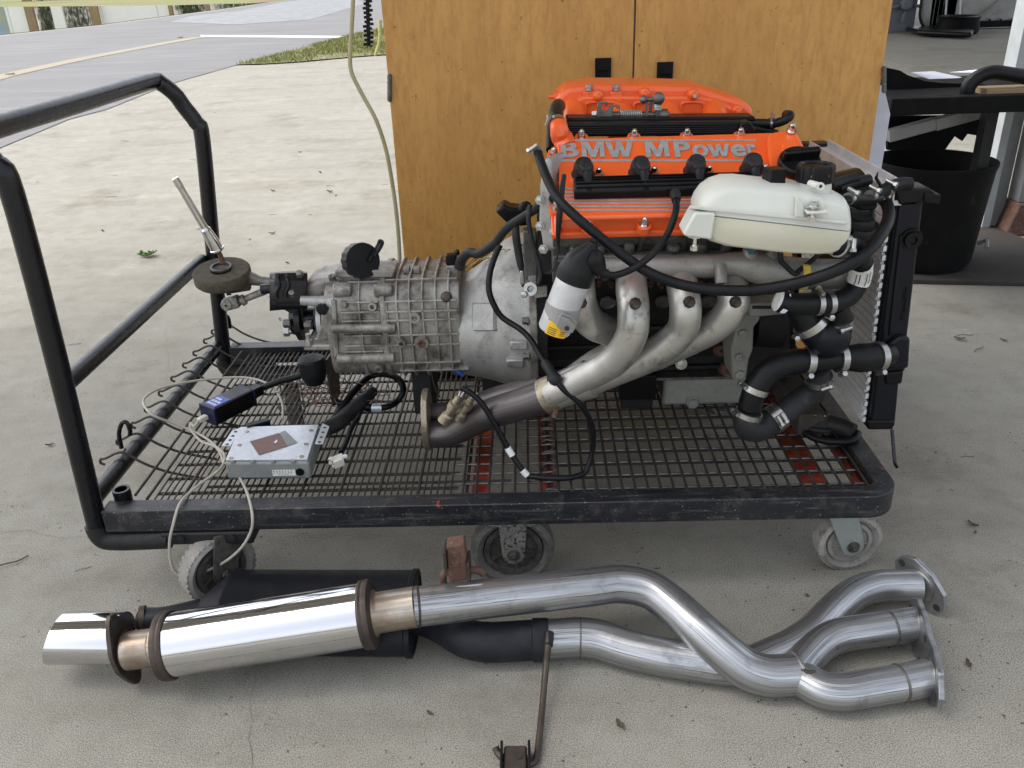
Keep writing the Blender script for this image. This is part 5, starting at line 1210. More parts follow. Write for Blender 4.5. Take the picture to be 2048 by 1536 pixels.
p = PY(1062, 578, 1.565); tm = obj('terminal', MB().ring(p, V(-.2, -1, .3), .006, .014, .006, 16).box(p+V(.018, .004, -.006), (.024, .014, .022), .3).lathe(p+V(-.012, -.006, -.008), V(-.3, -1, .2), [(0, .007), (.008, .007), (.009, 0)], 6), M['zinc'], eng, bev=.001)
cp_ = [(990, 424), (1007, 408), (1020, 416), (1062, 420), (1062, 440), (1058, 452), (1022, 455)]
sk = obj('connector_hood', MB().prism([PY(x, y, 1.70) for x, y in cp_], V(0, .05, 0)), M['black_plastic'], eng, bev=.006, seg=3)
obj('hood_band', MB().tube(spline(ys([(1042, 420, 1.69), (1046, 410, 1.69), (1056, 409, 1.70), (1058, 422, 1.70)]), 4), .006, 8), M['rubber_dull'], sk)
cable('side_cable', [(1128, 350, 1.47), (1122, 395, 1.44), (1119, 430, 1.43), (1116, 470, 1.44), (1118, 505, 1.46)], [5, 6.5, 7, 5, 2.5], 'rubber_dull')
cable('thin_wire', [(1117, 480, 1.45), (1115, 510, 1.45), (1110, 530, 1.45), (1102, 545, 1.44)], 2, 'rubber_dull')

# ================================================================== LOOSE THINGS ON AND AROUND THE ENGINE
# vent hose sweeping in front of the engine
hv = [(1074, 298, 1.50), (1082, 325, 1.475), (1098, 365, 1.44), (1120, 402, 1.405), (1150, 432, 1.385), (1190, 466, 1.375), (1240, 506, 1.365), (1300, 546, 1.355), (1370, 571, 1.35), (1450, 581, 1.345), (1530, 578, 1.345), (1610, 562, 1.335), (1680, 538, 1.330), (1730, 508, 1.345), (1765, 465, 1.39), (1778, 430, 1.435), (1772, 404, 1.47), (1764, 394, 1.475)]
P = spline(ys(hv), 6); vh = obj('vent_hose', MB().tube(P, [PR(9, P[0]), PR(10.5, P[30]), PR(12, P[60]), PR(12.5, P[90])], 16), M['rubber'])
tag(vh, 'long thin black hose sweeping in front of the engine to the radiator', 'hose')
clampr(P[1], P[3]-P[0], PR(9, P[0]), vh, scr=V(-.6, -.6, .6)); clampr(P[-3], P[-1]-P[-5], PR(12, P[0]), vh, scr=V(0, -.6, .8))
# ignition coil
ax0, ax1 = PY(1150, 552, 1.345), PY(1106, 664, 1.345)
coil = thing('ignition_coil', ax1, 'silver cylindrical ignition coil with black rubber boot and yellow label', 'ignition coil')
ax = ax1-ax0; L_ = ax.length; r_ = PR(35, ax0)
can = obj('can', MB().lathe(ax0+ax*.02, ax, [(0, r_*.9), (.006, r_*1.02), (.010, r_), (L_*.92, r_*.97), (L_*.95, r_*.9), (L_*.95, 0)], 32), M['alu'], coil)
obj('strap', MB().lathe(ax0+ax*.50, ax.normalized()+V(.12, 0, -.05), [(0, r_), (0, r_*1.05), (.026, r_*1.05), (.026, r_)], 32), M['grey_metal'], coil)
ear = ys([(1118, 632, 1.298), (1140, 640, 1.300), (1150, 652, 1.305), (1146, 666, 1.308), (1132, 668, 1.305), (1112, 652, 1.298)])
obj('ear', MB().prism(ear, V(0, .004, 0)), M['grey_metal'], coil, bev=.001)
obj('ear', MB().prism([p+V(.004, .008, .002) for p in ear], V(0, .004, 0)), M['grey_metal'], coil, bev=.001)
p = PY(1134, 656, 1.300); obj('ear_hole', MB().lathe(p-YA*.002, -YA, [(0, .0042), (.0004, .0042), (.0004, 0)], 14), M['ink'], coil)
an = ax.normalized(); fu = (V(0, -1, 0)-an*V(0, -1, 0).dot(an)).normalized(); su = an.cross(fu)
if su.x < 0: su = -su
def coilp(t, a, rr): return ax0+ax*t+(fu*math.cos(a)+su*math.sin(a))*rr
rows = []
for i in range(9):
    a = -.62+1.3*i/8; rows.append([coilp(.74+.05*i/8, a, r_*1.004), coilp(.97, a, r_*.998)])
lb = obj('label', MB().grid(rows), M['yellow'], coil)
for j in range(4):
    t_ = .84+.032*j; obj('print_line', MB().grid([[coilp(t_, -.5+.5*i/4, r_*1.012), coilp(t_+.012, -.5+.5*i/4, r_*1.012)] for i in range(5)]), M['ink'], lb)
for j in range(3): obj('red_mark', MB().grid([[coilp(.86+.03*j, .25+.3*i/3, r_*1.012), coilp(.872+.03*j, .25+.3*i/3, r_*1.012)] for i in range(4)]), M['red_paint'], lb)
bt0 = ax0+ax*.08; up = -an
P = [bt0, bt0+up*.018, bt0+up*.035+V(.001, 0, 0), bt0+up*.052+V(.006, 0, 0), bt0+up*.066+V(.010, 0, .002)]
obj('rubber_boot', MB().tube(spline(P, 4), [r_*1.08, r_*1.09, r_*.93, r_*.6, r_*.26], 26), M['rubber'], coil, ang=60)
q = bt0+up*.040+V(.012, -.004, 0); e = PY(1204, 546, 1.335)
obj('boot_spout', MB().tube(spline([q, q.lerp(e, .35)+V(0, 0, .004), e.lerp(q, .12), e], 5), [.021, .020, .011, .0095], 18), M['rubber'], coil)
obj('boot_collar', MB().tube([e-V(.002, 0, 0), e+V(.010, 0, -.002)], [.0085, .0075], 14), M['rubber'], coil)
il = spline([e+V(.004, 0, -.001)]+ys([(1232, 550, 1.338), (1268, 536, 1.345), (1305, 508, 1.36), (1335, 468, 1.385), (1351, 425, 1.41), (1352, 398, 1.44), (1350, 386, 1.46)]), 7)
lead = obj('ignition_lead', MB().tube(il, .0058, 12), M['rubber'])
tag(lead, 'black ignition lead looping from the coil boot up to the lead rail', 'ignition lead')
obj('lead_boot', MB().tube(il[-9:], [.0075, .009, .0095, .0095], 12), M['rubber_dull'], lead)
# expansion tank
TY0 = 1.335; TD = .105
tank = thing('expansion_tank', PY(1540, 430, TY0+TD/2), 'milky white plastic coolant tank with black ribbed cap', 'coolant tank')
def seam(px): return 414+(px-1380)*(445-414)/(1692-1380)
up_ = [(1386, seam(1386)-1), (1387, 408), (1393, 393), (1405, 376), (1424, 362), (1447, 354), (1475, 353), (1520, 358), (1560, 362), (1588, 364), (1640, 376), (1664, 380), (1680, 388), (1687, 402), (1690, 425), (1690, seam(1690)-1)]
lo2 = [(1690, seam(1690)+1), (1688, 458), (1680, 474), (1668, 488), (1650, 496), (1620, 498), (1560, 496), (1480, 487), (1440, 482), (1410, 472), (1394, 456), (1388, 436), (1386, seam(1386)+1)]
def shell(name, poly, mat, ins=.026):
    # rounded slab: silhouette at mid depth, slightly smaller front and back faces
    cx = sum(p[0] for p in poly)/len(poly)
    rows = []
    mid = [PY(x, y, TY0+TD/2) for x, y in poly]
    c = sum(mid, V(0, 0, 0))/len(mid)
    sy_ = PY(1540, seam(1540), TY0+TD/2).z
    mb = MB(); ring = []
    for yy, s_ in ((0, .80), (.006, .885), (.018, .955), (.034, .99), (TD/2, 1.0), (TD-.03, .98), (TD-.012, .93), (TD, .82)):
        ring.append([V(1540 and (mid[0].x+mid[-1].x)/2+(p.x-(mid[0].x+mid[-1].x)/2)*(s_*.35+.65 if s_ > .9 else s_*.5+.5), TY0+yy, 0)+V(0, 0, 0) for p in mid])
        for q, p in zip(ring[-1], mid):
            t_ = (p.x-mid[0].x)/(mid[-1].x-mid[0].x+1e-9); base = mid[0].z+(mid[-1].z-mid[0].z)*t_
            q.z = base+(p.z-base)*s_
    n = len(poly); vs = [p for r in ring for p in r]; fs = []
    for i in range(len(ring)-1):
        for j in range(n): fs.append((i*n+j, i*n+(j+1) % n, (i+1)*n+(j+1) % n, (i+1)*n+j))
    fs.append(tuple(range(n))[::-1]); fs.append(tuple((len(ring)-1)*n+j for j in range(n)))
    o_ = obj(name, mb.add(vs, fs), M[mat], tank, ang=60)
    return o_
shell('upper_half', up_, 'tank'); shell('lower_half', lo2, 'tank_low')
P = []
for i in range(17):
    a = 1379+(1693-1379)*i/16; P.append((a, seam(a)))
mb = MB(); top = [PY(x, y-3, TY0-.003) for x, y in P]
rows = [[PY(x, y-3.2, TY0-.004), PY(x, y-3.2, TY0+TD*.6), PY(x, y+3.2, TY0+TD*.6), PY(x, y+3.2, TY0-.004), PY(x, y-3.2, TY0-.004)] for x, y in P]
obj('seam_flange', mb.grid(rows), M['tank'], tank)
nk = PY(1628, 372, TY0+.045); rN = PR(33, nk)
obj('filler_neck', MB().lathe(nk-ZA*.012, ZA, [(0, rN*1.05), (.018, rN), (.030, rN*.98), (.031, rN*1.06), (.034, rN*1.06), (.035, rN*.9), (.035, 0)], 30), M['tank'], tank)
rK = PR(37, nk); zk = PY(1627, 362, TY0+.045).z
mb = MB(); nn_ = 48; vs = []; fs = []
prof = [(0, 1.0), (.022, 1.0), (.027, .95), (.028, .80), (.024, .72), (.024, 0.001)]
for h, r in prof:
    for j in range(nn_):
        a = 2*math.pi*j/nn_; g = 1-(.06 if (j % 4 == 0 and r > .9) else 0)
        vs.append(V(nk.x+math.cos(a)*rK*r*g, nk.y+math.sin(a)*rK*r*g, zk+h))
for i in range(len(prof)-1):
    for j in range(nn_): fs.append((i*nn_+j, i*nn_+(j+1) % nn_, (i+1)*nn_+(j+1) % nn_, (i+1)*nn_+j))
fs.append(tuple(range(nn_))[::-1]); obj('cap', mb.add(vs, fs), M['black_plastic'], tank, ang=30)
obj('level_switch', MB().obox(PY(1548, 351, TY0+.05), V(.013, .004, 0), V(-.004, .013, 0), V(0, 0, .012)), M['black_plastic'], tank, bev=.001)
obj('outlet_stub', MB().tube(ys([(1630, 480, 1.385), (1652, 487, 1.365), (1670, 489, 1.354)]), PR(20, PY(1660, 488, 1.36)), 20), M['tank_low'], tank)
# brackets and bolts on the tank
obj('foot_skirt', MB().prism([PY(x, y, TY0-.006) for x, y in ((1390, 424), (1366, 468), (1372, 474), (1424, 480), (1432, 426))], V(0, .05, 0)), M['tank'], tank, bev=.004)
obj('bracket_cheek', MB().prism([PY(x, y, TY0-.001) for x, y in ((1590, 388), (1606, 410), (1606, 432), (1588, 432))], V(0, -.006, 0)), M['tank'], tank, bev=.001)
obj('bracket_cheek', MB().prism([PY(x, y, TY0-.001) for x, y in ((1636, 392), (1648, 408), (1647, 420), (1636, 420))], V(0, -.006, 0)), M['tank'], tank, bev=.001)
a, b = PY(1606, 419, TY0), PY(1648, 414, TY0)
obj('bracket_shelf', MB().bb(a.x, b.x, TY0-.022, TY0+.002, a.z-.002, a.z+.002), M['tank'], tank, bev=.001)
zb_bolt = lambda p: MB().lathe(p, ZA, [(0, .0115), (.0022, .0115), (.0022, .0068), (.008, .0066), (.0085, 0)], 6).cyl(p-ZA*.022, p, .0034, None, 8).cyl(p-ZA*.022, p-ZA*.014, .0066, None, 6)
obj('tank_bolt', zb_bolt(PY(1626, 414, TY0-.010)), M['chrome'], tank); obj('tank_bolt', zb_bolt(PY(1390, 474, TY0+.012)), M['chrome'], tank)
p = PY(1640, 372, TY0+.0); obj('overflow_nipple', MB().cyl(p+V(-.01, .02, 0), p, .0055, None, 12).ring(p, -YA, .003, .0062, .004, 14), M['tank'], tank)
obj('mould_mark', MB().obox(PY(1524, 386, TY0+.0095), V(.010, 0, -.001), V(0, .0012, 0), V(0, 0, .0012)), M['tank'], tank)
# radiator
RXt, RXb = PY(1846, 385, 1.50), PY(1786, 855, 1.50)
rdt = thing('radiator', V((RXt.x+RXb.x)/2, 1.75, RXb.z), 'upright aluminium radiator with black end tank on the cart edge', 'radiator')
RY0, RY1 = 1.50, 1.99
def rl(t, dx=0, y=RY0): return V(RXb.x+(RXt.x-RXb.x)*t+dx, y, RXb.z+(RXt.z-RXb.z)*t)
def rq(px, py, y=RY0): return PY(px, py, y)
et = [(1796, 385), (1846, 390), (1818, 712), (1816, 730), (1790, 735), (1779, 855), (1742, 855), (1746, 800)]
ed = [rq(*q) for q in ((1800, 392), (1848, 392), (1812, 700), (1820, 720), (1808, 745), (1800, 750), (1790, 855), (1740, 855))]
tk = obj('end_tank', MB().prism(ed, V(0, .055, 0)), M['navy_plastic'], rdt, bev=.007, seg=3)
obj('tank_top', MB().prism([rq(*q, RY0-.004) for q in ((1790, 384), (1800, 376), (1862, 378), (1876, 388), (1872, 402), (1800, 410))], V(0, .057, 0)), M['black_plastic'], tk, bev=.003)
obj('tank_ear', MB().prism([rq(*q, RY0-.008) for q in ((1850, 386), (1882, 389), (1880, 408), (1848, 404))], V(0, .03, 0)), M['black_plastic'], tk, bev=.002)
obj('tank_ridge', MB().tube([rq(1803, 470, RY0-.001), rq(1790, 580, RY0-.001), rq(1780, 670, RY0-.001)], .0035, 8), M['navy_plastic'], tk)
p = rq(1822, 478); obj('sensor_boss', MB().lathe(p, -YA, [(-.01, .021), (.004, .0195), (.004, .015), (.010, .014), (.010, .008), (.006, .007), (.006, 0)], 24), M['black_plastic'], tk)
obj('outlet_collar', MB().prism([rq(*q, RY0-.012) for q in ((1776, 690), (1800, 672), (1822, 676), (1818, 738), (1772, 740))], V(0, .05, 0)), M['navy_plastic'], tk, bev=.006, seg=3)
obj('lower_stub', MB().prism([rq(*q, RY0-.006) for q in ((1772, 746), (1808, 742), (1804, 768), (1772, 770))], V(0, .03, 0)), M['black_plastic'], tk, bev=.003)
obj('tank_foot', MB().prism([rq(*q, RY0-.004) for q in ((1736, 842), (1790, 842), (1786, 860), (1736, 860))], V(0, .05, 0)), M['black_plastic'], tk, bev=.003)
t0 = rq(1826, 628, RY0-.0006); t1 = rq(1806, 570, RY0-.0006)
text('tank_mark', '>PA66-GF30<', rq(1808, 640, RY0-.0004), rq(1818, 565, RY0)-rq(1808, 640, RY0), V(-1, 0, -.1), .066, .008, M['black_plastic'], tk, .0012)
# core behind, running away from the camera along +Y, with tubes, fins and a crimped header edge
XT0, XB0 = rq(1790, 392).x, rq(1733, 850).x; zT, zB = rq(1790, 392).z, rq(1733, 850).z
def cpnt(t, y, off=0): return V(XB0+(XT0-XB0)*t+off, y, zB+(zT-zB)*t)
obj('core', MB().prism([cpnt(.02, RY0+.02, .004), cpnt(.98, RY0+.02, .004), cpnt(.98, RY0+.02, .034), cpnt(.02, RY0+.02, .034)], V(0, RY1-RY0-.02, 0)), M['block'], rdt)
nf = 27; pit = (zT-zB)*.94/nf
frow, _ = mesh('fin_row', MB().bb(-.005, .003, 0, RY1-RY0-.03, -pit*.435, pit*.435), M['alu_fin'], c=Z0)
for i in range(nf): place('fin_row', frow, cpnt(.03+.94*(i+.5)/nf, RY0+.022, .002), rdt)
crimp, _ = mesh('crimp_tab', MB().box((0, 0, 0), (.006, .006, .0098)), M['alu'], c=Z0)
for i in range(26): place('crimp_tab', crimp, cpnt(.02+.96*i/25, RY0+.008, -.004), rdt)
a, b = cpnt(1.0, RY0+.0, -.004), cpnt(1.0, RY1, -.004)
obj('top_channel', MB().prism([a+V(0, 0, -.018), a+V(.045, 0, -.016), a+V(.045, 0, .010), a+V(.041, 0, .010), a+V(.041, 0, -.006), a+V(.004, 0, -.008), a+V(.004, 0, .008), a+V(0, 0, .008)], b-a), M['alu'], rdt, bev=.001)
a, b = cpnt(0, RY0+.02, -.005), cpnt(0, RY1, -.005)
obj('bottom_channel', MB().prism([a+V(0, 0, 0), a+V(.045, 0, 0), a+V(.045, 0, .028), a+V(0, 0, .028)], b-a), M['alu_fin'], rdt, bev=.001)
obj('rear_tank', MB().prism([cpnt(0, RY1, -.01), cpnt(1, RY1, -.01), cpnt(1, RY1, .05), cpnt(0, RY1, .05)], V(0, .05, 0)), M['navy_plastic'], rdt, bev=.006)
p = rq(1788, 366, RY0+.03); obj('bleed_elbow', MB().tube(spline([rq(1768, 382, RY0-.005), rq(1782, 374, RY0), rq(1800, 370, RY0+.01), rq(1818, 370, RY0+.02)], 5), [.009, .012, .0125, .011], 14), M['rubber'], rdt)
obj('ground_rod', MB().tube(spline([rq(1784, 860, RY0), PY(1787, 895, 1.475), PY(1790, 925, 1.46), PY(1794, 934, 1.46)], 4), .0035, 8), M['black_paint'], rdt)
# coolant pipes between tank, radiator and engine
def hose(name, l, r, label, mat='rubber', grp=None, n=18):
    P = spline(ys(l), 6); rr = [PR(q, P[0]) for q in r] if isinstance(r, list) else PR(r, P[0])
    o_ = obj(name, MB().tube(P, rr, n), M[mat]); tag(o_, label, 'hose', grp); return o_, P
o_, P = hose('tank_outlet_hose', [(1671, 489, 1.352), (1682, 490.5, 1.355), (1704, 496, 1.375), (1722, 520, 1.40), (1718, 560, 1.425), (1700, 590, 1.42), (1668, 605, 1.41), (1640, 607, 1.405), (1610, 608, 1.40), (1575, 606, 1.395), (1555, 600, 1.395)], [22, 22, 23, 22, 21, 22, 23, 23, 24, 23, 23], 'black coolant hose with white paper label below the tank')
clampr(P[6], P[8]-P[4], PR(23, P[0]), o_, wd=.016); clampr(P[38], P[40]-P[36], PR(23, P[0]), o_, scr=V(0, -.2, -1)); clampr(P[43], P[45]-P[41], PR(23.5, P[0]), o_, scr=V(0, -.2, 1))
def sleeve(P, i0, i1, r, name, mat, par, a0=0, a1=6.283, n=20):
    rows = []
    for i in range(i0, i1+1):
        t_ = (P[i+1]-P[i-1]).normalized(); u = (V(0, -1, 0)-t_*V(0, -1, 0).dot(t_)).normalized(); w2 = t_.cross(u)
        rows.append([P[i]+(u*math.cos(a0+(a1-a0)*j/n)+w2*math.sin(a0+(a1-a0)*j/n))*(r+.0006*math.sin(i*2.3+j*1.7)) for j in range(n+1)])
    return obj(name, MB().grid(rows), M[mat], par), rows
lab_, rows = sleeve(P, 19, 25, PR(24, P[0]), 'paper_label', 'sticker', o_)
for k_ in range(4):
    j = [1, 2, 18, 19][k_]; rr = [rows[i][j].lerp(rows[i][(j+1)], .35)+V(0, -.0008, 0) for i in range(1, 6)]; r2 = [rows[i][j].lerp(rows[i][j+1], .62)+V(0, -.0008, 0) for i in range(1, 6)]
    if k_ in (0, 2): rr = rr[:-1]; r2 = r2[:-1]
    obj('print_line', MB().grid([rr, r2]), M['ink'], lab_)
wrap, rw = sleeve(P, 55, 59, PR(24.5, P[0]), 'torn_wrap', 'navy_plastic', o_)
obj('torn_paper', MB().grid([[rw[i][j]+V(0, -.001, 0) for j in (17, 18, 19)] for i in (0, 1, 2)]), M['paper'], o_)
obj('torn_paper', MB().grid([[rw[i][j]+V(0, -.001, 0) for j in (3, 4)] for i in (0, 1)]), M['paper'], o_)
e = P[-1]; obj('hose_end', MB().lathe(e, P[-1]-P[-4], [(-.002, PR(23, e)), (.002, PR(20, e)), (.006, 0)], 18), M['sticker'], o_)
o_, P = hose('thermostat_hose', [(1668, 610, 1.42), (1676, 630, 1.43), (1678, 645, 1.435), (1672, 665, 1.44), (1655, 680, 1.44)], [26, 25, 26, 30, 34], 'short black hose from the labelled hose down to the ball housing')
clampr(P[10], P[12]-P[8], PR(27, P[0]), o_, wd=.010)
th = thing('thermostat_housing', PY(1655, 675, 1.44), 'black ball-shaped thermostat housing below the coolant hoses', 'thermostat housing')
c = PY(1656, 672, 1.44); r_ = PR(44, c); obj('ball', MB().sphere(c, r_, 28), M['navy_plastic'], th)
obj('side_outlet', MB().tube(spline([c+V(-.01, 0, 0), c+V(-.035, 0, .025), c+V(-.052, .01, .055)], 5), [r_*.8, r_*.7, r_*.72], 20), M['rubber'], th)
q = c+V(-.034, -.002, .024); clampr(q, V(-.6, .1, .75), r_*.76, th, wd=.014, scr=V(-.7, -.2, -.6))
o_, P = hose('radiator_hose', [(1782, 708, 1.475), (1764, 712, 1.465), (1745, 714, 1.458), (1718, 716, 1.452), (1690, 716, 1.447), (1660, 718, 1.442), (1632, 722, 1.438), (1600, 722, 1.435), (1565, 728, 1.43), (1535, 745, 1.425), (1515, 770, 1.42), (1505, 793, 1.418), (1499, 815, 1.418)], [20, 22, 28, 29, 24, 21, 22, 25, 25, 25, 25, 23, 23], 'black lower radiator hose with clamped joints bending down to the left')
for i, w3, s3 in ((9, .013, V(.2, -.6, -1)), (26, .012, V(.3, -.6, -1)), (39, .013, V(.3, -.6, -1)), (62, .011, V(-1, -.3, .2))): clampr(P[i], P[i+1]-P[i-1], PR([28, 27, 26, 25][(9, 26, 39, 62).index(i)], P[i]), o_, wd=w3, scr=s3)
o_, P = hose('elbow_hose', [(1499, 822, 1.418), (1494, 838, 1.418), (1498, 853, 1.42), (1518, 856, 1.43), (1542, 842, 1.44), (1570, 822, 1.45), (1600, 802, 1.46), (1628, 782, 1.46), (1637, 760, 1.452), (1634, 738, 1.442)], [24, 28, 29, 28, 27, 25, 26, 26, 24, 24], 'black ribbed elbow hose curving back up under the lower radiator hose', 'rubber_dull')
clampr(P[2], P[4]-P[0], PR(25.5, P[0]), o_, scr=V(-1, -.3, .2)); clampr(P[25], P[27]-P[23], PR(27.5, P[0]), o_, wd=.010); clampr(P[27], P[29]-P[25], PR(27, P[0]), o_, wd=.012); clampr(P[49], P[50]-P[48], PR(25, P[0]), o_, wd=.013)
fc = thing('vent_fitting', PY(1730, 385, 1.46), 'cluster of black vent pipes and clamps right of the tank', 'pipe fitting')
for l, r in (([(1686, 402, 1.39), (1705, 399, 1.40), (1740, 398, 1.43), (1760, 396, 1.45)], 9.5), ([(1660, 372, 1.44), (1690, 362, 1.46), (1712, 356, 1.47)], 12), ([(1675, 378, 1.45), (1712, 366, 1.47), (1738, 360, 1.48)], 12), ([(1752, 392, 1.455), (1772, 378, 1.46), (1800, 368, 1.475), (1820, 368, 1.48)], 13), ([(1688, 420, 1.43), (1715, 432, 1.45), (1735, 432, 1.46)], 12), ([(1690, 408, 1.46), (1720, 410, 1.48), (1746, 408, 1.49)], 12), ([(1690, 440, 1.46), (1712, 450, 1.48), (1740, 448, 1.49)], 16), ([(1690, 460, 1.48), (1720, 470, 1.5), (1745, 462, 1.52)], 22)):
    Q_ = ys(l); obj('vent_pipe', MB().tube(spline(Q_, 5), PR(r, Q_[0]), 14), M['rubber'], fc)
for x, y, Y in ((1699, 397, 1.398), (1742, 392, 1.435), (1775, 380, 1.462)): clampr(PY(x, y, Y), PY(x+10, y-3, Y+.01)-PY(x, y, Y), PR(11, PY(x, y, Y)), fc, scr=V(0, -.4, 1))
obj('cable_tie', MB().tube(ys([(1762, 372, 1.45), (1752, 356, 1.45), (1756, 344, 1.45)]), [.003, .003, .0008], 6), M['black_plastic'], fc)
obj('fan_clutch', MB().lathe(PY(1705, 440, 1.66), XA, [(-.05, .03), (-.05, .09), (0, .10), (.01, .06), (.01, 0)], 28), M['black_plastic'], fc)
# filler cap on the gearbox
c = PY(722, 521, GY-.06); axc = (CO-c).normalized()+V(.38, 0, .0); axc.normalize(); r_ = PR(36, c)
gc = thing('plastic_cap', V(c.x, c.y, tz), 'round black plastic cap with a strap lying on the gearbox', 'cap')
mb = MB(); nn_ = 60; vs = []; fs = []
u, w2 = frame(axc); pr = [(-.022, .9), (-.020, 1), (.010, 1), (.014, .97), (.014, .0005)]
for h, r in pr:
    for j in range(nn_):
        a = 2*math.pi*j/nn_; g = 1-(.035 if (j % 4 < 2 and r >= 1) else 0); vs.append(c+axc*h+(u*math.cos(a)+w2*math.sin(a))*r_*r*g)
for i in range(len(pr)-1):
    for j in range(nn_): fs.append((i*nn_+j, i*nn_+(j+1) % nn_, (i+1)*nn_+(j+1) % nn_, (i+1)*nn_+j))
obj('cap_body', mb.add(vs, fs), M['black_plastic'], gc, ang=30)
fcn = c+axc*.0145
def capp(px, py, o=0): return PP(px, py, fcn+axc*o, axc)
obj('strap', MB().tube(spline([capp(739, 519, .004), capp(748, 505, .005), capp(757, 490, .008), capp(760, 482, .012), capp(764, 486, .016), capp(757, 500, .014), capp(748, 512, .010)], 4), .0045, 6), M['black_plastic'], gc)
obj('pivot', MB().lathe(capp(739, 520), axc, [(0, .006), (.007, .005), (.008, 0)], 14), M['black_plastic'], gc)
# oxygen sensor cable
ol = [(1000, 490, 1.655), (990, 512, 1.645), (980, 545, 1.63), (978, 580, 1.615), (988, 610, 1.605), (1005, 635, 1.60), (1040, 658, 1.58), (1062, 680, 1.56), (1080, 710, 1.51), (1096, 735, 1.46), (1110, 758, 1.435), (1128, 780, 1.425), (1152, 800, 1.43), (1172, 825, 1.44), (1186, 860, 1.46), (1184, 905, 1.47), (1168, 950, 1.455), (1140, 975, 1.44), (1105, 980, 1.44), (1075, 968, 1.445), (1045, 940, 1.455), (1015, 895, 1.47), (985, 840, 1.475), (962, 805, 1.48), (940, 785, 1.485), (924, 776, 1.49)]
P = spline(ys(ol), 6); P = [V(p.x, p.y, max(p.z, CZT+.004)) for p in P]
oc = obj('sensor_cable', MB().tube(P, [PR(6.5, P[0]), PR(6, P[60]), PR(6, P[-1])], 10), M['rubber']); tag(oc, 'black oxygen sensor cable looping from the bell housing down over the deck', 'cable')
def tubeat(nm, P, i0, i1, r, mat, par): return obj(nm, MB().tube(P[i0:i1], r, 14), M[mat], par)
tubeat('plug_joint', P, 52, 60, PR(10, P[55]), 'rubber_dull', oc); obj('plug_knob', MB().sphere(P[60], PR(14, P[60]), 14), M['rubber_dull'], oc)
for px, py in ((1004, 877), (1050, 946)):
    q = min(range(100, len(P)-2), key=lambda i: (PZ(px, py, .23)-P[i]).length); tubeat('white_tag', P, q-1, q+2, PR(6.8, P[q]), 'sticker', oc)
# control unit
z1 = CZT+.046; z0 = CZT+.001
A, B = PZ(448, 921, z1), PZ(617, 920, z1); Cc, D = PZ(640, 848, z1), PZ(478, 853, z1)
ecu = thing('control_unit', V((A.x+Cc.x)/2, (A.y+Cc.y)/2, z0), 'silver engine control unit box with brown label lying on the deck', 'control unit')
dn = V(0, 0, z0-z1)
obj('case', MB().prism([A+V(0, 0, -.004), B+V(0, 0, -.004), Cc+V(0, 0, -.004), D+V(0, 0, -.004)], V(0, 0, z0-z1+.004)), M['ecu_side'], ecu, bev=.006, seg=3)
def lid(u, v): return A.lerp(B, u).lerp(D.lerp(Cc, u), v)
lido = obj('lid', MB().prism([lid(.015, .02)+V(0, 0, -.0035), lid(.985, .02)+V(0, 0, -.0035), lid(.985, .985)+V(0, 0, -.0035), lid(.015, .985)+V(0, 0, -.0035)], V(0, 0, .004)), M['ecu'], ecu, bev=.001)
for s_, l in ((0, [(443, 893), (466, 862), (484, 856), (462, 893)]), (1, [(630, 889), (645, 848), (659, 854), (646, 889)])):
    e_ = obj('mounting_ear', MB().prism([PZ(x, y, z1-.002) for x, y in l], V(0, 0, .002)), M['ecu'], ecu, bev=.0004)
    for k_ in range(4):
        f_ = .12+.25*k_
        a = PZ(*l[0], z1).lerp(PZ(*l[1], z1), f_); b = PZ(*l[3], z1).lerp(PZ(*l[2], z1), f_)
        c = a.lerp(b, .45); obj('ear_hole', MB().lathe(V(c.x, c.y, z1+.0003), ZA, [(0, .0034), (.0003, .0034), (.0003, 0)], 12), M['ink'], e_)
for x, y in ((494, 863), (479, 890), (462, 916), (622, 861), (612, 888), (603, 913)):
    c = PZ(x, y, z1+.001); obj('lid_screw', MB().lathe(c, ZA, [(-.001, .0048), (.0012, .0042), (.0012, .002), (.0005, 0)], 12), M['brass_steel'], lido)
lp = [PZ(x, y, z1+.0012) for x, y in ((500, 883), (558, 866), (576, 892), (518, 910))]
lbl = obj('label', MB().prism(lp, V(0, 0, .0004)), M['brown_label'], lido)
obj('clear_film', MB().prism([PZ(x, y, z1+.0012) for x, y in ((559, 866), (570, 861), (595, 885), (577, 891.5))], V(0, 0, .0003)), M['ecu_side'], lido)
obj('scuff', MB().prism([PZ(x, y, z1+.0022) for x, y in ((548, 884), (554, 879), (555, 883), (550, 887))], V(0, 0, .0003)), M['paper'], lbl)
for u in (.1, .34, .58, .82): obj('lid_tab', MB().box(lid(u, .0)+V(0, -.001, -.003), (.008, .004, .007)), M['ecu_side'], ecu, bev=.001)
fy = min(A.y, B.y)-.0006
q0 = PY(546, 952, fy); q1 = PY(590, 939, fy)
sr = obj('serial_sticker', MB().prism([V(q0.x, fy, q0.z), V(q1.x, fy+.0, q0.z), V(q1.x, fy, q1.z), V(q0.x, fy, q1.z)], V(0, .0004, 0)), M['sticker'], ecu)
for k_, zf in ((0, .78), (1, .5), (2, .22)):
    for j in range(7 if k_ != 2 else 4):
        xx = q0.x+(q1.x-q0.x)*(.08+.125*j+(.2 if k_ == 2 else 0)); zz = q0.z+(q1.z-q0.z)*zf; obj('print_mark', MB().box((xx, fy-.0003, zz), (.0022, .0002, .0016)), M['ink'], sr)
c = PY(600, 944, fy); obj('plug_port', MB().lathe(c, -YA, [(0, .0085), (.002, .008), (.002, .006), (.0005, .0055), (.0005, 0)], 20), M['black_plastic'], ecu)
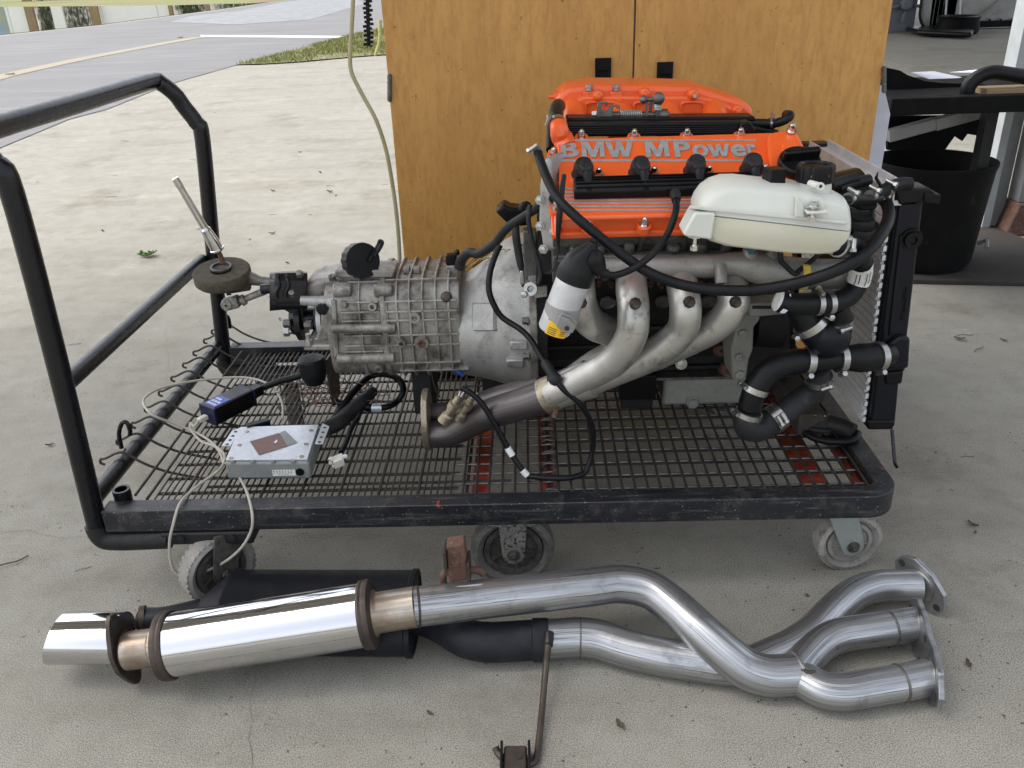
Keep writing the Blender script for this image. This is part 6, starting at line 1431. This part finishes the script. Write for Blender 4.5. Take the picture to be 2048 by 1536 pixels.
obj('connector', MB().box(lid(.22, 1.08)+V(0, 0, -.006), (.05, .018, .02), .55), M['black_plastic'], ecu, bev=.002)
# diagnostic interface box
z1 = CZT+.046
l4 = [PZ(399, 808, z1), PZ(427, 820, z1), PZ(508, 780, z1), PZ(479, 768.5, z1)]
log = thing('interface_box', (l4[0]+l4[2])/2-V(0, 0, .044), 'black rectangular interface box with blue printed top beside the control unit', 'interface box')
def lg(u, v, z=0): return l4[0].lerp(l4[1], u).lerp(l4[3].lerp(l4[2], u), v)+V(0, 0, z)
obj('shell', MB().prism([lg(0, 0), lg(1, 0), lg(1, 1), lg(0, 1)], V(0, 0, -.040)), M['black_plastic'], log, bev=.0015)
tp_ = obj('top_label', MB().prism([lg(.1, .04, .0005), lg(.9, .04, .0005), lg(.9, .97, .0005), lg(.1, .97, .0005)], V(0, 0, .0004)), M['logger_top'], log)
obj('blue_print', MB().prism([lg(.12, .07, .0012), lg(.88, .07, .0012), lg(.88, .45, .0012), lg(.12, .45, .0012)], V(0, 0, .0002)), M['blue_print'], tp_)
bx_ = (lg(1, 0)-lg(0, 0)).normalized(); by_ = (lg(0, 1)-lg(0, 0)).normalized()
for k_, (s_, v0) in enumerate((('OBD', .12), ('USB', .22), ('PRO', .32))): pass
for v0, nn2 in ((.11, 3), (.21, 3), (.31, 2)):
    for j in range(nn2): obj('print_block', MB().prism([lg(.2+.2*j, v0, .0016), lg(.37+.2*j, v0, .0016), lg(.37+.2*j, v0+.06, .0016), lg(.2+.2*j, v0+.06, .0016)], V(0, 0, .0002)), M['silver_ink'], tp_)
for v0 in (-.01, .965): obj('end_band', MB().prism([lg(-.04, v0, .0015), lg(1.04, v0, .0015), lg(1.04, v0+.045, .0015), lg(-.04, v0+.045, .0015)], V(0, 0, -.043)), M['indigo'], log, bev=.001)
c = lg(.5, 1.13, -.02); obj('lead_plug', MB().obox(c, by_*.022, by_.cross(ZA)*.015, ZA*.012), M['black_plastic'], log, bev=.004)
c = lg(.5, -.05, -.022); obj('usb_plug', MB().obox(c-by_*.010, by_*.011, by_.cross(ZA)*.0065, ZA*.005), M['cream'], log, bev=.001)
cb = c-by_*.02
def corr(name, P, r, par=None, mat='rubber', pitch=.0042):
    # corrugated conduit: alternating radii
    L = [0]
    for i in range(1, len(P)): L.append(L[-1]+(P[i]-P[i-1]).length)
    n = int(L[-1]/pitch*2); Q = []; k_ = 0
    for i in range(n+1):
        d = L[-1]*i/n
        while k_ < len(L)-2 and L[k_+1] < d: k_ += 1
        f_ = (d-L[k_])/max(1e-9, L[k_+1]-L[k_]); Q.append(P[k_].lerp(P[k_+1], f_))
    return obj(name, MB().tube(Q, [r*(1.0 if i % 2 else .84) for i in range(n+1)], 12), M[mat], par, ang=80)
P = spline([lg(.5, 1.3, -.02)]+ys([(560, 762, 1.83), (585, 756, 1.83), (606, 750, 1.83), (615, 752, 1.82)]), 6)
cd = corr('interface_lead', P, .0085); tag(cd, 'black corrugated lead from the interface box to the gearbox mount', 'cable')
obj('ring_terminal', MB().ring(PY(614, 750, 1.80), V(0, -.6, .6), .005, .011, .004, 16), M['dull_steel'], cd)
# beige usb cable: round the box, over the deck, hanging in front of the rail
zc_ = CZT+.004
l1 = [cb, cb-by_*.015+V(0, 0, -.008)]+zs([(380, 846, zc_), (384, 862, zc_), (402, 882, zc_), (430, 893, zc_), (446, 905, zc_+.004), (449, 922, zc_+.004), (436, 942, zc_+.004), (408, 962, zc_), (376, 988, zc_), (358, 1010, CZT+.006)])+ys([(346, 1050, 1.345), (339, 1085, 1.342), (341, 1122, 1.342), (352, 1146, 1.342), (374, 1153, 1.342), (410, 1143, 1.342), (452, 1122, 1.342), (484, 1094, 1.342), (502, 1062, 1.342), (505, 1035, 1.345)])+zs([(500, 1005, CZT+.006), (490, 975, zc_), (474, 948, zc_), (456, 930, zc_+.003), (447, 925, zc_+.003), (440, 905, zc_), (420, 882, zc_), (385, 862, zc_), (345, 846, zc_+.02), (305, 830, zc_+.05), (288, 810, zc_+.055), (290, 795, zc_+.055), (318, 778, zc_+.05), (370, 765, zc_+.04), (430, 757, zc_+.03), (490, 755, zc_+.03), (530, 765, zc_+.03), (554, 785, zc_+.02), (565, 810, zc_+.01), (565, 838, zc_)])
P = spline(l1, 5); uc = obj('usb_cable', MB().tube(P, .0028, 8), M['beige']); tag(uc, 'thin beige cable looping over the cart rail from the interface box', 'cable')
# corrugated loop with silver label, loose white plug, thick conduit
zq = CZT+.012
P = spline(zs([(672, 804, zq), (690, 808, zq), (720, 812, zq), (745, 816, zq), (772, 814, zq), (795, 802, zq), (806, 782, zq+.02), (802, 764, zq+.03), (786, 752, zq+.035), (760, 748, zq+.035), (735, 756, zq+.03), (712, 778, zq+.02), (695, 800, zq+.01), (680, 822, zq), (664, 842, zq), (654, 856, zq)]), 6)
lp_ = corr('conduit_loop', P, .0082); tag(lp_, 'black corrugated conduit coiled in a loop with a silver label', 'conduit')
tubeat('silver_label', P, 18, 23, .0105, 'ecu', lp_); tubeat('tee_joint', P, 10, 18, .0098, 'black_plastic', lp_)
for i in (19, 20, 21): obj('print_line', MB().box(P[i]+V(0, -.0104, .003), (.004, .0004, .001)), M['ink'], lp_)
P = spline(zs([(722, 822, zq), (714, 838, zq), (702, 858, zq-.004), (692, 885, zq-.006), (682, 905, zq-.006)]), 5); br_ = obj('branch_lead', MB().tube(P, .0058, 10), M['rubber'], lp_)
P = spline(zs([(746, 782, zq+.015), (720, 806, zq+.01), (696, 828, zq), (676, 846, zq), (650, 858, zq)]), 5)
tk_ = obj('harness_trunk', MB().tube(P, [.013, .016, .018, .018, .017], 14), M['rubber_dull']); tag(tk_, 'thick taped harness trunk plugged into the back of the control unit', 'harness')
c = PZ(677, 922, CZT+.012); wp = thing('white_plug', c-V(0, 0, .011), 'cream multi-pin plug lying loose on the wire deck', 'plug')
obj('housing', MB().obox(c, V(.010, .004, .002), V(-.004, .012, 0), V(0, -.002, .010)), M['cream'], wp, bev=.002)
for i in range(9): obj('pin_socket', MB().box(c+V(-.011+random.uniform(-.004, .004), -.010+.0045*(i % 3)+random.uniform(-.001, .001), -.006+.007*(i//3)), (.008, .004, .005), random.uniform(-.4, .4)), M['cream'], wp, bev=.0008)
obj('latch', MB().box(c+V(.012, .004, .008), (.012, .008, .006), .5), M['white_paint'], wp, bev=.001)
mb = MB()
for i in range(34):
    a = PZ(random.uniform(610, 668), random.uniform(755, 815), CZT+random.uniform(.002, .05)); Q_ = [a]
    d = V(random.gauss(0, 1), random.gauss(0, 1), random.gauss(0, .5)).normalized()
    for k_ in range(5):
        d = (d+V(random.gauss(0, .7), random.gauss(0, .7), random.gauss(0, .5))).normalized(); q = Q_[-1]+d*.02; q.z = max(q.z, CZT+.002); Q_.append(q)
    mb.tube(spline(Q_, 3), .0009, 5)
for i in range(22):
    a = PZ(random.uniform(690, 735), random.uniform(775, 800), CZT+random.uniform(.002, .03)); Q_ = [a]
    d = V(random.gauss(.6, .5), random.gauss(0, 1), random.gauss(0, .4)).normalized()
    for k_ in range(5):
        d = (d+V(random.gauss(0, .6), random.gauss(0, .6), random.gauss(0, .4))).normalized(); q = Q_[-1]+d*.018; q.z = max(q.z, CZT+.002); Q_.append(q)
    mb.tube(spline(Q_, 3), .0009, 5)
obj('wire_tangle', mb, M['copper'], kind='stuff')
tag(obj('blue_terminal', MB().tube(ys([(908, 738, 1.69), (918, 745, 1.69), (928, 752, 1.69)]), [.0045, .006, .003], 10), M['blue']), 'small blue crimp terminal hanging under the gearbox', 'terminal')
tag(obj('thin_lead', MB().tube(spline(ys([(863, 745, 1.68), (866, 762, 1.67), (872, 780, 1.66), (880, 795, 1.65)]), 4), .0018, 6), M['rubber']), 'thin black wire dangling below the gearbox onto the deck', 'wire')
# timber and stray casting at the right end of the deck
a, b = PZ(1690, 880, CZT+.012), PZ(1560, 690, CZT+.012)
d = (b-a).normalized(); n_ = V(-d.y, d.x, 0)
a = V(.575, CYF+.20, 0); b = V(.575, CYB-.06, 0)
tag(obj('timber', MB().bb(.555, .612, CYF+.235, CYB-.05, CZT+.001, CZT+.05), M['dark_wood'], bev=.003), 'dark dirty timber lying along the right end of the deck', 'timber')
c = PZ(1652, 872, CZT); cs = thing('water_neck', c, 'oily black casting lying on the right corner of the mesh deck', 'casting')
obj('body', MB().lathe(c+V(-.01, .02, .004), V(.1, .3, 1), [(0, .035), (.008, .036), (.010, .030), (.026, .026), (.04, .016), (.04, .010), (.03, 0)], 20), M['block'], cs, bev=.002)
obj('spout', MB().tube(spline([c+V(.0, .02, .02), c+V(.028, .0, .022), c+V(.048, -.02, .020)], 4), [.02, .019, .017], 14), M['block'], cs)
obj('loop', MB().tube(spline([c+V(-.05, .03, .008), c+V(-.035, -.012, .006), c+V(0, -.035, .006), c+V(.045, -.032, .007), c+V(.062, -.01, .012)], 5), .008, 10), M['rubber'], cs)
for q in ((1629, 836), (1647, 836)):
    p = PZ(*q, CZT+.04); obj('stud', MB().cyl(p, p+V(0, -.006, .008), .003, None, 8), M['chrome'], cs)

# ================================================================== EXHAUSTS ON THE FLOOR
def zr_(l, k=6): return spline(zs(l), k)
ex = thing('exhaust', PZ(900, 1240, 0), 'long silver exhaust with polished muffler and a twin-pipe flange lying in front', 'exhaust pipe')
R1_ = .0550
A, B = PZ(341, 1290, .088), PZ(733, 1229, .128); ax = (B-A); L_ = ax.length; an = ax.normalized()
muf = obj('muffler', MB().lathe(A, ax, [(0, R1_*.98), (L_*.002, R1_), (L_*.998, R1_), (L_, R1_*.98)], 56), M['polished'], ex)
fu = (V(0, -1, .55)-an*V(0, -1, .55).dot(an)).normalized(); su = an.cross(fu)
# embossed lettering on the muffler shell (outlined strokes)
def mp(t, a, o=0): return A+ax*t+(fu*math.cos(a)+su*math.sin(a))*(R1_+o)
sg = 1 if su.z > 0 else -1
def arc(cx, cw, a0, ch, n=48): return [mp(cx+cw*math.cos(2*math.pi*i/n), sg*(a0+ch*math.sin(2*math.pi*i/n)), -.0003) for i in range(n)]
mb = MB()
mb.tube([mp(.29, .15*sg, -.0003), mp(.31, .75*sg, -.0003)], .0005, 5).tube([mp(.29, .15*sg, -.0003), mp(.38, .12*sg, -.0003)], .0005, 5)
for t_ in (.50, .53, .6, .62, .74): mb.tube([mp(t_, .15*sg, -.0003), mp(t_+.02, .8*sg, -.0003)], .0005, 5)
obj('embossing', mb, M['polished'], muf)
obj('seam', MB().tube([mp(.01, -.48*sg, -.0002), mp(.99, -.48*sg, -.0002)], .0007, 5), M['dull_steel'], muf)
def bead(P, ax_, r, par, w_=.004, mat='brown_steel'): return obj('weld_bead', MB().lathe(P-ax_.normalized()*w_/2, ax_, [(0, r*.98), (w_*.25, r+.0018), (w_*.75, r+.0018), (w_, r*.98)], 30), M[mat], par)
for P_, s_ in ((A, -1), (B, 1)):
    obj('end_rim', MB().lathe(P_-an*s_*.006, an*s_, [(0, R1_), (0, R1_+.0035), (.004, R1_+.005), (.008, R1_+.0035), (.012, R1_+.005), (.018, R1_+.004), (.020, R1_-.004), (.021, R1_*.7), (.021, 0)], 44), M['brown_steel'], ex)
rn = .033
C_ = PZ(255, 1302, .080)
obj('inlet_neck', MB().tube([A-an*.01, C_], rn, 28), M['pipe_warm'], ex)
obj('neck_step', MB().lathe(A-an*.030, an, [(0, rn), (.004, rn+.003), (.01, rn+.003)], 28), M['pipe_warm'], ex)
# brown flange
F = PZ(252, 1299, .079); fl2 = (F-A).normalized(); fv = (ZA-fl2*ZA.dot(fl2)).normalized(); fw_ = fl2.cross(fv)
tl_ = 0.55
fd = (fv*math.cos(tl_)+V(0, 1, 0)*math.sin(tl_)*.0); fd = fv
P_ = []
for i in range(28):
    a = 2*math.pi*i/28; c_, s_ = math.cos(a), math.sin(a); rr = 1/max(abs(c_)/.040, .001) if False else None
    q = .040+.036*abs(c_)**3; P_.append(F+fd*c_*q+fw_*s_*min(q, .043))
fo = obj('flange', MB().prism([p-fl2*.0 for p in P_], fl2*.008), M['brown_steel'], ex, bev=.001)
for s_ in (-1, 1):
    q = F+fd*s_*.058-fl2*.0006; obj('flange_hole', MB().lathe(q, fl2, [(-.0004, .008), (.0100, .008), (.0104, 0)], 16), M['ink'], fo)
bead(F-fl2*.004, fl2, rn, ex)
# oval polished tip, slant cut
T0 = PZ(244, 1275, .080); T1 = PZ(112, 1276, .074); td = (T1-T0).normalized(); rt = .047; mb = MB(); rows = []
side_ = td.cross(ZA).normalized()
for r_, d_ in ((rt*.5, 0), (rt*.98, 0), (rt, .003), (rt, None), (rt*.96, None), (rt*.95, .01)):
    row = []; 
    for j in range(41):
        a = 2*math.pi*j/40; up_ = math.sin(a)
        L2 = (T1-T0).length*1.06-(up_+1)*.011 if d_ is None else d_
        row.append(T0+td*L2+(side_*math.cos(a)*1.05+ZA*math.sin(a)*.92)*r_)
    rows.append(row)
rows = [[p for p in r] for r in rows]
tc_ = [(i*.05, math.cos(2*math.pi*j/40), math.sin(2*math.pi*j/40)) for i in range(len(rows)) for j in range(41)]
obj('tail_tip', mb.grid(rows, tc_), M['polished'], ex, ang=50)
# right side: neck, long pipe, Y
N1 = PZ(826, 1214, .134)
obj('outlet_neck', MB().lathe(B+an*.012, an, [(0, R1_*.72), (.004, R1_*.74), (.008, R1_*.66), (.012, .0350), ((N1-B).length-.006, .0352)], 34), M['pipe_warm'], ex)
rp_ = .0345
lp = zr_([(826, 1214, .134), (900, 1206, .130), (1000, 1194, .125), (1100, 1183, .120), (1180, 1174, .116), (1240, 1168, .112), (1300, 1180, .106), (1350, 1216, .096), (1400, 1262, .084), (1450, 1306, .066), (1490, 1336, .05), (1530, 1350, .042), (1570, 1350, .039), (1596, 1348, .038)], 7)
obj('long_pipe', MB().tube(lp, rp_, 30), M['pipe'], ex)
bead(lp[1], lp[2]-lp[0], rp_, ex, .005)
Yp = lp[-1]
ub = zr_([(1590, 1346, .038), (1612, 1318, .040), (1640, 1290, .042), (1675, 1272, .044), (1720, 1264, .046), (1780, 1256, .046), (1830, 1248, .046)], 7)
lb_ = zr_([(1590, 1350, .036), (1615, 1364, .036), (1648, 1381, .036), (1690, 1384, .036), (1740, 1376, .037), (1800, 1366, .038), (1860, 1354, .040)], 7)
rb = .030
obj('branch_pipe', MB().tube(ub, [rp_*.9, rb, rb, rb], 26), M['pipe'], ex); obj('branch_pipe', MB().tube(lb_, [rp_*.9, rb, rb, rb], 26), M['pipe'], ex)
bead(lp[-2], lp[-1]-lp[-3], rp_+.001, ex, .007, 'zinc')
obj('crotch_weld', MB().tube(spline(zs([(1598, 1322, .06), (1606, 1340, .066), (1628, 1345, .064), (1645, 1338, .055)]), 4), .0035, 8), M['brown_steel'], ex)
for l in (ub, lb_): bead(l[-8], l[-7]-l[-9], rb, ex, .006, 'dull_steel')
Fu, Fl = ub[-1], lb_[-1]; fm = (Fu+Fl)/2; u_ = (Fu-Fl).normalized(); nx_ = (ub[-1]-ub[-3]).normalized(); nx_ = (nx_-u_*nx_.dot(u_)).normalized(); v_ = nx_.cross(u_)
hl = (Fu-Fl).length/2; P_ = []
ends = [(hl+.056, .010), (hl+.046, .020), (hl+.026, .038), (hl*.6, .043), (0, .038), (-hl*.6, .043), (-hl-.026, .038), (-hl-.046, .020), (-hl-.056, .010)]
P_ = [fm+u_*a+v_*b for a, b in ends]+[fm+u_*a-v_*b for a, b in ends[::-1]]
fo = obj('twin_flange', MB().prism([p+nx_*.0 for p in P_], nx_*.009), M['pipe'], ex, bev=.001)
for a in (hl+.042, 0, -hl-.042):
    for s_ in ((-1, 1) if a == 0 else (0,)):
        q = fm+u_*a+v_*.026*s_-nx_*.0005; obj('flange_hole', MB().lathe(q, nx_, [(0, .0065), (.0102, .0065), (.0104, 0)], 14), M['ink'], fo)
for P2 in (Fu, Fl): bead(P2-nx_*.002, nx_, rb, ex, .005, 'zinc')
for P2 in (Fu, Fl): obj('pipe_mouth', MB().lathe(P2+nx_*.0096, nx_, [(0, rb*.9), (.0003, rb*.9), (.0003, 0)], 20), M['ink'], fo)
# rusty hanger block on the long pipe
hb = PZ(916, 1168, .15)
hg = obj('hanger_block', MB().prism([PY(x, y, hb.y) for x, y in ((892, 1094), (928, 1088), (938, 1160), (898, 1167))], V(0, .03, 0)), M['rust'], ex, bev=.003)
for x0 in ((889, 1098), (936, 1120)):
    a = PY(x0[0], x0[1]+8, hb.y-.004); obj('hanger_cheek', MB().box(a+V(.0, .014, -.018), (.005, .04, .045), 0), M['brown_steel'], hg, bev=.001)
obj('hanger_rod', MB().tube(spline([PY(x, y, hb.y+.012) for x, y in ((890, 1172), (886, 1160), (888, 1148), (900, 1143), (950, 1140), (968, 1148))], 5), .0065, 10), M['rust'], hg)
for y in (1112, 1130): c = PY(912, y, hb.y-.001); obj('stamp_ring', MB().tube([c+V(math.cos(a*.5236)*.007, 0, math.sin(a*.5236)*.007) for a in range(12)], .0007, 5, closed=True), M['rust'], hg)
obj('hanger_lug', MB().prism([PZ(880, 1188, .152), PZ(960, 1180, .152), PZ(968, 1176, .152), PZ(890, 1182, .152)], V(0, 0, .012)), M['pipe'], ex, bev=.002)
# black muffler behind
ex2 = thing('rear_exhaust', PZ(640, 1260, 0), 'black oval muffler with dark pipe and silver single flange lying behind the polished one', 'exhaust pipe')
rm = .080
A2, B2 = PZ(455, 1222, .060), PZ(832, 1224, .060); d2 = B2-A2; L2 = d2.length
obj('muffler', MB().lathe(A2, d2, [(-.052, .026), (-.05, .030), (-.006, rm*.93), (0, rm), (.004, rm+.003), (.010, rm+.003), (.013, rm), (L2-.012, rm), (L2-.01, rm+.003), (L2-.001, rm+.003), (L2, rm*.95), (L2-.004, rm*.9), (L2-.006, 0)], 48, sc=(1.22, .74), u=V(0, 1, 0)), M['blackened'], ex2)
q = A2-d2.normalized()*.05
ip = [q]+zs([(330, 1238, .06), (285, 1240, .055)])
obj('outlet_pipe', MB().tube(spline(ip, 5), .023, 18), M['black_pipe'], ex2)
obj('pipe_loop', MB().ring(PZ(282, 1238, .06), V(1, .3, 0), .012, .024, .01, 20), M['brown_steel'], ex2)
dk = zr_([(800, 1240, .05), (850, 1242, .048), (890, 1256, .046), (930, 1276, .046), (975, 1284, .042), (1030, 1282, .040), (1078, 1279, .040)], 6)
obj('dark_pipe', MB().tube(dk, [.026, .028, .031, .034, .0355, .0355, .0355], 26), M['black_pipe'], ex2)
obj('dark_sleeve', MB().lathe(PZ(1068, 1280, .040), XA, [(-.004, .035), (-.002, .0385), (.022, .0385), (.026, .0375)], 28), M['black_pipe'], ex2)
sv = zr_([(1085, 1279, .040), (1120, 1277, .040), (1160, 1275, .040), (1200, 1280, .038), (1250, 1296, .035), (1310, 1310, .034), (1380, 1322, .033), (1450, 1332, .033), (1500, 1330, .033), (1545, 1312, .033), (1590, 1290, .034), (1630, 1262, .036), (1668, 1222, .038), (1705, 1190, .042), (1745, 1174, .044), (1790, 1170, .045), (1838, 1170, .046)], 6)
obj('silver_pipe', MB().tube(sv, [.0355, .0355, .034, .032, .031, .030, .030], 26), M['pipe'], ex2)
for i in (12, 46): bead(sv[i], sv[i+1]-sv[i-1], .0345 if i == 12 else .031, ex2, .005, 'dull_steel')
e = sv[-1]; nx2 = V(.86, .50, .04).normalized()
dia = V(.5*.85, -.86*.85, -.50); dia = (dia-nx2*dia.dot(nx2)).normalized(); dib = nx2.cross(dia)
P_ = [e+dia*a+dib*b for a, b in ((.060, .012), (.040, .034), (.0, .042), (-.040, .034), (-.060, .012), (-.060, -.012), (-.040, -.034), (0, -.042), (.040, -.034), (.060, -.012))]
fo = obj('single_flange', MB().prism(P_, nx2*.009), M['pipe'], ex2, bev=.001)
for s_ in (-1, 1): q = e+dia*s_*.049-nx2*.0005; obj('flange_hole', MB().lathe(q, nx2, [(0, .0075), (.0102, .0075), (.0104, 0)], 14), M['ink'], fo)
bead(e-nx2*.002, nx2, .030, ex2, .006, 'zinc')
obj('pipe_mouth', MB().lathe(e+nx2*.0096, nx2, [(0, .027), (.0003, .027), (.0003, 0)], 20), M['ink'], fo)
# hanger rod with bracket towards the camera
hr = [PZ(1097, 1268, .078), PZ(1096, 1290, .070), PZ(1092, 1330, .045), PZ(1086, 1400, .02), PZ(1079, 1470, .010), PZ(1075, 1505, .008), PZ(1068, 1524, .008), PZ(1052, 1528, .010), PZ(1030, 1520, .012), PZ(1008, 1516, .012), PZ(996, 1506, .012), PZ(991, 1494, .018)]
ro_ = obj('hanger_rod', MB().tube(spline(hr, 6), [.0062]*2+[.0055]*10, 12), M['brown_steel'], ex2)
obj('rod_weld', MB().tube([PZ(1098, 1266, .077), PZ(1098, 1292, .070)], [.009, .007], 8), M['black_pipe'], ro_)
c = PZ(1031, 1522, .014)
hk = obj('hanger_bracket', MB().box(c+V(0, -.004, 0), (.036, .05, .022)), M['brown_steel'], ex2, bev=.003)
for s_ in (-1, 1): obj('bracket_cheek', MB().box(c+V(s_*.0215, -.002, .002), (.004, .056, .030)), M['black_paint'], hk, bev=.001)
obj('bracket_hole', MB().lathe(PZ(1038, 1513, .0262), ZA, [(0, .0045), (.0003, .0045), (.0003, 0)], 14), M['ink'], hk)

# ================================================================== LITTER ON THE FLOOR
def leaf_mb(l, w_, curl, n=6):
    rows = []
    for i in range(n+1):
        t_ = i/n; ww = w_*math.sin(math.pi*min(1, t_*.92+.06))**.8*(1+.25*math.sin(i*2.7))
        rows.append([V(l*(t_-.5), s_*ww, .002+curl*(abs(t_-.5)**2*4)+abs(s_)*curl*.6) for s_ in (-1, -.4, 0, .4, 1)])
    mb = MB().grid(rows); mb.tube([V(-l*.5, 0, .002+curl), V(-l*.72, .002, .002)], .0007, 5); return mb
lmesh = [mesh('leaf', leaf_mb(.035, .009, .006), M['leaf_brown'], c=Z0)[0], mesh('leaf', leaf_mb(.05, .012, .010), M['leaf_brown'], c=Z0)[0]]
tw = [mesh('twig', MB().tube(spline([V(-.03, 0, .002), V(-.01, .003, .004), V(.012, -.002, .003), V(.032, .004, .002)], 3), .0012, 5), M['leaf_brown'], c=Z0)[0]]
def litter(kind, px, py, sc_, rz, label, grp):
    p = PZ(px, py, .0); o_ = place(kind, lmesh[(px+py) % 2] if kind == 'leaf' else tw[0], V(p.x, p.y, .001), None, Matrix.Rotation(rz, 4, 'Z')@Matrix.Scale(sc_, 4)); tag(o_, label, kind, grp)
GL = 'dry leaves scattered on the concrete'; GT = 'twigs scattered on the concrete'
LL = (((545, 468, 1), 'dry leaf on the concrete right of the chrome lever'), ((575, 527, 1), 'curled dry leaf just above the black shift bracket'), ((660, 385, 1.3), 'largest dry leaf on the open concrete left of the vinyl tube'), ((672, 392, .9), 'smaller dry leaf touching the largest one near the vinyl tube'), ((546, 383, 1), 'dry leaf level with the top of the chrome lever, to its right'), ((641, 346, 1), 'upper dry leaf left of the cupboard hinge'), ((397, 459, .8), 'dry crumb of leaf beside the chrome lever sleeve'), ((206, 463, .8), 'lone dry leaf left of the green leaf'), ((690, 520, .8), 'dry leaf just left of the plastic cap'), ((100, 892, 1), 'dark leaf on the floor left of the near cart post'), ((1676, 1262, .8), 'leaf bit between the two raised flange pipes'), ((1918, 680, 1.5), 'torn dark leaf on the floor right of the radiator tank'), ((2006, 682, 1), 'dark leaf nearest the right edge beside the radiator'), ((1240, 1452, 1.0), 'oval dark leaf right of the hanger rod in front'), ((1690, 1170, .9), 'leaf bit behind the single flange pipe'), ((1945, 1052, .8), 'dark leaf on the floor right of the front right caster'), ((1936, 1330, .9), 'dark leaf right of the twin flange'), ((2018, 565, .8), 'leaf in front of the oily board near the right edge'), ((860, 1428, .6), 'small leaf on the floor left of the hanger rod'), ((1950, 1066, .5), 'tiny leaf crumb right of the front right caster'), ((500, 480, .7), 'leaf crumb between the lever and the first dry leaf'), ((620, 430, .7), 'leaf crumb in the middle of the open concrete'), ((75, 365, .8), 'leaf crumb beside the top of the near cart post'), ((560, 640, .8), 'leaf on the concrete behind the shift bracket'), ((600, 305, .8), 'leaf crumb highest on the open concrete'), ((430, 226, .8), 'leaf crumb beside the bend of the far cart post'))
for (px, py, s_), l in LL: litter('leaf', px, py, s_*.62, random.uniform(0, 6), l, GL)
TL = (((250, 283, 1.5, -.2), 'kinked twig under the cart handle bar'), ((222, 395, 1.3, .2), 'straight twig left of the chrome lever'), ((505, 345, .8, .1), 'thin twig right of the far cart post'), ((660, 372, 1, .3), 'twig beside the largest dry leaf'), ((385, 320, .8, 0), 'twig beside the tip of the chrome lever'), ((545, 430, .9, .2), 'pale twig above the shift bracket leaf'), ((150, 690, .9, .4), 'twig left of the handle cross bar'), ((1958, 700, 1.4, .7), 'bent dark twig right of the radiator tank'), ((1930, 672, 1.2, 0), 'straight twig lying over the torn dark leaf'), ((1935, 915, .8, .1), 'small twig on the floor right of the cart corner'), ((20, 1130, 1.6, .7), 'long dark twig at the left edge of the floor'), ((166, 1140, .7, .5), 'short twig left of the muddy caster'), ((770, 370, .8, .3), 'twig beside the vinyl tube and the cupboard'), ((230, 352, .7, .2), 'small twig between the cart posts'))
for (px, py, s_, rz), l in TL: litter('twig', px, py, s_*.75, rz, l, GT)
p = PZ(292, 514, 0); gl = thing('green_leaf', V(p.x, p.y, 0), 'fresh green lobed leaf lying on the concrete left of the gear lever', 'leaf')
for k_, (dx, dy, a, l) in enumerate(((0, 0, .1, .07), (.012, .018, 1.0, .045), (.012, -.012, -.8, .04), (-.022, .014, 2.0, .035), (.03, .012, .5, .04), (.032, -.002, -.3, .035))):
    mb = leaf_mb(l, .011, .010); R_ = Matrix.Rotation(a, 3, 'Z'); mb.v = [R_@v+V(p.x+dx, p.y+dy, .002+.002*k_) for v in mb.v]; obj('lobe', mb, M['leaf_green'], gl)
